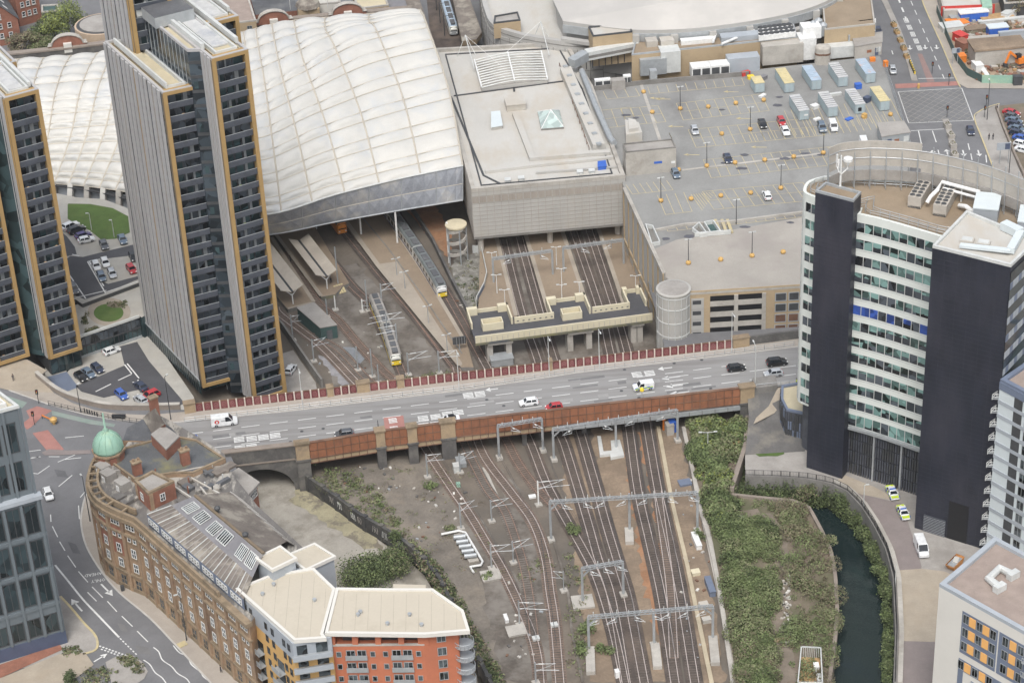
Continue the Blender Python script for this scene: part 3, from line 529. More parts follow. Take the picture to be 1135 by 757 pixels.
def tower():
 z1,z2=77,85
 A,B,C=W2(115.6,46.7,z1),W2(179.8,102.8,z1),W2(217.3,94.5,z1)
 back=(A-B);L=back.length
 t=thing('residential_tower','tallest tower with gold balcony frames and a roof terrace in front of the white roof','tower',(B.x,B.y,3.5))
 gold_wing(t,B,C,back,L,5.2,z1,ground=3.5,nf=13)
 g=G();face_box(g,A,B,0,L,3.5,7.0,.43,.5,M['green_glass']);face_box(g,A,B,0,L,7.0,7.3,.43,.6,M['metal_grey'])
 for k in range(24):face_box(g,A,B,k*L/24,k*L/24+.1,3.5,7,.5,.58,M['metal_dark'])
 g.build('base_glazing',t)
 u=(C-B).normalized()
 roof_block(t,B,C,back,2.5,L-5,2.0,4.3,z1-.35,.5,'roof_sand','roof_deck');roof_block(t,B,C,back,1.2,L-2,1.3,1.7,z1,1.3,'metal_pale','roof_rail')
 roof_block(t,B,C,back,1,L-4,5.2,7.4,z1-.3,.25,'metal_grey','terrace_floor')
 D,E=W2(233.9,65.2,z2),W2(274.4,54.6,z2)
 gold_wing(t,D,E,back,30,2.0,z2,fins=False)
 K=W2(207.5,56.6,z2);K2=W2(219.5,53.8,z2);K3=W2(147,6.5,z2);bk=(K3-K)
 fl=D;A2=D+back.normalized()*(K2-D).length*.8;g=G()
 Lf=(A2-fl).length;face_box(g,A2,fl,0,Lf,2,z2-.5,0,.1,M['brown_clad'])
 for i in range(3):face_box(g,A2,fl,.3+i*Lf/3,.3+i*Lf/3+Lf*.2,2,z2,.1,.4,M['fin_grey'])
 g.build('cladding_fins',t)
 g=G();core=[K,D+back.normalized()*Lf,E+back.normalized()*30,K+bk]
 g.prism(core,2,z2-.3,M['tower_glass'],M['roof_sand'])
 g.build('glass_core',t)
 g=G()
 dd=(A2-K).normalized();wl_=(A2-K).length
 for k in range(25):
  z=4+k*3.25;face_box(g,K,A2,0,wl_,z,z+.7,0,.06,M['metal_dark'])
  if k%3==1:face_box(g,K,A2,wl_*.2,wl_*.5,z+1,z+2.6,0,.05,M['green_glass'])
 for k in range(14):
  face_box(g,K+bk,K,k*bk.length/14,k*bk.length/14+.12,2,z2-.3,0,.12,M['metal_grey'])
 g.build('glazing_bars',t)
 g=G();parapet(g,[K,A2,A2+bk.normalized()*30,K+bk],z2-.3,.5,.6,M['fin_grey']);g.build('parapet',t)
 roof_block(t,D,E,back,5,26,2.6,6.0,z2-.35,.35,'container_roof','paving_strip')
 roof_block(t,D,E,back,5,30,.2,.9,z2,1.2,'metal_pale','roof_rail');roof_block(t,D,E,back,4,30,7.2,7.9,z2,1.2,'metal_pale','roof_rail')
 roof_block(t,D,E,back,20,27,-3.2,5.5,z2,2.4,'metal_grey','plant_room','roof_dark');roof_block(t,D,E,back,28,38,-4,4,z2,1.5,'metal_pale','plant_room','roof_pale')
 F1=W2(263.8,17.5,z2);F0=F1-(E-D);gold_wing(t,F0,F1,back,28,2,z2,fins=False)
 roof_block(t,F0,F1,back,3,26,2,6,z2-.35,.35,'container_roof','paving_strip');roof_block(t,F0,F1,back,3,28,7,7.6,z2,1.1,'metal_pale','roof_rail')
 z1=73;E=W2(42.3,98.7,z1);D=W2(4,109,z1)
 t=thing('residential_tower','lower tower with gold balcony frames at the left edge, beside the round garden','tower',(D.x,D.y,7.8))
 gold_wing(t,D,E,back,26,8.6,z1,ground=7.8-4)
 roof_block(t,D,E,back,3,24,2.2,5.4,z1-.35,.35,'container_roof','paving_strip');roof_block(t,D,E,back,2,26,6.2,6.8,z1,1.1,'metal_pale','roof_rail')
 f1=W2(32.8,394,8.6);f0=f1-(E-D);gold_wing(t,f0,f1,back,26,8.6,66,ground=7.8)
 K=f1+back.normalized()*3;g=G();g.prism([K,D+back.normalized()*3,D+back.normalized()*24,K+back.normalized()*24],7.8,z1-3,M['green_glass'],M['roof_sand']);g.build('glass_core',t)
 F1=W2(17.5,68,z1);F0=F1-(E-D);gold_wing(t,F0,F1,back,26,7,z1,fins=False)
 q=W2(153,62,77)+back.normalized()*1.0;t=thing('residential_tower','grey striped tower standing behind the tallest gold framed tower','tower',(q.x,q.y,7))
 gold_wing(t,q,q+u*9,back,17,7,112,nf=7)
tower()
A,B,Cc=W2(88,373.5,ZPOD),W2(154,351,ZPOD),W2(157,353,ZPOD)
t=thing('glass_link','dark glazed podium wall below the round garden between the two gold towers','building',V3(A,ZCY))
g=G();L=(B-A).length;n=int(L/1.1)
face_box(g,A,B,-3,L,ZCY,ZCY+.6,.05,.3,M['metal_grey']);face_box(g,A,B,-3,L,ZPOD-.1,ZPOD+.5,.0,.4,M['metal_pale']);face_box(g,A,B,-3,L,ZPOD-2.9,ZPOD-2.6,.05,.25,M['metal_dark'])
for k in range(n):face_box(g,A,B,k*L/n,k*L/n+.1,ZCY,ZPOD,.05,.22,M['metal_dark'])
g.build('mullions',t)
g=G();face_box(g,A,B,-3,L,ZCY+.6,ZPOD-2.9,.02,.06,M['green_glass']);face_box(g,A,B,-3,L,ZPOD-2.6,ZPOD-.1,.02,.07,M['dark_glass']);g.build('glazing',t)
pts=smooth(Ws([(41,417.5),(58,431.5),(74,440.5),(98.7,448.5),(123,453),(158,454),(200,453)],ZS),5)
g=G();g.strip(pts,.6,ZCY,M['parapet_stone'],ZS+1.25-ZCY);w_=g.build('boundary_wall');tag(w_,'curved low stone wall between the pavement and the sunken car yard','wall')
g=G();g.strip(pts,.85,ZS+1.25,M['concrete'],.2);g.build('coping',w_)
def brick_building():
 zc=25.5
 OUT=Ws([(136,497),(118,494),(108,508),(101,522),(98.5,538),(104,553),(119,565),(150,578.5),(243,661.5),(276,691)],zc)
 REAR=Ws([(336,612),(286,566),(253,524),(250,509),(218,488),(190,472),(166,460)],24)
 t=thing('sandstone_building','long Victorian sandstone and brick building curving round the corner with a green copper dome','building',cen(OUT,ZS))
 g=G();g.prism(OUT+REAR,ZY,zc-.3,M['sandstone'],M['roof_weather']);g.build('wall',t)
 fr=smooth(OUT[1:8],4)+OUT[8:]
 g=G()
 for z,w,h in((zc-.9,1.3,.9),(zc-4.2,.8,.45),(ZS+4.0,.7,.4),(ZS+.1,.5,.9)):g.strip(fr,w,z,M['sandstone_trim'],h)
 g.build('cornice',t)
 g=G();inn=offset(fr,1.8);g.strip(fr[:26],.5,zc,M['sandstone_trim'],1.1);g.strip(inn[:24],.45,zc,M['sandstone_trim'],1.3)
 for i in range(0,24,2):g.bar(V3(fr[i],zc+1),V3(inn[i],zc+1),.35,.4,M['sandstone_trim'])
 g.build('balustrade',t)
 wm=win_mesh(1.15,2.0,'white_steel','window_glass',2,2,.16,'sandstone_trim');wm2=win_mesh(.75,1.5,'white_steel','window_glass',1,2,.14,'sandstone_trim');wm3=win_mesh(1.5,2.3,'sandstone_trim','dark_glass',2,2,.14)
 gp=G();gr=G()
 bays=resample(fr[3:],3.9);
 for i,(a,b)in enumerate(zip(bays,bays[1:])):
  L=(b-a).length;a2,b2=b,a;a2,b2=a,b
  d=(b-a).normalized();nn=Vector((d.y,-d.x))
  c0=cen(REAR,0);
  if(a+nn-Vector((c0.x,c0.y))).length<(a-nn-Vector((c0.x,c0.y))).length:a2,b2=b,a
  face_box(gp,a2,b2,-.35,.35,ZS,zc-.9,.02,.35,M['sandstone'])
  if i<6:face_box(gr,a2,b2,.5,L-.5,ZS+8,zc-1.5,.015,.06,M['redbrick'])
  put_wins(wm,t,a2,b2,(.5,),(ZS+6.1,ZS+9.6),out=.05)
  put_wins(wm3,t,a2,b2,(.5,),(ZS+2.0,),out=.03)
  put_wins(wm2,t,a2,b2,(.32,.68),(ZS+13.0,),out=.05);put_wins(wm2,t,a2,b2,(.32,.5,.68),(ZS+15.9,),out=.05)
 gp.build('pilasters',t);gr.build('brick_panels',t)
 f0,f1=V3(OUT[7],zc),V3(OUT[9],zc);dv=(f1-f0);dv.z=0
 d=dv.normalized();nb=Vector((-d.y,d.x,0))
 def at(px,z):return W(px[0],px[1],z)
 a0,a1=at((163,570),28),at((270,664),28);m0,m1=at((190,560),28.7),at((280,640),28.7)
 r0,r1=at((216,549),31.2),at((292,613),31.2);e0,e1=at((255,545),27),at((318,600),27);b0,b1=at((286,566),23),at((338,611),23)
 g=G();q0,q1=Vector((a0.x,a0.y,zc)),Vector((a1.x,a1.y,zc));g.quad(q0,q1,a1,a0,M['blue_panel']);g.build('attic_wall',t)
 am=win_mesh(.62,1.25,'white_steel','window_glass',1,2,.2);La=(a1-a0).length;us=[]
 for k in range(7):
  for j in range(4):us.append((k*La/7+.8+j*.95)/La)
 put_wins(am,t,(a0.x,a0.y),(a1.x,a1.y),us,(zc+1.3,),out=.04)
 g=G();g.quad(a0,a1,m1,m0,M['slate']);g.quad(m0,m1,r1,r0,M['slate_blue']);g.quad(r0,r1,e1,e0,M['slate']);g.quad(e0,e1,b1,b0,M['slate'])
 g.add([a0,m0,r0,e0,b0,Vector((b0.x,b0.y,20)),Vector((a0.x,a0.y,20))],[(0,1,2,3,4,5,6)],M['redbrick'])
 n_=26
 for k in range(n_):
  s=k/n_;p=a0.lerp(a1,s);q=m0.lerp(m1,s);g.bar(p+Vector((0,0,.05)),q+Vector((0,0,.05)),.16,.1,M['roof_grey']if k%3 else M['metal_pale'])
  p=e0.lerp(e1,s);q=b0.lerp(b1,s);g.bar(p+Vector((0,0,.05)),q+Vector((0,0,.05)),.2,.1,M['roof_pale']if k%4==0 else M['roof_grey'])
 g.bar(r0,r1,.5,.35,M['brown_clad'])
 g.build('slate_roof',t)
 for s0,w in((.12,2.4),(.27,2.8),(.44,2.6),(.58,3.0),(.8,2.4),(.92,2.4)):
  p=m0.lerp(m1,s0)*.8+r0.lerp(r1,s0)*.2;q=m0.lerp(m1,s0)*.25+r0.lerp(r1,s0)*.75;s=(m1-m0).normalized();up=(q-p).cross(s);up=up if up.z>0 else-up;up.normalize()
  g=G();o_=up*.16;g.add([p-s*w/2+o_,p+s*w/2+o_,q+s*w/2+o_,q-s*w/2+o_],[(0,1,2,3)],M['window_glass'])
  for k in range(6):e=s*(w*(k/5-.5));g.bar(p+e+o_,q+e+o_,.14,.18,M['metal_pale'])
  g.bar(p-s*w/2+o_,p+s*w/2+o_,.16,.2,M['metal_pale']);g.bar(q-s*w/2+o_,q+s*w/2+o_,.16,.2,M['metal_pale']);g.build('skylight',t)
 for p in((242,572),(273,601)):
  c=at(p,30);g=G();g.tube([c,c+Vector((0,0,1.6))],.3,M['metal_dark'],8);g.lathe(c+Vector((0,0,1.6)),[(.55,0),(.6,.4),(.1,.8)],M['metal_dark'],8);g.build('roof_vent',t)
 P=Ws([(121,512),(138,497),(168,489),(199,485),(218,488),(250,509),(214,525),(193,525),(149,532)],26)
 g=G();g.prism(P,22,26,M['sandstone'],M['roof_moss']);parapet(g,P,26,.4,.35,M['sandstone_trim']);g.build('flat_roof',t)
 P=Ws([(136,488),(141,474),(166,460),(190,474),(199,484),(168,489)],25.5);g=G();g.prism(P,20,25.5,M['sandstone'],M['roof_dark']);g.build('flat_roof',t)
 a,b,c,d_=[W(x,y,z)for x,y,z in((158,463,26),(168,480,26),(186,478,26),(176,460,26))];tp=W(172,452,31),W(183,470,30)
 g=G();g.add([a,b,tp[1],tp[0]],[(0,1,2,3)],M['slate']);g.add([d_,tp[0],tp[1],c],[(0,1,2,3)],M['stone']);g.add([b,c,tp[1]],[(0,1,2)],M['redbrick']);g.build('gabled_roof',t)
 P=Ws([(167,481),(181,471),(199,483),(184,498)],28.6);g=G();g.prism(P,25.8,28.3,M['redbrick']);g.prism([p for p in P],28.3,28.6,M['roof_grey']);g.build('penthouse',t)
 P=Ws([(149,534),(169.5,523),(193.6,535),(164,549)],28.8);g=G();g.prism(P,23,28.8,M['redbrick'],M['roof_grey']);parapet(g,P,28.8,.5,.5,M['sandstone_trim'])
 PP=ccw(P)
 for i in range(4):face_box(g,PP[i],PP[(i+1)%4],.2,1.0,24,28.8,.02,.12,M['sandstone'])
 pav=g.build('gabled_pavilion',t)
 wmx=win_mesh(1.0,1.6,'white_steel','window_glass',2,2,.14)
 for i in range(4):
  A_,B_=PP[i],PP[(i+1)%4]
  if(B_-A_).x>0:put_wins(wmx,t,A_,B_,(.5,),(27,),out=.05)
 for x,y,z in((153,527,25.6),(206,514,26)):
  c=W(x,y,z);g=G();g.box(c+Vector((0,0,1.6)),(1.7,1.2,3.2),M['redbrick'],.5);g.box(c+Vector((0,0,3.3)),(2.0,1.5,.3),M['sandstone_trim'],.5)
  for k in(-.45,.45):g.tube([c+Vector((k,k*.5,3.4)),c+Vector((k,k*.5,4.0))],.22,M['sandstone'],8)
  g.build('chimney',t)
 c=W(172,458,27);g=G();g.box(c+Vector((0,0,1.5)),(1.6,1.1,4.5),M['redbrick'],.6);g.box(c+Vector((0,0,3.9)),(1.9,1.4,.3),M['sandstone_trim'],.6);g.build('chimney',t)
 for x,y in((115,526),(121,534),(137,544)):
  c=W(x,y,24.5);g=G();g.box(c+Vector((0,0,1.2)),(2.2,2.6,2.4),M['roof_grey'],.75,M['roof_grey']);g.box(c+Vector((-.85,-.95,1.2)),(.9,.12,1.3),M['white_steel'],-.8);g.build('dormer',t)
 P=Ws([(253,527),(264,520),(284.5,534),(271,549)],21);g=G();g.prism(P,ZY,20.4,M['redbrick']);g.prism(inset_poly(ccw(P),-.5),20.4,20.9,M['roof_grey']);g.build('rear_turret',t)
 PP=ccw(P)
 for i in range(4):
  if(PP[(i+1)%4]-PP[i]).x>.5:put_wins(wmx,t,PP[i],PP[(i+1)%4],(.2,.4,.6,.8),(19,),out=.05)
 rr=random.Random(31)
 for i in range(26):
  x,y=rr.choice([(rr.uniform(150,235),rr.uniform(515,560)),(rr.uniform(205,250),rr.uniform(512,545)),(rr.uniform(125,160),rr.uniform(515,560))]);c=W(x,y,zc);g=G();a_=rr.choice((.1,.75,-.8));g.box(c+Vector((0,0,.05)),(rr.uniform(1.5,5),rr.uniform(.5,2.2),.5+rr.random()*.3),M[rr.choice(['roof_weather','slate','roof_grey','roof_dark','slate_blue'])],a_);g.build('roof_patch',t)
 for i in range(9):
  c=W(rr.uniform(160,250),rr.uniform(512,552),zc);g=G();g.tube([c,c+Vector((0,0,rr.uniform(.6,1.6)))],.16,M[rr.choice(['metal_dark','redbrick','metal_pale'])],7);g.build('flue',t)
 for(x0,y0,x1,y1)in((176,528,212,552),(212,530,246,549),(195,524,236,516),(222,540,240,562)):g=G();g.bar(W(x0,y0,zc+.3),W(x1,y1,zc+.3),.3,.5,M['roof_pale']);g.build('roof_upstand',t)
 c=W(120.5,499,27.6);dm=G();dr=G()
 dr.lathe((c.x,c.y,0),[(3.3,zc-1),(3.3,zc+.4),(2.9,zc+.5),(2.9,27.4),(3.35,27.6),(3.35,28.0),(2.8,28.1)],M['sandstone'],8)
 for k in range(8):a_=R(22.5+45*k);dr.box((c.x+2.75*math.cos(a_),c.y+2.75*math.sin(a_),26.6),(.3,1.3,1.5),M['redbrick'],a_)
 dr.build('drum',t)
 prof=[(2.95*math.cos(R(x)),28.05+4.0*math.sin(R(x)))for x in range(0,88,8)]+[(.45,32.1),(.5,32.6),(.22,32.8),(.16,36.2),(.05,36.4)]
 dm.lathe((c.x,c.y,0),prof,M['copper'],24)
 for k in range(12):
  a_=2*math.pi*k/12;dm.tube([(c.x+(r+.03)*math.cos(a_),c.y+(r+.03)*math.sin(a_),z)for r,z in prof[:11]],.09,M['copper'],5)
 dm.build('dome',t,True)
brick_building()
M['roof_seam']=mat('roof_seam',(.36,.32,.255),.85,.1,.5)
def flats():
 z=28
 OR=Ws([(372.5,652),(434.5,653),(479.6,653),(514,677),(521,700),(471,704),(360,702.5)],z)
 t=thing('apartment_block','orange brick flats with a flat cream roof beside the rail cutting','apartments',cen(OR,ZY))
 def roof(t,P,zz,over=0):
  g=G();g.prism(P,zz,zz+.5,M['white_render'],M['roof_cream']);parapet(g,P,zz+.5,.55,.28,M['white_render']);g.build('roof',t);g=G();cc=cen(P,0);rr=random.Random(len(P));PI=inset_poly(ccw(P),1.0)
  for k in range(-14,15):
   seg=[V2 for V2 in(Vector((cc.x+k*2.2,cc.y+q*.5))for q in range(-40,41))if inside(V2,PI)]
   if len(seg)>1:g.strip([seg[0],seg[-1]],.07,zz+.505,M['roof_seam'])
  g.build('roof_seams',t)
  for k in range(5):
   q=cc+Vector((rr.uniform(-9,9),rr.uniform(-5,5),0))
   if inside(q,PI):v=G();v.lathe((q.x,q.y,zz+.5),[(.28,0),(.28,.4),(.4,.42),(.35,.6)],M['metal_grey'],8);v.build('roof_vent',t)
 roof(t,OR,z-.5)
 F0,F1,F2=W2(368,710,26),W2(470,709,26),W2(508,704,26)
 B0=OR[0]+Vector((.8,-.8));B1=OR[2];B2=OR[3]+Vector((-1,-.5))
 body=[F0,F1,F2,B2,B1+Vector((-.5,-.6)),B0]
 g=G();g.prism(body,ZY,z-3.2,M['orangebrick']);g.prism(inset_poly(ccw(body),1.6),z-3.2,z-.5,M['metal_dark']);g.build('wall',t)
 g=G();L=(F1-F0).length
 for k in range(5):face_box(g,F0,F1,k*L/4-.5*(k>0)-(.6 if k==4 else 0),k*L/4+.5+(.3 if k==4 else 0),z-3.2,z-.5,-1.5,.0,M['orangebrick'])
 face_box(g,F0,F1,0,L,z-3.2,z-2.9,-.3,.05,M['concrete']);L2=(F2-F1).length;face_box(g,F1,F2,0,L2,z-3.2,z-.5,-1.6,0,M['orangebrick'])
 g.build('top_storey_piers',t)
 big=win_mesh(1.5,1.7,'metal_grey','window_glass',2,1,.12);sm=win_mesh(.8,1.1,'metal_grey','window_glass',1,1,.1)
 gr=G();gr.box((0,-.35,0),(1.9,.1,1.0),M['metal_grey']);gr.box((0,-.2,-.5),(1.9,.4,.1),M['metal_grey']);bal=proto(gr)
 zs=[z-5.0-2.75*k for k in range(8)]
 put_wins(big,t,F0,F1,(.19,.31,.69,.81),zs,out=.02);put_wins(sm,t,F0,F1,(.06,.43,.57,.93),zs,out=.02)
 put_wins(bal,t,F0,F1,(.19,.31,.69,.81),[q-.6 for q in zs],'balcony_rail')
 put_wins(big,t,F1,F2,(.5,),[z-2]+zs,out=.02)
 for k in range(8):
  q=F2+Vector((.9,.6));g=G();zz=z-4.6-2.75*k
  g.lathe((q.x,q.y,zz),[(1.7,0),(1.75,.15)],M['metal_grey'],16)
  for i in range(16):a=2*math.pi*i/16;g.tube([(q.x+1.7*math.cos(a),q.y+1.7*math.sin(a),zz),(q.x+1.7*math.cos(a),q.y+1.7*math.sin(a),zz+1.1)],.05,M['metal_grey'],4)
  g.tube([(q.x+1.7*math.cos(i*math.pi/8),q.y+1.7*math.sin(i*math.pi/8),zz+1.1)for i in range(17)],.07,M['metal_grey'],5);g.build('round_balcony',t)
 P=Ws([(435.5,647),(436,652),(472,653),(472,648)],z-.2);g=G();g.prism(P,z-6,z-.2,M['orangebrick'],M['roof_cream']);g.build('lift_housing',t)
 YE=Ws([(261,653),(299,638),(337,631.5),(348,630),(372,653),(358.5,703),(362,708),(326,710.5)],z-.1)
 t=thing('apartment_block','yellow rendered flats with grey upper storeys between the sandstone building and the orange flats','apartments',cen(YE,ZY))
 roof(t,YE,z-.6)
 G0,G1,G2=W2(265,664,26),W2(325,720,26),W2(368,713,26)
 body=[G0,G1,G2,OR[0]+Vector((-.3,0)),W2(345,634,26),W2(299,642,26)]
 g=G();g.prism(body,ZY,z-4.6,M['yellow_render']);g.prism([p for p in body],z-4.6,z-.6,M['grey_panel']);g.build('wall',t)
 L=(G1-G0).length
 sm2=win_mesh(.8,1.4,'metal_dark','window_glass',1,2,.1);zs=[z-2.4-2.75*k for k in range(8)]
 put_wins(sm2,t,G0,G1,(.12,.22,.5,.62,.83,.92),zs,out=.02)
 g=G();gg=0
 for k in range(2,7):
  for u in(.33,.72):
   b=G();zz=z-4.4-2.75*k;face_box(b,G0,G1,u*L-1.4,u*L+1.4,zz,zz+.15,0,1.3,M['metal_grey']);face_box(b,G0,G1,u*L-1.4,u*L+1.4,zz+.15,zz+1.1,1.2,1.28,M['metal_grey']);face_box(b,G0,G1,u*L-1.1,u*L+1.1,zz+.2,zz+2.2,.01,.06,M['window_glass']);b.build('balcony',t)
 L=(G2-G1).length
 for k in range(9):
  b=G();zz=z-3.6-2.75*k;face_box(b,G1,G2,-.3,L-.2,zz,zz+.22,0,1.6,M['metal_grey']);face_box(b,G1,G2,-.3,L-.2,zz+.22,zz+1.1,1.45,1.55,M['grey_panel']);face_box(b,G1,G2,.6,2.4,zz+.3,zz+2.3,.01,.05,M['window_glass']);face_box(b,G1,G2,L-2.8,L-.8,zz+.3,zz+2.3,.01,.05,M['window_glass']);b.build('balcony',t)
 for P,zz in(([(285,619),(310.5,606.5),(327,619),(302,631)],z+2.4),([(319,616),(348.5,603.5),(370,617),(339,631.5)],z-.3)):
  q=Ws(P,zz);g=G();g.prism(q,z-8,zz-.4,M['grey_panel']);g.prism(inset_poly(ccw(q),-.3),zz-.4,zz,M['white_render'],M['roof_cream']);parapet(g,inset_poly(ccw(q),-.3),zz,.45,.25,M['white_render']);g.build('stair_tower',t)
flats()
def glass_office():
 c0=W2(75,712,ZS);a0=W2(0,735,ZS);d=(a0-c0).normalized();n=Vector((d.y,-d.x))
 if n.y>0:n=-n
 back=W2(22,453,60)-W2(0,436,60);back=-back.normalized()
 L=34
 t=thing('glass_office','grey framed office block with tall dark windows at the street corner','office',V3(c0,ZS))
 fr=c0;fl=c0+d*L;zl,zt=41.6,60.2
 g=G();g.prism([fl,fr,fr+back*16,fl+back*16],ZS,zl,M['office_frame'],M['grey_panel'])
 i0=fr+back*.8+d*.7-n*.6;i1=fl-n*.6
 i0=fr+d*.9-n*.9;i1=fl-n*.9
 g.prism([i1,i0,i0+back*14,i1+back*14],zl,zt,M['office_frame'],M['roof_sand']);g.build('wall',t)
 g=G();P=ccw([i1+n*.3,i0+n*.3-d*.3,i0+back*14.3,i1+back*14.3]);parapet(g,P,zt,.5,.6,M['metal_pale']);P=inset_poly(P,1.4);parapet(g,P,zt,.3,.9,M['white_steel']);g.build('parapet',t)
 g=G();face_box(g,fl,fr,0,L+.3,zl-.5,zl+.3,-1,.5,M['grey_panel']);g.build('ledge',t);g=G();face_box(g,fl,fr,0,L,ZS,ZS+3.0,.02,.12,M['office_blue']);g.build('base_band',t)
 me=win_mesh(2.25,6.1,'metal_dark','office_glass',2,1,.16);ms=win_mesh(2.25,4.0,'metal_dark','office_glass',2,1,.16)
 us=[(L-2.2-k*3.15)/L for k in range(10)]
 put_wins(me,t,fl,fr,us,[zl-4.4,zl-12.2,zl-20.0],out=.02);put_wins(ms,t,fl,fr,us,[ZS+5.6],out=.02)
 put_wins(me,t,i1,i0,us,[zl+4.6,zl+12.8],out=.02)
 g=G();Lf=L
 for z in(zl-8.3,zl-16.1,zl-24.0):face_box(g,fl,fr,0,L,z-.35,z+.35,.01,.22,M['office_frame'])
 for k in range(11):face_box(g,fl,fr,L-.6-k*3.15-.25,L-.6-k*3.15+.25,ZS+3,zl-.5,.01,.3,M['office_frame'])
 for k in range(11):face_box(g,i1,i0,L-.6-k*3.15-.25,L-.6-k*3.15+.25,zl,zt,.01,.3,M['office_frame'])
 g.build('facade_grid',t)
glass_office()
def dark_office():
 z=66.0;zb=ZP
 S=lambda*p:W2(p[0],p[1],z)
 s1=[S(903.6,216.5),S(946,227.5),S(954.5,218),S(915,207)]
 nose=smooth([S(903.6,217),S(892,211.5),S(891.5,206),S(897,199),S(914,194)],5)
 OUT=nose+[S(945,195),S(1010,198),S(1060,206),S(1135,228),S(1175,262),S(1150,300),S(1121,296.5),S(1071,236),S(1041,262),S(996,248),S(949,237),S(946,229)]
 t=thing('office_tower','tall office tower of charcoal slabs and white window bands with a curved roof screen','office',cen(OUT,zb))
 zw=63.0
 Bz=lambda x,y:W2(x,y,zw)
 nose=smooth([W2(903.6,222,zw)+Vector((.6,.8)),Bz(892,214),Bz(891,207),Bz(897,200),Bz(914,195)],5)
 fac=[Bz(949.5,237),Bz(972,242),Bz(996,248.5),Bz(1020,255.5),Bz(1045,263)]
 body=nose+[Bz(945,196),Bz(1010,199),Bz(1060,207),Bz(1135,229),Bz(1165,262),Bz(1130,290),Bz(1071,262)]+list(reversed(fac))+[s1[2]+Vector((-.3,.2)),s1[1]+Vector((-1.2,1.5)),s1[0]+Vector((1.5,1.5))]
 g=G();g.prism(body,14,zw-.6,M['office_white'],M['roof_tan']);g.prism(inset_poly(ccw(body),1.2),zb,14,M['charcoal_light']);g.build('wall',t)
 g=G();parapet(g,body,zw-.6,.6,.6,M['office_white']);g.build('parapet',t)
 gr=G()
 for pl in(inset_poly(ccw(body),1.3),inset_poly(ccw(body),2.6)):
  Q=resample(pl+[pl[0]],2.0);
  gr.tube([V3(p,zw+.6)for p in Q],.07,M['metal_grey'],4);gr.tube([V3(p,zw+.1)for p in Q],.06,M['metal_grey'],4)
  for p in Q:gr.tube([V3(p,zw-.6),V3(p,zw+.65)],.06,M['metal_grey'],4)
 gr.build('guard_rail',t)
 g=G();g.prism(s1,zb,z+.6,M['charcoal'],M['roof_tan']);parapet(g,s1,z+.6,.4,.5,M['metal_grey']);
 P=ccw(s1)
 for k in range(64):
  for i in range(4):face_box(g,P[i],P[(i+1)%4],.02,(P[(i+1)%4]-P[i]).length-.02,zb+k*1.0,zb+k*1.0+.05,0,.03,M['charcoal_line'])
 g.build('charcoal_slab',t)
 s2=[S(1033.5,275),S(1120.5,296.5),S(1150,268),S(1071,236)]
 g=G();g.prism(s2,zb,z,M['charcoal'],M['roof_pale']);parapet(g,s2,z,.5,.6,M['metal_pale'])
 P=s2
 for a,b in((s2[0],s2[1]),(s1[0],s1[1])):
  LL=(b-a).length
  for k in range(1,6):face_box(g,a,b,k*LL/6-.03,k*LL/6+.03,zb,z-.1,.03,.045,M['charcoal_line'])
 for k in range(63):face_box(g,P[0],P[1],.02,(P[1]-P[0]).length-.02,zb+k*1.0,zb+k*1.0+.05,0,.03,M['charcoal_line'])
 g.build('charcoal_slab',t)
 nf=13;top=zw-1.2;fh=3.72
 def band(path,zc,h,seed,blue=False,name='window_band',npan=None,dark=.35):
  rr=random.Random(seed);g=G();Q=resample([Vector(p)for p in path],.25)
  tot=sum((b-a).length for a,b in zip(Q,Q[1:]));n=npan or int(tot/1.65);R_=resample([Vector(p)for p in path],tot/n)
  for a,b in zip(R_,R_[1:]):
   L=(b-a).length;k=rr.random()
   face_box(g,a,b,0,L,zc-h/2-.08,zc+h/2+.08,0,.05,M['office_white'])if False else None
   split=rr.uniform(.15,.85)if k<.55 else(0 if k<.8 else 1)
   m1=M['blue_glass']if blue else M['teal_glass'];zs_=zc-h/2+h*split
   if split>.02:face_box(g,a,b,.07,L-.07,zc-h/2,zs_,.02,.04,M['dark_glass'])
   if split<.98:face_box(g,a,b,.07,L-.07,zs_,zc+h/2,.02,.045,m1)
   face_box(g,a,b,-.06,.06,zc-h/2-.05,zc+h/2+.05,.0,.12,M['metal_pale'])
  return g.build(name,t)
 for k in range(nf):
  zc=top-1.6-k*fh
  band(fac,zc,2.05 if k<nf-1 else 2.6,k,k==5)
  band(list(reversed(nose[2:16])),zc,2.0,40+k,npan=7)if False else band(list(reversed(nose)),zc,2.0,40+k,npan=9)
  g=G();
  for a,b in zip(fac,fac[1:]):face_box(g,a,b,0,(b-a).length,zc-1.42,zc-1.36,.0,.03,M['metal_grey'])
  g.build('cladding_joint',t)
 a,b=S(1121,297),S(1150,268)
 for k in range(17):
  g=G();zc=z-2.2-k*3.72;L=(b-a).length
  face_box(g,a,b,0,L,zc-1.1,zc+1.1,.02,.05,M['office_glass'])
  for j in range(9):face_box(g,a,b,j*L/9+.08,(j+1)*L/9-.08,zc-2.6,zc-1.15,.02,.08,M['grey_panel']if(j+k)%3 else M['blue_panel'])
  g.build('window_band',t)
 g=G();rr=random.Random(4);bp=inset_poly(ccw(body),1.5)
 fb=[fac[0],fac[-1]]
 off=Vector((.4,1.2));A,B=fb[0]+off,fb[1]+off;L=(B-A).length
 for k in range(int(L/.55)):
  for zz in(2,4.9,7.8,10.7):face_box(g,A,B,k*.55,k*.55+.3,zz+.1,zz+2.7,.3+rr.random()*.25,.75,M['charcoal_light']if rr.random()<.6 else M['metal_dark'])
 for u in(0,L*.34,L*.68,L-.4):face_box(g,A,B,u,u+.35,2,14,.2,1.0,M['metal_grey'])
 g.build('slatted_screen',t)
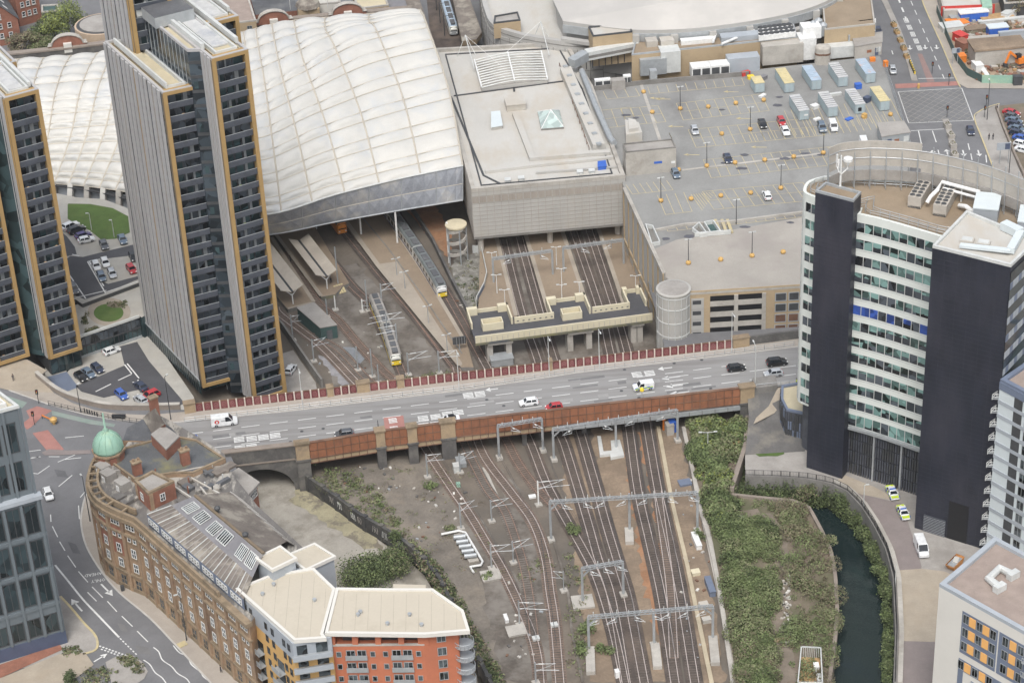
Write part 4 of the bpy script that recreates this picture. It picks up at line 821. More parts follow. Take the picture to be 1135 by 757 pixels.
 g=G();g.strip([p+Vector((.2,-.2))for p in fac],.9,13.3,M['metal_grey'],.6);g.build('soffit_beam',t)
 scr=smooth([Bz(917,213),Bz(930,207.5),Bz(950,205),Bz(973,204.5),Bz(1012,207),Bz(1050,214),Bz(1095,226),Bz(1140,244)],5);z=zw+1.6
 g=G();mid=18
 g.strip(scr[:mid+4],.2,z+2.6,M['louvre'],5.4);g.strip(scr[mid+3:],.2,z+1.8,M['louvre'],4.6);g.strip(offset(scr,-.3),.15,z-.4,M['roof_grey'],2.2)
 Q=resample(scr,3.0)
 for i,p in enumerate(Q):
  n=Vector((0,-1.2));g.tube([V3(p,z-2),V3(p,z+7.6)],.12,M['metal_grey'],5);g.tube([V3(p+n,z-2),V3(p+n*.6,z+3),V3(p,z+6)],.09,M['metal_grey'],4)
  if i%4==1 and i+1<len(Q):g.tube([V3(p,z-1.6),V3(Q[i+1],z+6)],.07,M['metal_grey'],4);g.tube([V3(Q[i+1],z-1.6),V3(p,z+6)],.07,M['metal_grey'],4)
 for zz in(z+1.6,z+4.4,z+6.4):g.tube([V3(p+Vector((0,-.15)),zz)for p in Q],.08,M['metal_grey'],4)
 g.build('roof_screen',t)
 c=W(931,216,z+.6);g=G();g.tube([c,c+Vector((0,0,8.5))],.22,M['white_steel'],8,.14)
 for a in(0,2.1,4.2):
  v=Vector((math.cos(a)*1.4,math.sin(a)*1.4,0));g.tube([c+Vector((0,0,4.4)),c+v*.9+Vector((0,0,5.6)),c+v*.9+Vector((0,0,7.6))],.13,M['white_steel'],5);g.box(c+v*.9+Vector((0,0,7.3)),(.35,.25,1.9),M['white_steel'],a)
 g.lathe(c+Vector((1.3,0,7.2)),[(.1,0),(.9,.1),(.9,.7),(.1,.9)],M['white_steel'],12)
 g.build('aerial_mast',t)
 def chiller(p,q,label):
  a,b=W2(*p,z-2.2),W2(*q,z-2.2);d=(b-a).normalized();L=(b-a).length;rz=math.atan2(d.y,d.x);c=(a+b)/2
  r=thing('roof_chiller',label,'chiller',V3(c,z-2.2))
  g=G();g.box((c.x,c.y,z-2.2+.25),(L,2.4,.5),M['metal_dark'],rz);g.box((c.x,c.y,z-.9),(L,2.6,2.2),M['louvre'],rz);g.build('casing',r)
  n=Vector((-d.y,d.x));k=int(L/1.25)
  for i in range(k):
   for s in(-.6,.6):
    f=G();e=a+d*((i+.5)*L/k)+n*s;f.lathe((e.x,e.y,z+.2),[(.5,0),(.52,.22),(.42,.24)],M['metal_dark'],10);f.lathe((e.x,e.y,z+.2),[(.56,0),(.56,.18)],M['louvre'],10);f.build('fan',r)
 chiller((1013,231),(1028,206.5),'beige air chiller on the dark office roof, left one of the pair, with round fans')
 chiller((1041,240),(1056,212),'beige air chiller on the dark office roof, right one of the pair, beside white pipes')
 g=G();f_=lambda x,y,h:W(x,y,z-2.2)+Vector((0,0,h))
 g.tube([f_(1027,231,1.2),f_(1031,229,2.2),f_(1038,226,3),f_(1043,218,3.2),f_(1084,229,3.2),f_(1082,240,3),f_(1077,246,.8)],.4,M['white_steel'],8);g.tube([f_(1063,232,.8),f_(1070,236,1.4),f_(1078,240,1)],.45,M['white_steel'],8)
 g.tube([f_(1045,221,2.4),f_(1088,233,2.4)],.28,M['white_steel'],8)
 for x,y in((1046,219),(1065,224),(1084,229)):g.tube([f_(x,y,0),f_(x,y,3.2)],.14,M['white_steel'],5)
 tag(g.build('pipework'),'thick white pipe run looping over the dark office roof','pipe')
 for(x,y),lb in(((1093,241),'pale blue plant cabin on the dark office roof beside the white pipes'),((1142,256),'pale blue plant cabin at the right edge of the dark office roof')):
  c=W(x,y,z-2.2);r=thing('plant_cabin',lb,'plant cabin',c);g=G();g.box(c+Vector((0,0,1.7)),(4.6,6.5,3.4),M['grey_panel'],-.3);g.build('casing',r);g=G();g.box(c+Vector((0,0,3.5)),(4.8,6.7,.25),M['pale_panel'],-.3);g.build('roof',r)
 z=66.0
 c=W(1100,262,z);r=thing('roof_duct','pale metal duct elbow on the pale square roof of the dark tower','duct',c);g=G()
 a,b,e=W(1112,249,z+.9),W(1131,258,z+.9),W(1120,278,z+.9);g.bar(a,b,1.8,1.5,M['pale_panel']);g.bar(b,e,1.4,1.2,M['pale_panel']);g.bar(W(1064,272,z+.5),e,1.2,.5,M['pale_panel']);g.build('duct_run',r)
 for(x,y),lb in(((1072,268),'small white raised rooflight on the pale square roof'),((1090,271),'flat white hatch on the pale square roof')):
  c=W(x,y,z);g=G();g.box(c+Vector((0,0,.3)),(2.4,1.8,.6),M['roof_pale'],-.4);g.box(c+Vector((0,0,.65)),(1.9,1.3,.2),M['metal_pale'],-.4);tag(g.build('roof_hatch'),lb,'roof hatch')
 a=W2(1046,612,ZP);b=W2(1075,619,ZP)
 g=G();A,B=s2[0],s2[1];L=(B-A).length;face_box(g,A,B,L*.12,L*.42,zb,zb+4,.04,.16,M['charcoal_light']);
 for k in range(10):face_box(g,A,B,L*.12,L*.42,zb+.2+k*.38,zb+.26+k*.38,.16,.2,M['metal_grey'])
 g.build('roller_shutter',t)
 g=G();face_box(g,A,B,L*.45,L*.72,zb,zb+9,.04,.08,M['black']);g.build('recessed_entrance',t)
 P=[W2(x,y,8.6)for x,y in((866,429),(894,424),(900,440),(896,461),(871.5,455.6),(865.6,444))]
 t2=thing('low_annex','low dark slatted annex with a sandy flat roof beside the bridge end','annex',cen(P,zb))
 g=G();g.prism(P,zb,8.6,M['charcoal_light'],M['roof_sand']);g.build('wall',t2);g=G();parapet(g,P,8.6,.5,.5,M['blue_panel']);g.build('parapet',t2)
 g=G();PP=ccw(P);rr=random.Random(8)
 for i in range(len(PP)):
  a,b=PP[i],PP[(i+1)%len(PP)];L=(b-a).length
  for k in range(int(L/.5)):
   for zz in(2.1,4.3,6.4):face_box(g,a,b,k*.5,k*.5+.3,zz,zz+2.0,.03,.12+.2*rr.random(),M[rr.choice(['metal_dark','blue_panel','charcoal_light','metal_dark'])])
 g.build('slats',t2)
dark_office()
def right_flats():
 z=42;c=W2(1108.5,423,z);b=W2(1135,405,z);f=W2(1135,437,z)
 d1=(f-c).normalized();d2=(b-c).normalized();P=[c,c+d1*22,c+d1*22+d2*22,c+d2*22]
 t=thing('apartment_block','pale panelled flats with grey floor bands and cage balconies, right edge beside the dark tower','apartments',V3(c,ZP))
 g=G();g.prism(P,ZP,z,M['pale_panel'],M['roof_mauve']);g.build('wall',t)
 g=G();parapet(g,P,z,.9,.6,M['blue_panel']);g.build('parapet',t)
 L=22;wm=win_mesh(1.6,2.0,'metal_grey','window_glass',2,1,.08)
 for k in range(12):
  g=G();zz=z-1.6-k*3.1;face_box(g,c,P[1],-.05,L,zz,zz+(1.6 if k==0 else .8),.0,.12,M['grey_panel']if k else M['blue_panel']);g.build('floor_band',t)
  put_wins(wm,t,c,P[1],(.33,.7),[zz-1.2],out=.02)
  g=G();face_box(g,c,P[1],L*.17,L*.26,zz-2.3,zz,.02,.1,M['metal_dark']);g.build('infill_panel',t);g=G();face_box(g,c,P[1],L*.42,L*.55,zz-2.3,zz,.02,.1,M['charcoal_light']if k>3 else M['pale_panel']);g.build('infill_panel',t)
  b_=G();q=c+d2*1.2;n=Vector((-1,-.15));zz-=2.5
  fr=[q+d2*-1.0,q+n*1.7-d2*.5,q+n*1.7+d2*1.0,q+d2*1.6]
  b_.prism([q-d2,q+n*1.6-d2*.4,q+n*1.6+d2,q+d2*1.6],zz,zz+.15,M['metal_grey'])
  for h in(.6,1.15):b_.tube([V3(p,zz+h)for p in fr],.07,M['metal_pale'],4)
  for p in fr:b_.tube([V3(p,zz),V3(p,zz+1.15)],.07,M['metal_pale'],4)
  b_.tube([V3(fr[1],zz),V3(fr[2],zz+1.15)],.05,M['metal_pale'],4);b_.build('cage_balcony',t)
 z=30;a=W2(1041,650,z);k_=W2(1102.6,597.7,z);e=W2(1135,703,z);d1=(e-a);d1n=d1.normalized();d2=k_-a
 P=[a,a+d1n*36,a+d1n*36+d2,k_]
 t=thing('apartment_block','white rendered flats with orange window panels and a brown flat roof, bottom right corner','apartments',V3(a,ZP))
 g=G();g.prism(P,ZP,z,M['white_render'],M['roof_mauve']);g.build('wall',t)
 g=G();parapet(g,P,z,.9,.7,M['grey_panel']);g.build('parapet',t)
 wm=win_mesh(1.2,1.85,'metal_grey','window_glass',2,1,.07);op=G();op.box((0,-.06,0),(1.35,.1,1.9),M['orange_panel']);opm=proto(op)
 L=36
 def blk(u0,u1,z0,z1,nm='infill_panel',mt='blue_panel'):
  g=G();face_box(g,a,P[1],u0,u1,z0,z1,.0,.06,M[mt]);g.build(nm,t)
 blk(5.3,12.9,z-11.2,z-2.2);blk(13.2,21.5,z-11.2,z-2.2)
 for r,zz in enumerate((z-3.6,z-6.5,z-9.5)):
  for i,u in enumerate((6.2,9.1,12.0,14.6,17.8)):mesh_part(wm,'window',t,V3(a+d1n*u+Vector((d1n.y,-d1n.x))*.07,zz),math.atan2(d1n.y,d1n.x))
  for u in(7.6,10.5,16.2):mesh_part(opm,'orange_panel',t,V3(a+d1n*u+Vector((d1n.y,-d1n.x))*.06,zz),math.atan2(d1n.y,d1n.x))
  g=G();zz2=zz-1.2;face_box(g,a,P[1],19,21.6,zz2,zz2+.15,0,1.4,M['metal_grey'])
  for q in range(7):face_box(g,a,P[1],19+q*.42,19.06+q*.42,zz2,zz2+1.1,1.32,1.4,M['metal_grey'])
  face_box(g,a,P[1],19,21.6,zz2+1.05,zz2+1.15,1.3,1.42,M['metal_grey']);g.build('balcony',t)
 blk(5.3,20,z-15,z-12.6);blk(5.3,6.4,z-27,z-15)
 for zz,us,os_ in((z-13.8,(5.9,8.9,12.0,15.5,18.5),(7.3,10.5)),(z-17.2,(8.9,12.2,15.5),(10.5,))):
  for u in us:mesh_part(wm,'window',t,V3(a+d1n*u+Vector((d1n.y,-d1n.x))*.07,zz),math.atan2(d1n.y,d1n.x))
  for u in os_:mesh_part(opm,'orange_panel',t,V3(a+d1n*u+Vector((d1n.y,-d1n.x))*.065,zz),math.atan2(d1n.y,d1n.x))
 blk(8.2,18,z-18.3,z-16.1)
 c=W(1112,645,z);r=thing('roof_duct','silver U shaped duct on the brown roof of the white flats','duct',c)
 g=G();p=[W(x,y,z+.7)for x,y in((1108,651),(1096,641),(1108,629.5),(1123,637))];g.tube(p,.75,M['metal_pale'],10);g.build('duct_run',r);g=G();g.box(p[0],(2.2,1.2,1.3),M['metal_pale'],.6);g.box(p[3],(2.2,1.2,1.3),M['metal_pale'],.6);g.build('cowl',r)
right_flats()
def station_block():
 z=18.7;zs=5.0
 FL,FR=W2(522.3,210,z),W2(692.9,194.5,z);BR,BL=W2(628,46,z),W2(481,54,z);MR=W2(657,95,z)
 P=[FL,FR,MR,BR,BL]
 t=thing('station_block','pale concrete block on columns above the railway platforms, with a ribbed skylight on its roof','building',cen(P,0))
 g=G();g.prism(P,zs,z-.8,M['block_wall'],M['roof_pale'],True);g.build('wall',t)
 g=G();parapet(g,P,z-.8,1.0,.9,M['concrete']);Q=inset_poly(ccw(P),2.6);parapet(g,Q,z-.8,.35,.25,M['metal_dark']);g.build('parapet',t)
 L=(FR-FL).length
 g=G()
 for k in range(22):face_box(g,FL,FR,k*L/21-.04,k*L/21+.04,zs,z,0,.05,M['block_band'])
 for k in range(1,13):face_box(g,FL,FR,0,L,zs+k*1.06-.03,zs+k*1.06+.03,0,.045,M['block_band'])
 face_box(g,FL,FR,0,L,zs-.1,zs+.5,.0,.12,M['concrete_dark']);g.build('cladding_joints',t)
 g=G()
 for k in range(21):
  face_box(g,FL,FR,k*L/21+.12,(k+1)*L/21-.12,z-3.9,z-2.2,.02,.06,M['block_band'])
 g.build('louvre_band',t)
 LL=(FL-BL).length;g=G()
 for k in range(20):face_box(g,BL,FL,k*LL/19-.04,k*LL/19+.04,zs,z,0,.05,M['block_band'])
 for k in range(1,13):face_box(g,BL,FL,0,LL,zs+k*1.06-.03,zs+k*1.06+.03,0,.045,M['block_band'])
 g.build('cladding_joints',t)
 for x,y in((533.5,281),(610,272),(685,262.5)):
  for k in range(3):
   c=W(x,y,0)+(V3(BL-FL,0).normalized()*(k*14));g=G();g.tube([c,c+Vector((0,0,zs))],.75,M['concrete'],12);g.build('column',t)
 zr=z-.78;rl=lambda x,y,h=0:W(x,y,zr)+Vector((0,0,h))
 g=G()
 for pl in([(503,107),(629,90),(631,76)],[(570,102),(569,92)],[(500,108),(536,195),(556,205)]):g.strip([Vector(rl(*p)[:2])for p in pl],.5,zr+.02,M['metal_dark'],.18)
 g.strip(Ws([(571,128),(590,178),(655,172),(676,171)],zr),1.6,zr+.02,M['roof_pale'],.9);g.strip(Ws([(538,192),(592,185),(680,176)],zr),.9,zr+.02,M['roof_pale'],.7)
 g.strip(Ws([(594,193),(690,186)],zr),.5,zr+.02,M['block_wall'],.5)
 g.build('roof_kerbs',t)
 sk=thing('ribbed_skylight','white ribbed skylight frame on the pale station block roof','skylight',rl(566,85))
 a,b,c,d=rl(526,72),rl(600,62),rl(607,93),rl(534,102)
 g=G();P2=[Vector(p[:2])for p in(d,c,b,a)];g.prism(P2,zr+.02,zr+1.0,M['block_wall'],M['concrete'])
 g.build('kerb',sk)
 for k in range(12):
  s=k/11;p=a.lerp(d,s);q=b.lerp(c,s);r_=G();pts=[p.lerp(q,i/8)+Vector((0,0,1.2+.9*math.sin(math.pi*i/8)))for i in range(9)];r_.tube(pts,.17,M['metal_pale'],5);r_.build('rib',sk)
 g=G()
 for s in(0,.5,1):p=a.lerp(b,s);q=d.lerp(c,s);h=Vector((0,0,1.4+.9*math.sin(math.pi*s)));g.bar(p+h,q+h,.35,.35,M['white_steel'])
 g.build('beams',sk)
 for x,y,hx in((517,62,0),(600,47,0)):
  g=G();p=rl(x,y);tp=p+Vector((0,0,6));e=rl(x+9,y+20,1.4)
  g.tube([tp,e],.13,M['metal_pale'],6);g.tube([p+Vector((-2.5,0,0)),tp],.09,M['metal_pale'],5);g.tube([p+Vector((2.5,0,0)),tp],.09,M['white_steel'],5);g.tube([tp,rl(x+40 if hx==0 and x<560 else x-40,y+18,1.4)],.05,M['white_steel'],4)
  tag(g.build('stay_mast'),'white steel stay mast at the back of the pale roof, %s of two'%('left' if x<560 else 'right'),'mast')
 pyr=thing('pyramid_rooflight','glazed pyramid rooflight on the pale station block roof','skylight',rl(612,134))
 q=[rl(x,y,.5)for x,y in((600,145),(625,143),(620,124),(596,126))];ap=rl(611,132,2.6);g=G();g.prism([Vector(p[:2])for p in q],zr,zr+.5,M['concrete_dark']);g.build('kerb',pyr)
 g=G();gm=glass('pale_glazing',(.42,.5,.47),.2,.6,.2)
 for i in range(4):g.add([q[i],q[(i+1)%4],ap],[(0,1,2)],gm);g.tube([q[i],ap],.12,M['white_steel'],4)
 g.build('glazing',pyr)
 def pbox(name,pts,h,lab,cat,mt='roof_pale',top=None,z0=zr):
  P=Ws(pts,z0);o=thing(name,lab,cat,cen(P,z0));g=G();g.prism(P,z0,z0+h*.85,M[mt]);g.build('casing',o);g=G();g.prism(inset_poly(ccw(P),-.12),z0+h*.85,z0+h,M[top or mt]);g.build('cover',o);return o
 pbox('roof_housing',[(562,124),(583,122),(581,112),(559,114)],1.8,'small pitched pale housing on the station block roof, next to the ribbed skylight','roof housing')
 pbox('roof_housing',[(545,145),(557,143),(554,127),(545,128)],1.0,'narrow ochre trimmed rooflight box on the pale station block roof','roof housing','block_wall','pale_panel')
 pbox('water_tank',[(663,189),(672,188),(671,182),(663,183)],1.0,'small bright blue tank on the front corner of the pale roof','tank','blue_paint')
 for k,(x0,y0)in enumerate(((560,203),(575,201),(640,194),(653,193))):pbox('roof_vent',[(x0,y0),(x0+6,y0-.6),(x0+5.5,y0-3.6),(x0-.3,y0-3)],.7,'%s from left of four small white vents along the front edge of the pale roof'%ORD[k],'roof vent','metal_pale')
 d=thing('service_duct','long low grey service duct along the right side of the pale roof','duct',rl(650,130))
 g=G();g.bar(rl(627,82,1),rl(664,168,1),3.0,2.0,M['roof_pale']);g.build('duct_run',d)
 g=G()
 for k in range(9):s=k/8;p=rl(627,82,2.1).lerp(rl(664,168,2.1),s);g.box(p,(1.2,1.0,.5),M['metal_grey'],.3)
 for k in range(14):s=k/13;p=rl(620,74,0).lerp(rl(653,168,0),s);g.tube([p,p+Vector((0,0,1.1))],.07,M['rust_dark'],4)
 g.tube([rl(620,74,1.1),rl(653,168,1.1)],.08,M['rust_dark'],4);g.build('vents',d)
 g=G();pts=[rl(x,y,1.3)for x,y in((645,84),(660,122),(677,160),(681,164))];g.tube(pts,.8,M['metal_grey'],10);tag(g.build('service_pipe'),'fat grey pipe running along the edge between pale roof and car park','pipe')
 d=thing('enclosed_walkway','long grey enclosed walkway crossing behind the car park corner','walkway',rl(660,80))
 g=G();a,b,c=rl(634,82,3),rl(650,75,3.6),rl(706,64,3.6);g.bar(a,b,2.6,2.4,M['metal_grey']);g.bar(b,c,2.6,2.4,M['metal_pale']);g.build('casing',d);g=G()
 for k in range(9):p=b.lerp(c,k/8)-Vector((0,0,1.2));g.tube([p-Vector((0,0,3)),p],.12,M['metal_dark'],4)
 g.bar(b-Vector((0,1.36,.2)),c-Vector((0,1.36,.2)),.05,.8,M['concrete_dark']);g.build('legs',d)
station_block()
def car_park():
 z=ZC
 P=Ws([(693,212),(737,306.5),(757,327),(900,318),(985,315),(1009.5,168),(981,77),(975,62),(655,98)],z)
 t=thing('car_park','multi storey car park with rooftop parking and a tan brick front with open decks','car park',cen(P,0))
 g=G();g.prism(P,0,z,M['concrete'],M['asphalt_deck']);g.build('deck',t)
 A,B=W2(693,212,z),W2(737,306.5,z);L=(B-A).length;g=G();gm=G()
 face_box(g,A,B,0,L,.0,z+.9,.02,.3,M['block_wall'])
 for k in range(9):face_box(gm,A,B,k*L/8-.25,k*L/8+.25,0,z+.9,.3,.55,M['tan_brick'])
 face_box(gm,A,B,0,L,3.4,4.2,.3,.6,M['tan_brick']);face_box(gm,A,B,0,L,z+.2,z+1.0,.31,.6,M['concrete'])
 g.build('side_wall',t);gm.build('wall_frame',t)
 A,B=W2(757,327,z),W2(900,318,z);L=(B-A).length;z0=7
 g=G();face_box(g,A,B,-1,L,z0,z+.9,.02,.2,M['tan_brick']);g.build('front_wall',t)
 sc_=L/(900-757)
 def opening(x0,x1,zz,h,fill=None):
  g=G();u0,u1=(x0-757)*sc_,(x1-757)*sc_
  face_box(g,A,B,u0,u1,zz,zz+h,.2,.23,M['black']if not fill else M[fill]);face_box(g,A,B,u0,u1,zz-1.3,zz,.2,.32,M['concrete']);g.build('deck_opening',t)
 for k in range(4):
  zz=z-1.9-k*2.75
  for x0,x1 in((787,814),(818,846)):opening(x0,x1,zz-.1,1.35)
  for x0,x1 in((859,872),(874,886)):
   g=G();u0,u1=(x0-757)*sc_,(x1-757)*sc_;face_box(g,A,B,u0,u1,zz-1.2,zz+1.0,.2,.26,M['metal_grey']);face_box(g,A,B,u0+.2,u1-.2,zz-.9,zz+.8,.26,.3,M['rust_dark']if k>1 else M['metal_dark']);g.build('louvre_window',t)
  g=G();u0=(766-757)*sc_;face_box(g,A,B,u0,u0+2.8,zz-2,zz+.9,.2,.3,M['block_wall']);face_box(g,A,B,u0+.3,u0+2.2,zz-.6,zz+.4,.3,.34,M['metal_dark']);g.build('stair_panel',t)
 for x in(815.5,846.5):
  g=G();u=(x-757)*sc_;face_box(g,A,B,u-.4,u+.5,z0,z-.6,.2,.45,M['concrete']);g.build('white_pier',t)
 BR=Ws([(724,277),(750,266),(890,241),(940,236),(940,314),(900,317),(757,326),(737,306)],z);g=G();g.poly(BR,z+.05,M['deck_brown']);g.build('lower_deck',t)
 g=G();g.strip(Ws([(724,257),(760,250),(812,247),(895,236)],z),.5,z,M['concrete'],.6);g.strip(Ws([(693,212),(737,306.5)],z),.4,z,M['concrete'],1.0);g.strip(Ws([(757,327),(900,318)],z),.5,z,M['concrete'],.55)
 g.build('deck_kerb',t)
 for(pts,mt)in(([(767,257),(776,263.5),(784,262.5),(775,250)],'concrete_dark'),([(780,250),(787,261.5),(799,260),(791,248)],'green_hut'),([(715,252),(722,274),(732,272),(724,254)],'concrete_dark')):
  Q=Ws(pts,z);g=G();g.poly(Q,z+.09,M[mt]);parapet(g,Q,z+.05,.25,1.0,M['metal_pale']);g.build('ramp_opening',t)
 g=G();g.strip(Ws([(770,263),(810,260)],z),.3,z+.1,M['metal_pale'],1.1)
 for x in(793,800,806):g.strip(Ws([(x,245),(x+5,259)],z),.7,z+.1,M['yellow_line'],.4)
 g.build('ramp_barriers',t)
 c=W2(746.5,320,18.2);g=G();g.lathe((c.x,c.y,0),[(3.7,3),(3.7,17.9),(3.9,18),(3.9,18.3),(3.4,18.4)],M['block_wall'],28);o=g.build('stair_tower',t,False)
 g=G()
 for zz in(7.5,11,14.5,17.3):g.lathe((c.x,c.y,zz),[(3.74,0),(3.8,.02),(3.8,.2),(3.74,.22)],M['metal_pale'],28)
 for k in range(9):a=math.pi+k*math.pi/8;g.tube([(c.x+3.76*math.cos(a),c.y+3.76*math.sin(a),3),(c.x+3.76*math.cos(a),c.y+3.76*math.sin(a),17.8)],.07,M['metal_pale'],4)
 g.build('tower_bands',t)
 g=G();g.lathe((c.x,c.y,18.4),[(3.4,0),(3.0,.1),(.1,.25)],M['roof_grey'],20);g.build('tower_roof',t)
 g=G();zz=z+.03;k5=5.675
 Z5=lambda x,y:W2(650+x/k5,70+y/k5,zz)
 def row(a,b,e,n,mid=True):
  """double bay row: a->b along the aisle side, e = far corner above a"""
  A,B,E=Z5(*a),Z5(*b),Z5(*e);v=E-A
  g.strip([A,B],.15,zz,M['yellow_line'])
  if mid:g.strip([A+v,B+v],.15,zz,M['yellow_line'])
  for i in range(n+1):p=A.lerp(B,i/n);g.strip([p,p+v],.14,zz,M['yellow_line'])
  if mid:g.strip([A+v*.5,B+v*.5],.12,zz,M['yellow_line'])
 row((135,408),(320,388),(95,298),3);row((262,392),(500,370),(215,290),4)
 row((400,195),(995,140),(385,150),10,False);row((130,228),(335,208),(105,180),3,False)
 row((610,360),(1150,300),(565,255),9);row((690,532),(1500,455),(640,420),13);row((560,520),(560,521),(520,440),1)
 row((785,722),(1760,620),(735,610),16)
 g.build('bay_markings',t)if False else None
 K3=lambda x,y:W2(670+x/3.547,150+y/3.547,zz)
 def row3(a,b,e,n,mid=True):
  A,B,E=K3(*a),K3(*b),K3(*e);v=E-A;g.strip([A,B],.15,zz,M['yellow_line'])
  if mid:g.strip([A+v,B+v],.15,zz,M['yellow_line']);g.strip([A+v*.5,B+v*.5],.12,zz,M['yellow_line'])
  for i in range(n+1):p=A.lerp(B,i/n);g.strip([p,p+v],.14,zz,M['yellow_line'])
 row3((430,292),(830,255),(385,222),10);row3((240,312),(345,300),(208,236),3,False);row3((250,378),(790,320),(243,366),14,False)
 for i in range(9):p=K3(340+i*10,232-i*1.0);q=K3(385+i*6,295-i*8);g.strip([p,q],.15,zz,M['yellow_line'])
 row3((110,232),(270,215),(85,195),6,False)
 X5=lambda x,y:W2(830+x/k5,50+y/k5,zz)
 A,B=X5(300,590),X5(980,510)
 for i in range(17):p=A.lerp(B,i/16);g.strip([p,p+(X5(215,395)-X5(300,590))*.9],.14,zz,M['yellow_line'])
 for i in range(22):p=X5(20+i*40,610-i*6);g.strip([p,p+(X5(0,565)-X5(20,610))],.14,zz,M['yellow_line'])
 for x,y in((455,222),(492,228),(572,400),(672,578),(920,182),(1000,350),(1095,530)):q=Z5(x,y);g.strip([q-Vector((1.5,-.2)),q+Vector((1.5,-.2))],.3,zz,M['yellow_line']);g.add([V3(q+Vector((-1.2,.9)),zz),V3(q+Vector((-2.4,.3)),zz),V3(q+Vector((-1.2,-.4)),zz)],[(0,1,2)],M['yellow_line'])
 g.build('bay_markings',t)
 st=mat('oil_stain',(.10,.10,.115),.7,.2,.5);g=G();rr=random.Random(3)
 for x,y,a,b in((733,184,5,1.6),(697,187,6,1.5),(870,176,6,1.4),(893,170.5,7,1.2),(825,172,5,1.5),(822,187,7,1.6),(802,181,3,1.3),(910,172,5,1),(826,252,6,1.6),(876,247,5,1.3),(738,265,5,1.8),(764,262.5,7,2.2),(800,122,4,1),(694,128,6,1.2),(705,131,4,1),(864,108,5,1.1),(862,117,6,1.6)):
  pts=[W2(x+a*math.cos(i*math.pi/6)*rr.uniform(.7,1.15),y+b*math.sin(i*math.pi/6)*rr.uniform(.7,1.15),z)for i in range(12)];g.poly(pts,z+.07,st);g.build('deck_stain',t);g=G()
 for p,q in(((710,92),(733,160)),((756,189),(915,170))):
  a,b=W2(*p,z),W2(*q,z);g.strip([a,b],.8,z+.062,M['concrete']);g.build('drain_line',t);g=G()
 Q=Ws([(694,196),(749.5,190),(747,180),(692,185)],z);Q=[W2(694,195.5,z),W2(749.5,190,z)];d=Q[1]-Q[0];n=Vector((-d.y,d.x)).normalized()*4.6
 t2=thing('stair_hut','weathered grey concrete stair and plant hut at the corner of the rooftop car park','hut',V3(Q[0],z));HP=[Q[0],Q[1],Q[1]+n,Q[0]+n]
 g=G();g.prism(HP,z,z+6.3,M['concrete'],M['roof_grey']);g.build('wall',t2);g=G();parapet(g,HP,z+6.3,.3,.3,M['concrete_dark']);g.prism(inset_poly(ccw(HP),.6),z+6.3,z+6.36,M['roof_grey']);g.build('roof',t2)
 g=G();L=d.length;face_box(g,Q[0],Q[1],L*.56,L*.72,z+2.6,z+3.2,.02,.05,M['blue_paint']);face_box(g,Q[0],Q[1],L*.9,L*.98,z+2.3,z+2.9,.02,.05,M['white_steel']);g.build('wall_sign',t2)
 P3=Ws([(694,160),(712,157),(708,146),(693,143)],z);t3=thing('roof_housing','pale rendered plant housing behind the concrete hut','roof housing',cen(P3,z));g=G();g.prism(P3,z,z+2.6,M['roof_pale']);g.build('casing',t3);g=G();g.prism(inset_poly(ccw(P3),.8),z+2.6,z+3.6,M['roof_pale']);g.build('cover',t3)
car_park()
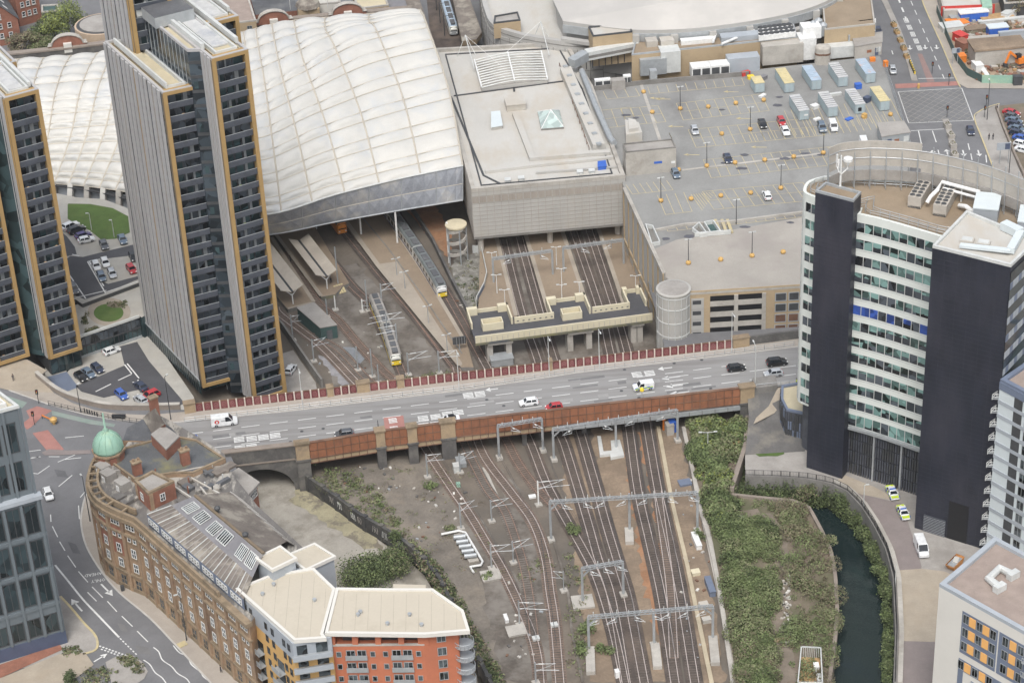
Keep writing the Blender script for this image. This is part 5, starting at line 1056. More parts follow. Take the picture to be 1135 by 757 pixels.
def shed():
 us=9
 rows=[[(-60,203,9),(0,205,9.5),(60,204,10),(140,213,11.5),(222,232,14.5),(296,238,17.5),(372,216,18),(445,198,18.3),(513,184,18.5)],[(-60,160,17),(5,158,18),(78,152,19),(165,150,21),(240,165,24),(291,168,27),(352,142,27),(425,117,26),(497,98,25)],[(-50,118,22),(10,112,23.5),(88,105,25),(180,98,27.5),(247,105,30),(285,97,32),(330,76,32),(395,42,31),(472,25,29.5)],[(-50,88,22),(15,83,23),(98,76,25),(190,66,28),(250,66,30),(280,62,31),(322,46,31),(385,28,30),(469,17,28.5)],[(-50,66,19),(20,66,20),(108,59,22),(195,45,25),(250,40,27),(276,34,28),(318,24,28),(385,18,27.5),(466,11,27)]]
 Cp=[[W(*p)for p in r]for r in rows]
 def cr(a,t):
  n=len(a);i=min(int(t),n-2);f=t-i;p0,p1,p2,p3=a[max(i-1,0)],a[i],a[i+1],a[min(i+2,n-1)]
  return .5*((2*p1)+(p2-p0)*f+(2*p0-5*p1+4*p2-p3)*f*f+(3*p1-p0-3*p2+p3)*f**3)
 NU,NV,S=22,17,6
 vb=[0]
 for k in range(NV):vb.append(vb[-1]+(1.25 if k%2==0 else .75))
 n12=vb[12];vb=[v/n12*2 if v<=n12 else 2+(v-n12)/(vb[-1]-n12)*2 for v in vb]
 dense=[cr(Cp[0],8*i/200)for i in range(201)];L=[0]
 for a,b in zip(dense,dense[1:]):L.append(L[-1]+(b-a).length)
 ub=[]
 fx=[-60,0,60,140,222,296,372,445,513]
 for x in[-60,-30,0,20,40,60,77,94,111,128,145,164,184,204,226,252,280,312,346,382,420,464,513]:
  i=max(j for j in range(8)if fx[j]<=x);ub.append(min(8,i+(x-fx[i])/(fx[i+1]-fx[i])))
 def P(u,v):return cr([cr(r,u)for r in Cp],v)
 t=thing('station_roof','big white quilted cushion roof of the railway station','station roof',cen([P(8,0),P(8,4),P(2,0)],8))
 g=G();gs=G();cols=NU*S;rws=NV*S;grid=[]
 for j in range(rws+1):
  b=min(j//S,NV-1);fv=j/S-b;v=vb[b]+(vb[b+1]-vb[b])*fv;row=[]
  for i in range(cols+1):
   a=min(i//S,NU-1);fu=i/S-a;u=ub[a]+(ub[a+1]-ub[a])*fu
   p=P(u,v);e=.001;e1=P(min(u+.05,8),v)-P(max(u-.05,0),v);e2=P(u,min(v+.05,4))-P(u,max(v-.05,0));n=e1.cross(e2).normalized();n=n if n.z>0 else-n
   q=(math.sin(math.pi*fu)*math.sin(math.pi*fv));p=p+n*(1.15*max(0,q)**.55-.15)
   row.append(p)
  grid.append(row)
 n=cols+1;g.add([p for r in grid for p in r],[(j*n+i,j*n+i+1,(j+1)*n+i+1,(j+1)*n+i)for j in range(rws)for i in range(cols)],M['etfe'])
 g.build('cushion_roof',t,True)
 for a in range(NU+1):
  pts=[P(ub[a],4*k/36)+Vector((0,0,.06))for k in range(37)];gs.tube(pts,.2,M['etfe_seam'],4)
 for b in range(NV+1):gs.tube([P(8*k/60,vb[b])+Vector((0,0,.03))for k in range(61)],.12,M['etfe_seam'],4)
 gs.build('seams',t)
 sk=G();bot={4:(222,262,8),5:(299,260,9),6:(372,246,9.5),7:(445,233,10),8:(513,222,10.5)}
 def bt(u):return cr([W(*bot[k])for k in(4,5,6,7,8)],max(0,min(4,u-4)))
 N=24
 for k in range(N):
  u0,u1=4+4*k/N,4+4*(k+1)/N;a,b,c,d=P(u0,0),P(u1,0),bt(u1),bt(u0)
  for(s0,s1)in((0,.52),(.52,1)):
   p=[a.lerp(d,s0),b.lerp(c,s0),b.lerp(c,s1),a.lerp(d,s1)];m=sum(p,Vector())/4+Vector((0,-.25,.1))
   for i in range(4):sk.add([p[(i+1)%4],p[i],m],[(0,1,2)],M['etfe_skirt'])
 for k in range(0,N+1,3):u=4+4*k/N;sk.tube([P(u,0),bt(u)],.12,M['metal_grey'],5)
 sk.tube([P(4+4*k/N,0)+Vector((0,-.1,.1))for k in range(N+1)],.22,M['metal_pale'],6);sk.tube([bt(4+4*k/N)for k in range(N+1)],.2,M['metal_grey'],6);sk.tube([P(4+4*k/N,0).lerp(bt(4+4*k/N),.52)for k in range(N+1)],.1,M['etfe_seam'],5)
 sk.build('skirt',t)
 e=G();ep=[P(8,4*k/20)for k in range(21)]
 for a,b in zip(ep,ep[1:]):e.quad(a,b,Vector((b.x,b.y,b.z-6)),Vector((a.x,a.y,a.z-6)),M['etfe_skirt'])
 e.build('end_wall',t)
 c=G();Q=resample([Vector(P(8*k/80*.5,0)[:2])for k in range(81)],4.6)
 c.strip([p+Vector((0,.8))for p in Q],.5,6.5,M['grey_panel'],3.4);c.build('infill_wall',t)
 for i,p in enumerate(Q):
  zt=9.6+i*.15;g=G();g.bar((p.x-.3,p.y-1.4,6.2),(p.x+.3,p.y+.3,zt),1.4,1.1,M['white_render']if i%2 else M['concrete']);g.build('raking_pier',t)
 g=G();g.strip([p+Vector((0,.0))for p in Q],1.2,9.6,M['metal_dark'],.3);g.build('gutter',t)
 for(x,y,zb,zt)in((498,305,0,10.2),(440,300,0,9.6),(399,290,0,9.4),(348,280,0,9.2)):
  b=W(x,y,zb);g=G();g.tube([b+Vector((0,12 if x!=498 else 6,0)),b+Vector((0,12 if x!=498 else 6,zt+1))],.25,M['white_steel'],8);g.build('column',t)
shed()
def arena():
 c=Vector((49,158));t=thing('arena','large round pale arena with a white roof behind the car park','arena',V3(c,7))
 arc=smooth(Ws([(624,23),(680,30.5),(720,33),(780,30),(860,18),(914,2),(950,-22)],26),6)
 DR=arc+[W2(965,-90,26),W2(600,-110,26),W2(613,0,26)]
 DRi=inset_poly(ccw(DR),1.0)
 g=G();g.prism(DRi,12,25.4,M['arena_wall']);g.build('drum',t)
 g=G();m=cen(DR,30.5);n=len(DR);DC=ccw(DR);g.prism(DC,24.8,25.8,M['arena_wall']);g.add([V3(p,25.82)for p in DC]+[m],[(k,(k+1)%n,n)for k in range(n)],M['arena_white']);g.build('roof',t)
 g=G();g.strip(offset(arc,-.1),.5,22.6,M['metal_grey'],2.2);g.strip(offset(arc,-1.2),1.6,20.6,M['arena_wall'],1.0);g.build('glazing_band',t)
 for p in resample(arc,9.5)[1:]:g=G();g.box((p.x,p.y-.3,23.4),(1.8,2.0,2.6),M['block_wall']);g.build('roof_bracket',t)
 OR_=smooth(Ws([(529,-50),(532,-10),(536,10),(545,28),(570,38),(600,44),(645,49),(720,44),(800,38),(870,27),(914,12),(940,-14)],20.5),5)
 g=G();g.prism(OR_+[W2(960,-90,20),W2(540,-110,20)],7,18.6,M['arena_wall'],M['roof_pale']);g.strip(offset(OR_,.8),1.4,18.6,M['arena_wall'],2.2);g.build('outer_ring',t)
 g=G()
 for zz in(10,12.6,15.2,17.6):g.strip(OR_,.12,zz,M['concrete_dark'],.14)
 g.strip(offset(OR_,.05),.12,19.6,M['concrete_dark'],.14)
 for p in resample(OR_,3.4):g.box((p.x,p.y,12.9),(.14,.14,11.6),M['concrete_dark'],.5)
 g.build('wall_joints',t)
 def pb(name,pts,z0,z1,lab,cat,mt,top,par='concrete',zref=None):
  P=Ws(pts,zref if zref is not None else z1);o=thing(name,lab,cat,cen(P,z0));g=G();g.prism(P,z0,z1,M[mt],M[top]);g.build('wall',o);g=G();parapet(g,P,z1,.4,.4,M[par]);g.build('parapet',o);return o
 pb('plant_building',[(657,41.5),(701,36.5),(698,27),(652,31)],17,25.5,'square tan brick plant tower behind the station block','plant building','tan_brick','roof_pale','metal_dark')
 pb('plant_building',[(547,27),(577,23.5),(574,14.5),(548,19)],18,22.4,'small tan brick plant box against the curved arena wall','plant building','tan_brick','roof_grey','metal_dark')
 o=pb('service_building',[(700,62),(884,42.5),(880,28),(704,46)],14,22.5,'long low tan brick service building in front of the arena','service building','tan_brick','roof_tan','metal_grey')
 pb('office_building',[(914,34),(970,28),(965,-10),(910,-8)],7,24,'tan brick building with tall dark windows at the road corner','building','tan_brick','roof_tan')
 q=W2(951,32,20);g=G()
 a,b=W2(951,31,22),W2(970,28.5,22)
 bo=thing('glazed_bay','tall white framed glazed bay with dark panes at the road corner','window bay',V3(a,8));g=G();face_box(g,a,b,0,(b-a).length,8,24,0,.5,M['white_steel']);g.build('frame',bo)
 for i in range(3):
  for j in range(6):
   g=G();L=(b-a).length;face_box(g,a,b,.3+i*L/3,(i+1)*L/3-.1,9+j*2.4,11+j*2.4,.5,.55,M['green_glass']);g.build('pane',bo)
 zt=22.5
 def plant(name,x,y,z,dx,dy,dz,lab,cat,mt,n=0,rz=.1,legs=False):
  c=W(x,y,z);o=thing(name,lab,cat,c);g=G();g.box(c+Vector((0,0,dz/2)),(dx,dy,dz),M[mt],rz);g.build('casing',o)
  co,si=math.cos(rz),math.sin(rz)
  for i in range(n):
   f=G();ex=(i-(n-1)/2)*dx/n;f.box(c+Vector((ex*co+(dy/2+.04)*si,ex*si-(dy/2+.04)*co,dz*.5)),(dx/n*.82,.1,dz*.7),M['metal_dark'],rz);f.build('grille',o)
  return o
 plant('roof_plant',722,50,zt,3,3,1.6,'square beige plant unit on the long tan roof, leftmost','roof plant','louvre');plant('roof_plant',739,50,zt,3.6,3,1.8,'beige plant unit with a white box beside it on the long tan roof','roof plant','roof_pale')
 plant('roof_plant',773,47.5,zt,9,2,1.2,'long white duct casing on the long tan roof','roof plant','white_steel');plant('roof_plant',823,43,zt,12,3,1.4,'low grey blue plant deck on the long tan roof beside the fan array','roof plant','grey_panel')
 o=thing('fan_array','white framed array of dark roof fans on the tan service building','fan array',W(858,36,zt));g=G();P=Ws([(841,41),(882,36),(876,26),(840,30)],zt+1.8);g.prism(P,zt+.5,zt+1.9,M['white_steel']);g.build('casing',o)
 for i in range(7):
  for j in range(3):f=G();p=P[0].lerp(P[1],(i+.5)/7).lerp(P[3].lerp(P[2],(i+.5)/7),(j+.5)/3);f.lathe((p.x,p.y,zt+1.9),[(.75,0),(.78,.25),(.55,.3)],M['metal_dark'],10);f.build('fan',o)
 g=G()
 for pts in([(790,47),(794,38),(838,30)],[(800,49),(836,34)]):g.tube([W(x,y,zt+1)for x,y in pts],.35,M['white_steel'],8)
 tag(g.build('pipework'),'white pipe loop on the long tan service roof left of the fan array','pipe')
 z=ZC
 plant('air_unit',742,77,z,5.2,4.5,6,'tall pale metal air handling unit behind the car park','air unit','metal_pale');plant('air_unit',723,80,z,7,4,4.5,'broad grey duct casing left of the tall pale air unit','air unit','metal_grey');plant('air_unit',724,91,z,1.8,1.8,3.5,'narrow grey riser standing at the car park back wall','air unit','metal_grey')
 plant('fan_cabinet',776,84,z,5,3.5,3.2,'left of two white fan cabinets with dark grilles at the car park back wall','fan cabinet','white_steel',2);plant('fan_cabinet',797,82,z,5,3.5,3.2,'right of two white fan cabinets with dark grilles at the car park back wall','fan cabinet','white_steel',2)
 plant('condenser',668,97,z,4.2,1.4,2.4,'white condenser with four round fans in the car park corner','condenser','white_steel',2);plant('switch_cabinet',695,95,z,2.0,1.2,3,'white louvred cabinet beside the walkway at the car park corner','cabinet','white_steel',2);plant('switch_cabinet',685,98,z,3.6,2.2,2.6,'weathered grey cabinet in the car park corner','cabinet','roof_grey')
 plant('site_cabin',823,77,z,8.5,3.5,4.0,'grey cabin with a dark blue door at the back of the car park','cabin','grey_panel');plant('duct_casing',866,68,z,11,3.6,5.4,'long concrete grey duct casing behind the containers','duct','concrete');plant('duct_casing',893,63,z,4.5,4.4,6.2,'white square duct tower behind the containers','duct','white_steel');plant('duct_casing',930,62,z,9,3,3.2,'low pale wall duct right of the white tower','duct','metal_pale')
 for i,x in enumerate((909,914)):
  c_=W(x,70,z);g=G();g.lathe(c_,[(1.5,0),(1.5,4.5),(1.2,5),(.2,5.2)],M['louvre'],16);g.lathe(c_+Vector((0,0,2.6)),[(1.52,0),(1.55,.05),(1.55,.5),(1.52,.55)],M['rust_dark'],16);tag(g.build('storage_silo'),'%s of two rusty beige silos beside the pale wall duct'%('left','right')[i],'silo')
 plant('white_ductwork',898,40,22,5,4,3.2,'white square plant house beside the fan array','plant house','white_steel')
 g=G();g.tube([W(x,y,20)for x,y in((880,48),(905,40),(925,36))],1.2,M['white_steel'],8);g.box(W(930,48,17)+Vector((0,0,3)),(5,4,6),M['white_steel'],.1);tag(g.build('ductwork'),'white sloping duct and box right of the fan array','duct')
 A,B=W2(922,10,22),W2(940,55,18);g=G();g.prism([A,B,B+Vector((.4,0)),A+Vector((.4,0))],17,22,M['metal_grey'],bottom=True);tag(g.build('screen_wall'),'grey sloping screen wall right of the white ductwork','wall')
 for i,(x,y)in enumerate(((901,25),(907,22),(912,27))):c_=W(x,y+12,22);g=G();g.lathe(c_,[(1.1,0),(1.1,3),(.3,3.6)],M['metal_grey'],12);tag(g.build('exhaust_stack'),'%s from left of three short grey exhaust stacks beside the screen wall'%ORD[i],'stack')
 g=G();g.strip(Ws([(655,101),(713,94),(830,84)],z),.4,z,M['concrete_dark'],1.2);tag(g.build('back_wall'),'low stained wall along the back of the rooftop car park','wall')
arena()
def bridge():
 t=thing('road_bridge','long road bridge over the railway with rusty orange girders and dark stone piers','bridge',W(580,470,0))
 near=Ws([(337,493.3),(820,432.2)],ZS);far=Ws([(213,456),(812,386)],ZS)
 deck=[near[0],near[1],W2(905,424,ZS),W2(905,371,ZS),far[1],far[0],W2(250,470,ZS)]
 g=G();g.prism(deck,6.4,ZS-.02,M['concrete_dark'],bottom=True);g.build('deck',t)
 top=9.2
 G0=lambda x,y:W2(x,y,top)
 piers=[((327,342),(493.5,491.5)),((416,426),(479,477.6)),((451,461.5),(474.5,473)),((488,504),(469.5,467.5)),((820.5,836),(430.5,428.5))]
 for i,((x0,x1),(y0,y1))in enumerate(piers):
  a,b=G0(x0,y0),G0(x1,y1);d=(b-a).normalized();n=Vector((-d.y,d.x))
  p=G();p.prism([a-n*.3,b-n*.3,b+n*1.3,a+n*1.3],5.2,top,M['stone']);p.prism([a-n*.5-d*.25,b-n*.5+d*.25,b+n*1.5+d*.25,a+n*1.5-d*.25],top,top+.35,M['sandstone_trim']);p.prism([a-n*.45-d*.2,b-n*.45+d*.2,b+n*1.5+d*.2,a+n*1.5-d*.2],5.0,5.5,M['stone_dark'])
  p.build('pier_cap',t)
  q=G();q.prism([a-n*.2,b-n*.2,b+n*22,a+n*22],-3,5.0,M['stone_dark']);q.build('pier',t)
 spans=[(342,416,491.4,479.2,1),(426,451,477.6,474.6,1),(461.5,488,473,469.6,1),(504,820.5,467.4,430.6,2)]
 for x0,x1,y0,y1,kind in spans:
  a,b=G0(x0,y0),G0(x1,y1);L=(b-a).length;g=G();rb=G()
  face_box(g,a,b,0,L,5.3,top,-.5,0,M['rust']);face_box(rb,a,b,0,L,top-.02,top+.12,-.6,.12,M['rust_dark']);face_box(rb,a,b,0,L,7.2,7.32,0,.1,M['rust_dark']);face_box(rb,a,b,0,L,5.2,5.4,-.5,.14,M['rust_dark'])
  n=max(3,int(L/1.72))
  for k in range(n+1):u=k*L/n;face_box(rb,a,b,max(0,u-.07),min(L,u+.07),5.3,top,0,.14,M['rust_dark'])
  g.build('girder',t);rb.build('girder_ribs',t)
  lo=G()
  if kind==1 or True:
   LL=L if kind==1 else L*.36
   face_box(lo,a,b,0,LL,4.1,5.2,-.7,-.05,M['stone']);
   for k in range(int(LL/1.72)):face_box(lo,a,b,k*1.72,k*1.72+.15,4.1,5.2,-.05,.05,M['rust_dark'])
   face_box(lo,a,b,0,LL,4.0,4.2,-.7,.03,M['rust_dark'])
  lo.build('lower_beam',t)
  if kind==2:
   g=G();face_box(g,a,b,L*.36,L,3.9,4.9,-.4,.35,M['metal_grey']);
   for k in range(14):face_box(g,a,b,L*.36+k*L*.64/14,L*.36+k*L*.64/14+.12,3.9,4.9,.35,.42,M['concrete_dark'])
   g.build('grey_beam',t)
 for x,y in((372,512),(384,512),(582,500),(648,487),(681,480),(752,470)):
  c=W(x,y,0);g=G();g.prism([(c.x-.5,c.y+2),(c.x+.5,c.y+2),(c.x+.5,c.y+20),(c.x-.5,c.y+20)],0,6.4,M['stone_dark']);g.build('support_wall',t)
 A,B=W2(246,507,ZS),W2(329,497.5,ZS);L=(B-A).length;d=(B-A).normalized();n=Vector((-d.y,d.x));pts=[(0,ZY),(L,ZY),(L,8.6),(0,8.6)]
 prof=[(L*.02,ZY)]+[(L*.47+L*.45*math.cos(math.pi-math.pi*i/14),ZY+.6+5.6*math.sin(math.pi*i/14))for i in range(15)]+[(L*.92,ZY)]
 outl=[(0,8.6),(0,ZY)]+prof+[(L,ZY),(L,8.6)]
 v2=[Vector((x,z,0))for x,z in outl];tri=tessellate_polygon([v2]);g=G()
 for dp in(0,1.2):g.add([(A.x+d.x*x+n.x*dp,A.y+d.y*x+n.y*dp,z)for x,z in outl],[tuple(k)for k in tri],M['stone_dark'])
 g.loft([[(A.x+d.x*x+n.x*dp,A.y+d.y*x+n.y*dp,z)for x,z in outl]for dp in(0,1.2)],M['stone_dark'])
 face_box(g,A,B,0,L,8.6,8.9,-1.3,.15,M['parapet_stone']);face_box(g,A,B,0,L,5.2,5.5,0,.2,M['parapet_stone'])
 g.build('arched_abutment',t)
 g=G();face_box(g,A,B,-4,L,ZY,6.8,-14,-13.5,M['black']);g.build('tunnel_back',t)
 a,b=W2(836,428.5,9),W2(862,425,9);g=G();g.prism([a,b,b+Vector((0,4)),a+Vector((0,4))],0,8.6,M['concrete_dark']);g.build('abutment_wall',t)
bridge()
def emblem_parapet():
 t=thing('bridge_parapet','dark red parapet of panels with pale oval emblems along the far side of the bridge','parapet',W(500,420,ZS))
 h=2.15
 secs=[(217,363,456.3,439.4),(370,396,438.6,435.4),(410,440.5,433.6,430),(448,609,429.2,410.2),(612,812,409.8,385.6)]
 pan=None;L0=1.76
 g=G();g.box((0,0,h/2),(L0-.34,.22,h-.15),M['panel_red']);g.box((0,0,.1),(L0-.34,.3,.2),M['rust_dark']);g.box((0,0,h-.06),(L0-.34,.3,.14),M['rust_dark'])
 ring=[];
 for i in range(16):a=2*math.pi*i/16;ring.append((a,math.cos(a),math.sin(a)))
 for r0,r1 in((.36,.5),(.1,.22)):
  vs=[(c*r0*.85,-.13,h/2+s*r0*1.45)for a,c,s in ring]+[(c*r1*.85,-.13,h/2+s*r1*1.45)for a,c,s in ring]
  g.add(vs,[(i,(i+1)%16,16+(i+1)%16,16+i)for i in range(16)],M['emblem_red'])
 pan=proto(g);g=G();g.box((0,0,h/2),(.26,.34,h),M['emblem_post']);post=proto(g)
 for x0,x1,y0,y1 in secs:
  a,b=W2(x0,y0,ZS),W2(x1,y1,ZS);d=b-a;L=d.length;d.normalize();n=max(1,round(L/L0));s=L/n;rz=math.atan2(d.y,d.x)
  for k in range(n):
   p=a+d*((k+.5)*s);o=mesh_part(pan,'panel',t,V3(p,ZS),rz);o.scale=(s/L0,1,1)
   p=a+d*(k*s);mesh_part(post,'post',t,V3(p,ZS),rz)
 for(x0,x1,y0,y1)in((205,217,458,456),(363,370,439.5,438.6),(396,410,435.2,433.4),(440.5,448,430,429),(609,612,410.2,409.8),(812,830,385.6,383)):
  a,b=W2(x0,y0,ZS),W2(x1,y1,ZS);d=(b-a).normalized();n=Vector((-d.y,d.x));g=G();g.prism([a-n*.5,b-n*.5,b+n*.9,a+n*.9],ZS-1,ZS+2.3,M['stone']);g.prism([a-n*.65-d*.15,b-n*.65+d*.15,b+n*1.05+d*.15,a+n*1.05-d*.15],ZS+2.3,ZS+2.6,M['sandstone_trim']);g.build('stone_pier',t)
 a,b=W2(830,383,ZS),W2(900,374,ZS);g=G();g.prism([a,b,b+Vector((0,.6)),a+Vector((0,.6))],6.5,ZS+2.2,M['stone_dark']);g.build('end_wall',t)
 a,b=W2(213,456.8,ZS),W2(812,386.3,ZS);g=G();g.prism([a+Vector((0,.3)),b+Vector((0,.3)),b+Vector((0,.9)),a+Vector((0,.9))],3.5,ZS-.03,M['rust_dark']);g.build('far_girder',t)
emblem_parapet()
def railing(name,pts,z,h,lab,cat='railing',mt='metal_dark',step=1.6,bars=False,r=.05,group=None):
 Q=resample([Vector(p)for p in pts],step);zf=z if callable(z)else(lambda p:z)
 o=thing(name,lab,cat,V3(Q[len(Q)//2],zf(Q[len(Q)//2])),group);g=G()
 for hh in((h,h*.5,.15)if not bars else(h,.15)):g.tube([V3(p,zf(p)+hh)for p in Q],r,M[mt],4)
 if bars:
  for p in resample(Q,.3):g.bar(V3(p,zf(p)+.1),V3(p,zf(p)+h),.04,.04,M[mt])
 g.build('rail',o);g=G()
 for p in Q:g.tube([V3(p,zf(p)),V3(p,zf(p)+h)],r*1.2,M[mt],4)
 tag(g.build('posts',o),kind='stuff');return o
railing('guard_railing',Ws([(205,468.5),(320,455),(520,431),(640,413),(812,392.5),(880,384)],ZS),ZS+.15,1.1,'thin grey pedestrian railing along the kerb of the far bridge pavement',mt='metal_grey',step=2.2)
railing('guard_railing',Ws([(838,431),(893,425)],ZS),ZS,1.1,'short grey railing at the right end of the bridge above the sandy annex roof',mt='metal_grey')
railing('guard_railing',Ws([(54,449.5),(92,458.5),(130,466.5),(160,470.5)],ZS),ZS+.15,1.1,'black pedestrian railing along the curved pavement by the green cycle lane',mt='metal_dark')
TZ=[0]
def track(lab,px,rusty=False,bed='ballast',z=.1,w=3.1,k=6,clean=False):
 TZ[0]+=1;z=z+.005*TZ[0];pw=Ws(px,0)
 if px[-1][1]>750:pw.append(pw[-1]+(pw[-1]-pw[-2]).normalized()*35)
 pts=resample(smooth(pw,k),1.2)
 t=thing('railway_track',lab,'railway track',V3(pts[len(pts)//2],0),'railway tracks')
 g=G();g.strip(pts,w,z,M[bed]);
 for p,q in zip(resample(pts,.72),resample(pts,.72)[1:]):
  d=(q-p).normalized();n=Vector((-d.y,d.x));g.prism([p-n*1.25-d*.13,p+n*1.25-d*.13,p+n*1.25+d*.13,p-n*1.25+d*.13],z,z+.06,M['sleeper'])
 g.build('track_bed',t)
 for s in(-.75,.75):
  r=G();r.strip(offset(pts,s),.15,z+.05,M['rail_rusty' if rusty else 'rail'],.14);r.build('rail',t)
 return t
track('leftmost bright curved track, passing beside the white looped pipes',[(462,478),(470,495),(482,514),(502,544),(520,570),(538,600),(556,630),(573,665),(588,700),(596,730),(600,775)],bed='ballast_rust',w=2.7)
track('rusty disused curved track second from the left below the bridge',[(508,470),(515,493),(539,541),(559,566),(572,600),(581,630),(588,670),(592,705)],True,'gravel_dark',w=2.6)
track('bright curved track third from the left below the bridge',[(505.5,407),(520,460),(536,505),(564.6,544),(590,578),(604,617),(609.7,657),(615,693),(622,775)],bed='ballast_rust',w=2.8)
track('dark rusty track that merges rightwards below the bridge, fourth from the left',[(534,397),(562,448),(585,485),(605,535),(626.6,575),(646,609),(660,637),(671.7,671),(683,713),(696,775)],bed='ballast')
track('rusty siding short and curved under the bridge left of the white mast',[(460,349),(520,430),(556,480),(575,515),(598,545),(618,565)],True,'ballast_rust',w=2.6)
track('dark ballast track along the left island platform, leading to the merging points',[(557.7,266.5),(579,351),(596,400),(618,475),(626,495),(641,544),(652,581),(663,620),(674.5,651),(683,690),(694,757)],w=3.3)
track('dark ballast track right of the first platform pair, running straight under the bridge',[(575.6,264),(599,349),(613,397),(637,465),(643.5,481),(660,538),(671.7,581),(686,629),(697,668),(714,757),(718,775)],w=3.3)
track('dark track with rusty soil on both sides, second from the right',[(636,258),(665.5,345),(676,390),(692,455),(697,473),(707,544),(719.6,600),(734,665),(748,757),(751,775)],w=3.3)
track('rightmost dark track beside the cream cable trough',[(653,256),(680,338),(694.5,387.5),(712,455),(717,473),(729.5,544),(742,600),(755,665),(770,757),(773,775)],w=3.3)
track('crossover track slanting between the two right hand tracks',[(729,545),(734,585),(739,620),(743,655),(745,690),(747,730)],bed='ballast_rust',z=.11,w=1.9)
track('track under the grey and white train, beside the long brown platform',[(430,225),(490,318),(534,397)],True,w=3.2)
track('dark track below the orange nosed train, left of the long brown platform',[(366,232),(378.7,251),(424,307),(460,349),(505.5,407)],True,w=3.4)
track('dark track curving to the yellow tram',[(345,262),(373,297),(392,320),(410,338),(424,365),(440,400),(452,430)],True,w=3.0)
track('rusty track right of the green hut',[(318,280),(350,333),(375,356),(394.5,379),(426,413),(445,428)],True,'ballast_rust',w=2.6)
track('bright tram track left of the green hut',[(306,342),(312,351),(354,383),(393,423),(404,432)],False,'ballast_rust',w=2.8)
track('short dark tram siding crossing the pale wet ground',[(345,372),(375,388),(403,417),(418,430)],True,'gravel_dark',w=2.5)
g=G();g.strip(smooth(Ws([(729,474),(731,481),(743.6,550),(753.5,593),(762,628.6),(775,692),(788.7,757),(792,775)],0),4),.8,.02,mat('trough',(.45,.385,.275),.85,.12,.3,stain=(.33,.28,.2),samt=.6),.35);tag(g.build('cable_trough'),'long straight cream cable trough beside the rightmost track','cable trough')
g=G();pts=smooth(Ws([(757.5,476),(768,525),(776,566),(786,600),(797,655),(812,757),(815,775)],0),4);g.strip(pts,.8,.0,M['concrete'],.8);tag(g.build('boundary_wall'),'low pale concrete wall between the railway and the green scrub bank','wall')
g=G();g.strip(smooth(Ws([(450,500),(462,530),(480,560),(490,590),(510,620),(530,640),(536,665)],0),4),.8,.09,M['gravel']);tag(g.build('trodden_path'),kind='structure')
g=G();g.strip(smooth(Ws([(536,518),(548,545),(566,580),(574,610),(580,640)],0),4),.9,.08,M['concrete']);tag(g.build('service_path'),kind='structure')
g=G();g.strip(smooth(Ws([(613,597),(622,628),(630,660),(634,700),(646,757)],0),4),.5,.05,M['gravel_dark'],.25);tag(g.build('cable_run'),'dark cable run curving through the weeds between the two track groups','cable run')
def retaining():
 t=thing('retaining_wall','dark sooty retaining wall with pale graffiti beside the sunken yard','wall',V3(WALL[2],ZY))
 g=G();P=resample([Vector(p)for p in WALLX],2.4)
 g.strip(P,.7,ZY,M['graffiti_wall'],3.6);g.build('wall',t);g=G()
 for p in P[::2]:g.box(V3(p,ZY+1.9),(1.0,1.0,4.0),M['graffiti_wall'],.8)
 g.build('buttresses',t)
 rr=random.Random(5);gm=M['metal_pale']
 for k,(a,b)in enumerate(zip(P[2:14],P[3:15])):
  if k%3==0:continue
  g=G();L=(b-a).length
  d=(b-a).normalized();n=Vector((d.y,-d.x))
  for i in range(5):
   u=.3+i*.4;x=a+d*u+n*.38;pts=[V3(x+d*rr.uniform(-.2,.2),ZY+1.2+j*.5+rr.uniform(-.1,.1))for j in range(4)];g.tube(pts,.07,M['roof_grey']if k%2 else gm,4)
  g.build('graffiti',t)
retaining()
def lattice(g,a,b,w,h,mt,n):
 a=Vector(a);b=Vector(b);d=(b-a).normalized();s=Vector((-d.y,d.x,0))*w/2;u=Vector((0,0,h))
 for o in(s,-s,s+u,-s+u):g.bar(a+o,b+o,.12,.12,M[mt])
 for k in range(n):
  p=a.lerp(b,k/n);q=a.lerp(b,(k+1)/n)
  g.bar(p+s,q+s+u,.07,.07,M[mt]);g.bar(p-s,q-s+u,.07,.07,M[mt]);g.bar(p+s+u,p-s+u,.07,.07,M[mt]);g.bar(p+s+u,q-s+u,.06,.06,M[mt])
def insul(g,p,rr):
 """registration arm with insulators hanging below a beam"""
 p=Vector(p);g.tube([p,p-Vector((0,0,1.5))],.06,M['metal_grey'],4);s=rr.choice((-1,1))
 g.tube([p-Vector((0,0,.4)),p+Vector((s*1.7,-.5,-1.2))],.05,M['metal_grey'],4);g.tube([p-Vector((0,0,1.4)),p+Vector((s*2.0,-.5,-1.5))],.05,M['metal_grey'],4);g.tube([p+Vector((s*.3,-.1,-.7)),p+Vector((s*.7,-.2,-.95))],.13,M['metal_pale'],5)
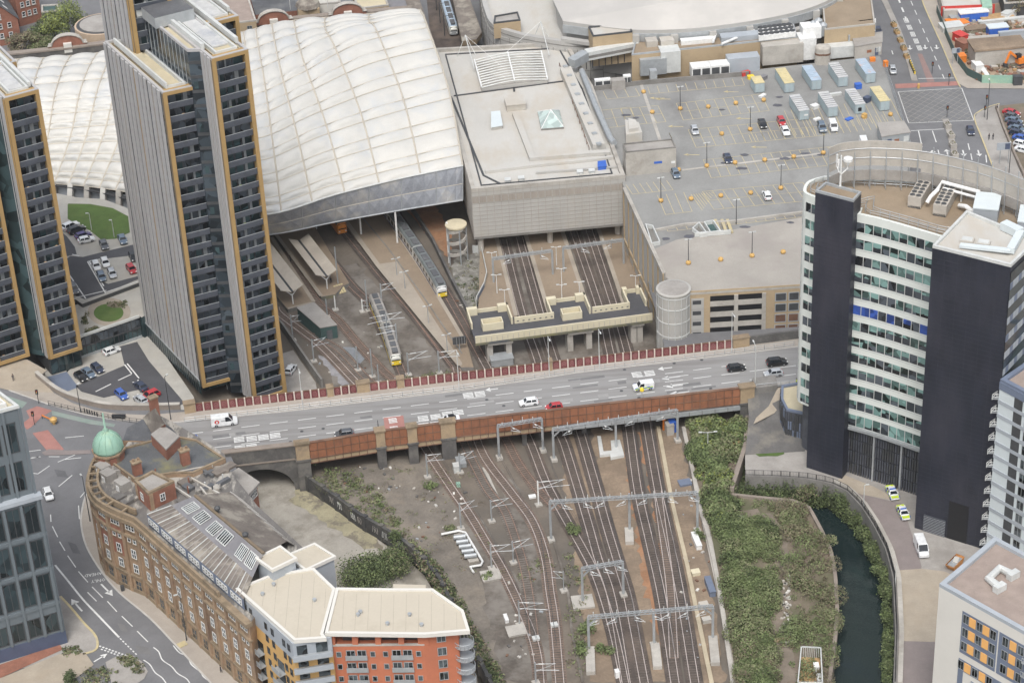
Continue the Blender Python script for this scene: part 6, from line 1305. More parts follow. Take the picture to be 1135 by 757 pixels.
def gantry(lab,feet,hgt,mt='metal_grey',over=0,arms=5,knee=True,beams=None,bases=True,group='overhead line gantries',mid=None):
 F=[W(x,y,0)for x,y in feet];a,b=F[0],F[-1];t=thing('overhead_gantry',lab,'gantry',a,group)
 d=(b-a).normalized();rr=random.Random(len(lab))
 for i,f in enumerate(F):
  g=G();g.bar(f,f+Vector((0,0,hgt+.4)),.34,.34,M[mt]);g.bar(f+Vector((0,0,.1)),f+Vector((0,0,hgt)),.5,.1,M[mt]);g.bar(f+Vector((0,0,.1)),f+Vector((0,0,hgt)),.1,.5,M[mt])
  if knee and i in(0,len(F)-1):s=1 if i==0 else-1;g.bar(f+Vector((0,0,hgt-1.7)),f+d*s*1.7+Vector((0,0,hgt)),.25,.25,M[mt])
  g.build('column',t)
  if bases:g=G();g.box(f+Vector((0,0,.25)),(1.3,1.7,.6),M['concrete'],.2);g.build('base',t)
 g=G();lattice(g,a-d*over+Vector((0,0,hgt)),b+d*over+Vector((0,0,hgt)),.5,.55,mt,max(8,int((b-a).length/1.0)))
 L=(b-a).length
 for k in range(int(L/2.2)):p=a+d*(k*2.2+1)+Vector((0,0,hgt+.55));g.tube([p,p+Vector((0,0,rr.uniform(.4,1.0)))],.09,M['metal_pale'],5)
 g.build('beam',t)
 for k in range(arms):g=G();insul(g,a+d*(L*(k+.6)/arms)+Vector((0,0,hgt)),rr);g.build('registration_arm',t)
 return t
gantry('grey lattice gantry over the tracks nearest below the bridge, reaching the scrub bank',[(611,599),(698,590),(773,589)],9.3,arms=7)
gantry('grey lattice gantry across the tracks lowest in the photo, with tall concrete footings',[(653,722),(725,716),(790,710)],8.0,arms=7)
gantry('grey half gantry on a square concrete pad beside the merging tracks',[(646,668),(691,660)][:1]+[(691,660)],8.0,arms=3,bases=True)
gantry('pale cream edged portal gantry hung along the bridge girder',[(614,510),(683,498),(751,489)],7.6,arms=4)
gantry('grey gantry beside the bridge girder left of the cream edged portal',[(553.5,508),(602,500)],8.0,arms=2,knee=False)
gantry('left of two lattice gantries between platforms behind the cream footbridge',[(547.5,317),(613,308)],7.2,arms=2,knee=False,bases=False)
gantry('right of two lattice gantries between the platforms, reaching the car park wall',[(625,305),(691.5,296)],7.2,arms=2,knee=False,bases=False)
for(x,y),lb in(((646,668),'square weedy concrete pad under the half gantry'),):
 c=W(x,y,0);g=G();g.box(c+Vector((0,0,.2)),(4.2,4.0,.5),M['concrete'],.1);tag(g.build('concrete_pad'),lb,'pad')
for(x0,y0,x1,y1),lb in(((654,720,655,748),'long concrete footing block below the left column of the lowest gantry'),((726,716,729,742),'long concrete footing block below the middle column of the lowest gantry'),((790,708,793,738),'long concrete footing block below the right column of the lowest gantry'),((697,588,698,604),'long concrete footing block below the middle column of the gantry nearest the bridge')):
 g=G();g.strip(Ws([(x0,y0),(x1,y1)],0),1.7,0,M['concrete'],.9);tag(g.build('footing_block'),lb,'footing')
g=G();P=Ws([(662,486),(665,507),(676,506),(677,510),(692,507),(687,490),(677,491),(678,502),(669,503),(666,486)],0);g.prism(P,0,.7,M['metal_pale']);tag(g.build('footing_wall'),'pale low concrete kerb walls round the portal column under the bridge','footing')
def mast(lab,x,y,h=7.5,arm=3.2,ang=0,z=0,two=False,mt='metal_grey',base=True,slim=False):
 c=W(x,y,z);t=thing('overhead_mast',lab,'mast',c,'overhead line masts')
 g=G();g.bar(c,c+Vector((0,0,h)),.3 if not slim else .2,.12,M[mt]);g.bar(c,c+Vector((0,0,h)),.1,.3 if not slim else .2,M[mt]);g.build('mast',t)
 if base:g=G();g.box(c+Vector((0,0,.15)),(1.4,1.3,.4),M['concrete'],.3);g.build('base',t)
 for s in((1,-1)if two else(1,)):
  if arm==0:break
  v=Vector((math.cos(R(ang))*s,math.sin(R(ang))*s,0))*arm;a=G();u=Vector((0,0,1));tp=c+u*(h-.4)
  a.tube([tp,tp+v*.95-u*.1],.05,M['metal_grey'],4);a.tube([c+u*(h-2.2),tp+v*.9-u*.1],.045,M['metal_grey'],4);a.tube([c+u*(h-1.8),c+u*(h-2.1)+v*1.1],.06,M['metal_grey'],4)
  a.tube([tp+v*.15,tp+v*.4-u*.05],.11,M['metal_pale'],5);a.build('cantilever',t)
 return t
mast('catenary mast at the leftmost track close under the bridge',474,529,6,3.4,10);mast('catenary mast in the weeds beside the leftmost track, above the white looped pipes',511,586,6.5,3.6,25)
mast('catenary mast beside the leftmost track right of the white looped pipes',545,630,6,4.2,5);mast('catenary mast at the grey slab left of the lower tracks',576,693,6,5,-5);mast('catenary mast between the two curved track pairs, middle height',569,624,5.5,4,20)
mast('catenary mast beside the curved track under the stacked grey boxes',545,578,5.5,4.2,15);mast('catenary mast by the bridge pier above the grey cabinets',510,524,5,3.6,25);mast('stout white mast with several arms left of the gantry nearest the bridge',597,560,6.2,6,8,mt='white_steel');mast('catenary mast at the bottom edge between the curved tracks',594,757,5,4,0)
mast('slim mast standing in the weeds between the two curved bright tracks',625,655,5,2.2,160,slim=True)
mast('plain grey mast on the dark ground left of the long brown platform, upper of two',375,318,11,0,mt='metal_grey');mast('plain grey mast on the dark ground left of the long brown platform, lower of two',407.5,345,8.5,0)
mast('catenary mast at the edge of the long brown platform above the tram',424,345,7.5,3.4,20);mast('catenary mast left of the tram roof with two white arms',430,380,8,4,15,two=True);mast('catenary mast behind the right side of the tram',441,392,8,4.2,190)
mast('catenary mast in front of the tram nose on the right',453,416,6,5,15);mast('catenary mast at the corner of the tram yard near the platform end',487,414,6,4.5,10)
mast('catenary mast left of the green hut',325,378,7,2.2,20);mast('mast at the left edge of the bright tram track',348,401,6,3.6,25);mast('mast on the pale patch in the middle of the tram yard',397,411,6.5,0);mast('mast below the tram yard signals beside the rusty track',413,418,7.5,0);mast('short mast between the tram tracks nearest the red parapet',420,425,5,0)
mast('short white mast right of the green hut',372,344,4,0,mt='white_steel');mast('short white mast in front of the canopy platform end',402,346,3.5,1.4,10,mt='white_steel')
mast('two armed mast by the red parapet under the cream footbridge',363,352,5,0)
t=thing('looped_pipe','white looped pipe railing round a row of grey cylinders beside the leftmost track','pipework',W(520,605,0))
g=G();g.tube([W(x,y,.9)for x,y in((489,592),(508,588),(516,590),(535,622),(533,626),(521,628),(525,634))],.24,M['white_steel'],6);g.build('pipe',t);g=G();g.prism(Ws([(503,593),(513,591),(531,622),(520,624)],0),0,.3,M['concrete']);g.build('slab',t)
for k in range(5):c=W(509.5+k*3.0,598+k*5.2,.3);g=G();g.tube([c-Vector((1.2,0,-.6)),c+Vector((1.2,.3,.6))],.5,M['metal_grey'],10);g.build('cylinder',t)
def crate(name,x,y,dx,dy,dz,lab,cat,mt='metal_grey',rz=.2,z=0,lid=None):
 c=W(x,y,z);o=thing(name,lab,cat,c);g=G();g.box(c+Vector((0,0,dz*.45)),(dx,dy,dz*.9),M[mt],rz);g.build('body',o);g=G();g.box(c+Vector((0,0,dz*.95)),(dx*1.06,dy*1.06,dz*.1),M[lid or mt],rz);g.build('lid',o);return o
crate('concrete_slab',544,639,3.6,3.2,.5,'grey concrete slab with a mast beside the looped pipes','slab','concrete');crate('concrete_slab',572,700,3.4,3,.5,'grey concrete slab with a rusty edge left of the lower curved tracks','slab','concrete')
crate('equipment_cabinet',506,522,1.3,1.6,1.7,'pale grey cabinet at the foot of the dark bridge pier','cabinet','metal_pale');crate('equipment_cabinet',511,514,1.8,3,1.0,'flat grey cabinet steps behind the pale cabinet by the bridge pier','cabinet','metal_grey');crate('equipment_cabinet',508,539,.8,.8,.9,'small green box between the curved tracks near the pier','box','copper')
crate('equipment_cabinet',772,602,1.1,4.6,1.2,'long white equipment box beside the cream trough','cabinet','white_steel',.15);crate('equipment_cabinet',787,653,1.2,4.8,1.4,'long dark blue box against the pale boundary wall','cabinet','blue_panel',.12);crate('equipment_cabinet',780,672,1.6,1.2,.9,'small beige cabinet at the foot of the lowest gantry, upper','cabinet','roof_pale');crate('equipment_cabinet',783,689,1.6,1.2,.9,'small beige cabinet at the foot of the lowest gantry, lower','cabinet','roof_pale')
crate('equipment_cabinet',771,636,1.6,1.4,.8,'tan cable box in the rubble right of the cream trough','cabinet','cream_paint');crate('equipment_cabinet',742,480,1.6,2,2.6,'grey cabinet beneath the right end of the bridge girder','cabinet','concrete');crate('plastic_tank',745,478,1.4,1.4,2.8,'blue tank beneath the right end of the bridge girder','tank','blue_paint');crate('orange_post',736,476,.6,.6,3.2,'orange post beside the blue tank under the bridge','post','orange_paint')
crate('white_box',561,687,.7,2.0,.8,'white upright equipment box left of the lower slab','box','white_steel');crate('white_box',684,750,.8,1,1.6,'small white signal box at the bottom between the tracks','box','white_steel');crate('white_box',590,551,1.4,1,.4,'white sack dropped beside the stout white mast','sack','white_steel')
crate('trash_sheet',759,536,2.5,2,.5,'dark blue tarpaulin heap beside the scrub bank under the bridge','tarpaulin','blue_panel')
for k,(x,y)in enumerate(((614.3,693),(594,708))):crate('track_balise',x,y,1.3,1.1,.45,('white box between the rails of the bright curved track, upper','white box between the rails of the leftmost curved track, lower')[k],'track box','metal_pale',z=.2)
def platform(lab,px,z=1.0,mt='platform',edge=True,zr=0):
 P=Ws(px,z);t=thing('railway_platform',lab,'platform',cen(P,0));g=G();g.prism(P,zr,z,M['concrete_dark'],M[mt]);g.build('platform_slab',t);return t,P
def edge_line(t,px,z,w=.9,mt='platform_pale',off=.0):
 g=G();g.strip(Ws(px,z),w,z+.02,M[mt],.03);g.build('coping',t)
t,P=platform('long brown island platform between the grey train and the dark tracks',[(360,215),(377,237),(418,293),(511,407),(525,407),(517,378),(477,311),(426,236),(412,215)])
edge_line(t,[(361,216),(378,238),(419,294),(510,405)],1,1.2);edge_line(t,[(412,216),(426,237),(476,312),(515,378)],1,.9);g=G();g.strip(Ws([(388,225),(430,275),(470,330),(512,392)],1),.3,1.02,M['concrete_dark'],.04);g.build('drain_line',t);g=G();g.poly(Ws([(418,293),(440,290),(512,402),(511,406)],1),1.015,M['platform_pale']);g.build('pale_paving',t)
t,P=platform('left canopy platform partly behind the tallest tower',[(290,255),(270,285),(319,343),(349,335),(300,262)],mt='platform');edge_line(t,[(301,263),(348,335)],1);edge_line(t,[(319,342),(348,335)],1,.7)
t,P=platform('right canopy platform with mossy ramp end',[(330,236),(305,259),(356,329),(372,326),(380,317),(387,314),(342,240)],mt='platform');edge_line(t,[(306,260),(356,328)],1);g=G()
for k in range(4):a=W(375+k*2.6,326.5-k*.8,0);g.bar(a,a+Vector((-1,2.4,1.0)),.5,.3,M['yellow_line'])
g.build('ramp_steps',t);g=G();face_box(g,P[2],P[3],0,(P[3]-P[2]).length,.1,.9,.01,.05,M['roof_moss']);g.build('mossy_face',t)
t,P=platform('left island platform behind the cream footbridge, by the white fence',[(500,190),(532,271),(530,352),(573,351),(551,265),(522,180)]);edge_line(t,[(540,240),(551,266),(572,350)],1,1.0)
t,P=platform('middle island platform behind the cream footbridge',[(560,190),(583,263),(608,348),(652,341),(625,260),(600,180)]);edge_line(t,[(570,220),(583.5,263),(608.5,347)],1,1);edge_line(t,[(612,220),(624.5,260),(651.5,340)],1,1)
t,P=platform('right platform along the car park wall behind the cream footbridge',[(640,190),(663,254),(691,338),(735,332),(700,250),(680,190)]);edge_line(t,[(653,225),(663.5,254),(691.5,337)],1,1)
for(px_,lb)in(([(577,372),(570,400),(600,398),(583,372)],0),):pass
def canopy(lab,a,b,w,z,tiltm='roof_pale'):
 """butterfly canopy from a (far) to b (near end)"""
 A,B=W(*a,z),W(*b,z);d=(B-A).normalized();n=Vector((-d.y,d.x,0));t=thing('platform_canopy',lab,'canopy',Vector((B.x,B.y,1)))
 for s in(1,-1):
  g=G();rings=[]
  for p in(A,B):rings.append([p+n*s*.25+Vector((0,0,-.3)),p+n*s*w*.55+Vector((0,0,.25)),p+n*s*w+Vector((0,0,.8)),p+n*s*w+Vector((0,0,.65)),p+n*s*w*.55+Vector((0,0,.1)),p+n*s*.25+Vector((0,0,-.45))])
  g.loft(rings,M['canopy'],True);g.build('roof_wing',t)
 g=G();g.bar(A-Vector((0,0,.35)),B-Vector((0,0,.35)),.55,.12,M['metal_dark']);g.build('gutter',t)
 L=(B-A).length;k=max(2,int(L/8))
 for i in range(k):
  p=B-d*(.5+i*L/k);c=G();c.tube([Vector((p.x,p.y,1)),p-Vector((0,0,1.2))],.16,M['white_steel'],6)
  for s in(1,-1):c.tube([p-Vector((0,0,1.6)),p+n*s*w*.5-Vector((0,0,.1)),p+n*s*w+Vector((0,0,.6))],.12,M['white_steel'],5)
  c.tube([p+n*w+Vector((0,0,.6)),p-Vector((0,0,.5)),p-n*w+Vector((0,0,.6))],.12,M['white_steel'],5);c.build('column',t)
M['canopy']=mat('canopy',(.50,.445,.37),.8,.1,.15,stain=(.38,.33,.27),samt=.7,sscale=.1)
canopy('butterfly platform canopy, right one of two beside the dark track',(331,265),(362,305),2.6,5);canopy('butterfly platform canopy, left one of two beside the tower',(287,274),(324,322),2.8,5)
a,b,c_,d_=[W2(x,y,3.6)for x,y in((329.5,341),(355,363),(373,360),(348,335.5))]
t=thing('equipment_hut','dark green container hut with grey roof at the left canopy platform end','hut',cen([a,b,c_,d_],0));P=[a,b,c_,d_]
g=G();g.prism(P,0,3.45,M['green_hut']);PP=ccw(P)
for i in range(4):
 L=(PP[(i+1)%4]-PP[i]).length
 for k in range(int(L/.5)):face_box(g,PP[i],PP[(i+1)%4],k*.5,k*.5+.2,.2,3.4,.0,.06,M['green_hut'])
g.build('wall',t);g=G();g.prism(inset_poly(PP,-.15),3.45,3.65,M['roof_grey']);g.build('roof',t);g=G();i=max(range(4),key=lambda k:-(PP[k].y+PP[(k+1)%4].y));L=(PP[(i+1)%4]-PP[i]).length;face_box(g,PP[i],PP[(i+1)%4],L*.35,L*.7,.1,2.5,.06,.12,M['roof_dark']);g.build('door',t)
def footbridge():
 z=6.4;t=thing('footbridge','cream painted footbridge with stair boxes crossing the platforms','footbridge',W(625,370,0))
 A,B=W2(527,379,z),W2(723,353,z);d=(B-A).normalized();n=Vector((-d.y,d.x));L=(B-A).length;w=5.5
 g=G();g.prism([A,B,B+n*w,A+n*w],z-.6,z,M['asphalt_dark'],bottom=True);g.build('deck',t)
 g=G();face_box(g,A,B,0,L,z-.4,z+1.35,-.25,.05,M['cream_paint'])
 for k in range(34):face_box(g,A,B,k*L/33-.06,k*L/33+.06,z-.3,z+.9,.05,.12,M['louvre'])
 face_box(g,A,B,0,L,z-1.0,z-.4,-.4,.1,M['roof_moss']);g.build('front_parapet',t)
 k=(B-A).length/196.0
 U_=lambda x:(x-527)*k
 bk0,bk1=A+n*w,B+n*w
 g=G()
 for x0,x1 in((575,619),(662,704)):
  p,q=A+d*U_(x0)+n*w,A+d*U_(x1)+n*w;face_box(g,p,q,0,(q-p).length,z-.4,z+1.6,-.3,.05,M['cream_paint'])
  Lq=(q-p).length
  for i in range(7):face_box(g,p,q,Lq*(i+.4)/7,Lq*(i+.75)/7,z+.5,z+.75,.05,.09,M['roof_dark'])
 g.build('rear_parapet',t)
 for x0,x1,nm in((527,573,0),(616,660,1),(702,723,2)):
  p=A+d*U_(x0)+n*w;q=A+d*U_(x1)+n*w;g=G();D=7.0
  g.prism([p,q,q+n*D,p+n*D],z-.5,z-.02,M['asphalt_dark'],bottom=True)
  g.prism([p,p+d*.35,p+d*.35+n*D,p+n*D],z-.5,z+1.5,M['cream_paint']);g.prism([q,q-d*.35,q-d*.35+n*D,q+n*D],z-.5,z+1.7,M['cream_paint'])
  m=(q-p).length;g.prism([p+n*D,p+n*D+d*m*.25,p+n*(D-1.2)+d*m*.25,p+n*(D-1.2)],z-.5,z+1.7,M['cream_paint']);g.prism([q+n*D,q+n*D-d*m*.25,q+n*(D-1.2)-d*m*.25,q+n*(D-1.2)],z-.5,z+1.7,M['cream_paint']);g.prism([p+n*(D-.3),q+n*(D-.3),q+n*D,p+n*D],z-.5,z+.9,M['cream_paint'])
  g.build('stair_enclosure',t)
  if nm<2:
   g=G();a=p+d*m*.25-n*1.6;b=p+d*m*.75-n*1.6;g.prism([a,b,b+n*2.6,a+n*2.6],z,z+.3,M['cream_paint'],M['cream_paint']);parapet(g,[a,b,b+n*2.6,a+n*2.6],z+.3,.25,1.5,M['cream_paint']);g.build('lift_box',t)
   g=G();a=p+d*m*.35+n*D;b=p+d*m*.65+n*D;s0=z-.3
   for i in range(14):zz=s0-i*.38;g.prism([a+n*i*.7,b+n*i*.7,b+n*(i+1)*.7,a+n*(i+1)*.7],max(.9,zz-.4),max(1,zz),M['concrete'])if zz>1 else None
   g.build('stairs',t)
 for x0,x1 in((543,566),(632,655),(703,712)):
  for x in(x0,x1-2):
   p=A+d*U_(x)+n*1.2;g=G();g.box(V3(p+n*1.2,(z-1)/2),(1.3,3.2,z-1),M['concrete'],math.atan2(d.y,d.x));g.build('pier',t)
  g=G();p=A+d*U_((x0+x1)/2)+n*2;g.box(V3(p,z-1.3),((x1-x0)*k+1.0,3.6,.8),M['concrete'],math.atan2(d.y,d.x));g.build('crosshead',t)
footbridge()
g=G();pts=Ws([(524,281),(534,281.5),(540,310),(537,322),(529,337),(528,342)],0)
t=thing('white_fence','white bent fence along the left island platform by the rubble bank','fence',V3(pts[3],0));g.strip(pts,.15,.1,M['metal_pale'],2.2);g.build('fence_panels',t);g=G();a,b=pts[3],pts[4]
face_box(g,a,b,.3,(b-a).length-.2,.9,2.0,.1,.14,M['blue_panel']);face_box(g,b,a,.3,(b-a).length-.2,.9,2.0,.1,.14,M['blue_panel']);g.build('notice_panel',t)
c=W(508,300,0)+Vector((0,4,0));t=thing('spiral_stair','round spiral stair tower with pale disc roof between train and platforms','stair tower',c)
g=G();g.lathe(c,[(2.6,10.2),(2.65,10.3),(2.65,10.7),(.1,10.9)],M['roof_sand'],24);g.build('disc_roof',t);g=G()
pts=[c+Vector((2.3*math.cos(a*.42),2.3*math.sin(a*.42),1+a*.21))for a in range(44)]
for p,q in zip(pts,pts[1:]):g.bar(p,q,.25,.8,M['concrete'])
g.build('spiral_ramp',t);g=G()
for k in range(5):a=k*1.257;g.tube([c+Vector((2.4*math.cos(a),2.4*math.sin(a),0)),c+Vector((2.4*math.cos(a),2.4*math.sin(a),10.2))],.16,M['metal_grey'],6)
g.build('columns',t)
sheet('rubble_bank',Ws([(503,290),(524,282),(534,283),(538,310),(528,340),(527,352),(520,345),(500,310)],0),.45,mat('rubble',(.2,.19,.165),.95,.4,.6,stain=(.3,.29,.27),samt=.9,sscale=.6),rag=.5,seed=9)
g=G();g.strip(Ws([(455,232),(480,270),(500,312),(521,352),(523,372)],0),.6,0,M['stone_dark'],1.6);tag(g.build('low_wall'),'low dark wall between the grey train and the rubble bank','wall')
sheet('brown_ballast',Ws([(440,222),(478,222),(500,255),(500,290),(480,268)],0),.2,M['rustground'],rag=.4)
g=G();g.strip(Ws([(300,352),(315,369),(335,398),(357.5,430)],0),.5,0,M['concrete_dark'],2.4);tag(g.build('yard_wall'),'grey wall between the tram yard and the small lot at the tower foot','wall')
c=W(510,392,0);t=thing('signal_board','dark square lattice signal board on a post near the platform end','signal',c);g=G();g.tube([c,c+Vector((0,0,3.4))],.15,M['metal_grey'],6);g.build('post',t);g=G();g.box(c+Vector((0,0,3.6)),(3,.4,1.8),M['metal_dark'],.15)
for k in range(5):g.box(c+Vector((-1.2+k*.6,-.3,3.6)),(.08,.1,1.9),M['metal_grey'],.15)
g.build('board',t)
crate('metal_cage',556,402,5,3,1.8,'grey mesh cage under the cream footbridge by the red parapet','cage','metal_grey',.15)
def vehicle_chain(name,lab,cat,path,n,length,w,h,z0,body,roof,nose,stripes=None,low=True):
 """rail vehicle along a plan polyline; the last point is the nose"""
 P=resample(path,.5);tot=sum((b-a).length for a,b in zip(P,P[1:]));t=thing(name,lab,cat,V3(P[-1],z0))
 def atl(s):
  s=max(0,min(tot,s));i=min(int(s/(tot/(len(P)-1))),len(P)-2);f=s/(tot/(len(P)-1))-i;p=P[i].lerp(P[i+1],f);d=(P[min(i+2,len(P)-1)]-P[max(i-1,0)]).normalized();return p,d
 for c in range(n):
  s1=tot-c*(length+.4);s0=s1-length
  if s1<1:break
  def ring(s,k,dz=0,taper=1):
   p,d=atl(s);nn=Vector((-d.y,d.x));hw=w/2*taper
   return[V3(p+nn*hw,z0+.5),V3(p+nn*hw,z0+h-.5-dz),V3(p+nn*hw*.78,z0+h-.08-dz),V3(p,z0+h-dz),V3(p-nn*hw*.78,z0+h-.08-dz),V3(p-nn*hw,z0+h-.5-dz),V3(p-nn*hw,z0+.5)]
  st=[(s0,0,1)]+[(s0+length*k/4,0,1)for k in range(1,4)]+([(s1-1.6,0,1),(s1-.5,.5,.93),(s1,1.2,.8)]if c==0 else[(s1,0,1)])
  g=G();g.loft([ring(s,0,dz,tp)for s,dz,tp in st],M[body],True);g.build('car_body',t)
  g=G();rr=[ring(s,0,dz-.03,tp)for s,dz,tp in st if s<=s1-.4 or c];g.loft([[r[1],r[2],r[3],r[4],r[5],r[5]-Vector((0,0,.1)),r[1]-Vector((0,0,.1))]for r in rr],M[roof]);g.build('car_roof',t)
  g=G()
  k=8 if length>15 else 4
  for side in(1,-1):
   for i in range(k):
    a,d=atl(s0+length*(i+.3)/k);b,_=atl(s0+length*(i+.85)/k);nn=Vector((-d.y,d.x))*side*(w/2+.02)
    if c==0 and i==k-1:continue
    x=[V3(a+nn,z0+1.6),V3(b+nn,z0+1.6),V3(b+nn,z0+h-.95),V3(a+nn,z0+h-.95)];g.add(x if side<0 else list(reversed(x)),[(0,1,2,3)],M['dark_glass'])
  g.build('windows',t)
  if stripes:
   g=G()
   for side in(1,-1):
    for i in range(24):
     a,d=atl(s0+length*i/24);b,_=atl(s0+length*(i+1)/24 if i<23 else s1-.7);nn=Vector((-d.y,d.x))*side*(w/2+.012);x=[V3(a+nn,z0+.6),V3(b+nn,z0+.6),V3(b+nn,z0+1.3),V3(a+nn,z0+1.3)];g.add(x if side<0 else list(reversed(x)),[(0,1,2,3)],M[stripes])
   g.build('side_stripe',t)
  rg=G()
  for i in range(5):
   p,d=atl(s0+length*(i+.5)/5);rg.box(V3(p,z0+h+.12),(length/5*.7,w*.5,.24),M['roof_dark' if low else 'metal_grey'],math.atan2(d.y,d.x))
  rg.build('roof_equipment',t)
  bg_=G();p0,d0=atl(s0+2);p1,_=atl(s1-2)
  for p in(p0,p1):bg_.box(V3(p,z0+.35),(2.4,w*.8,.6),M['metal_dark'],math.atan2(d0.y,d0.x))
  bg_.build('bogies',t)
 p,d=atl(tot);q,_=atl(tot-.25);nn=Vector((-d.y,d.x));f=V3(d,0)*.06
 g=G();hw=w/2*.8
 e=V3(p,0)+f
 g.quad(e+V3(nn*hw,z0+.5),e-V3(nn*hw,-(z0+.5)),e-V3(nn*hw,-(z0+1.55)),e+V3(nn*hw,z0+1.55),M[nose]);g.build('nose_panel',t)
 a0,_=atl(tot-.05);a1,_=atl(tot-.55);ws=G();ws.quad(V3(a0+d*.12+nn*hw*.92,z0+1.6),V3(a0+d*.12-nn*hw*.92,z0+1.6),V3(a1+d*.25-nn*hw*1.0,z0+h-.75),V3(a1+d*.25+nn*hw*1.0,z0+h-.75),M['car_glass']);ws.build('windscreen',t)
 for s in(-1,1):h_=G();h_.box(V3(p+d*.1+nn*hw*.75*s,z0+1.1),(.15,.35,.25),M['lamp_white'],math.atan2(d.y,d.x));h_.build('headlight',t)
 return t
trk=smooth(Ws([(422,216),(436,237),(466,280),(490,319)],3.2),6)
M['train_roof']=mat('train_roof',(.16,.175,.175),.5,.2,.4);M['train_navy']=paint('train_navy',(.05,.055,.13),.35,0,.3);M['train_grey']=paint('train_grey',(.62,.62,.6),.35,0,.3);M['train_orange']=paint('train_orange',(.72,.25,.03),.4)
vehicle_chain('train','navy and pale grey train with yellow nose beside the long brown platform','train',trk,3,20,2.75,3.7,.25,'train_grey','train_roof','yellow','train_navy')
vehicle_chain('train','train with an orange nose just emerging from below the white station roof','train',smooth(Ws([(360,222),(379,249)],3.2),3),1,12,2.75,3.7,.25,'train_orange','train_roof','train_orange')
tp=smooth(Ws([(414,328),(419,340),(428,362),(439,397)],2.5),6)
M['tram_white']=paint('tram_white',(.62,.62,.56),.35,0,.3)
vehicle_chain('tram','yellow nosed tram with pale sides standing in the yard in front of the station','tram',tp,2,13.6,2.65,3.5,.25,'tram_white','roof_grey','yellow','yellow')
for nm,px in(('leftmost bright track',[(474,505),(502,550),(538,606),(573,671),(597,737)]),('third bright curved track',[(540,505),(566,550),(600,617),(611,690),(618,740)]),('merging dark track',[(592,488),(627,578),(662,640),(685,713),(693,757)]),('left dark track pair, right line',[(644,478),(662,545),(688,635),(714,750)]),('rusty soil track',[(698,470),(720,600),(748,750)]),('rightmost track',[(717,470),(742,600),(769,750)])):
 g=G();P=[W(x,y-22,5.4)if False else V3(W2(x,y,0),5.4)for x,y in px];g.tube(P,.03,M['metal_dark'],4);g.tube([p+Vector((0,0,.9))for p in P],.03,M['metal_dark'],4)
 for a,b in zip(P,P[1:]):
  for k in range(4):q=a.lerp(b,(k+.5)/4);g.tube([q,q+Vector((0,0,.9))],.015,M['metal_dark'],3)
 tag(g.build('overhead_wire'),'thin overhead contact wire above the '+nm,'wire','overhead wires')
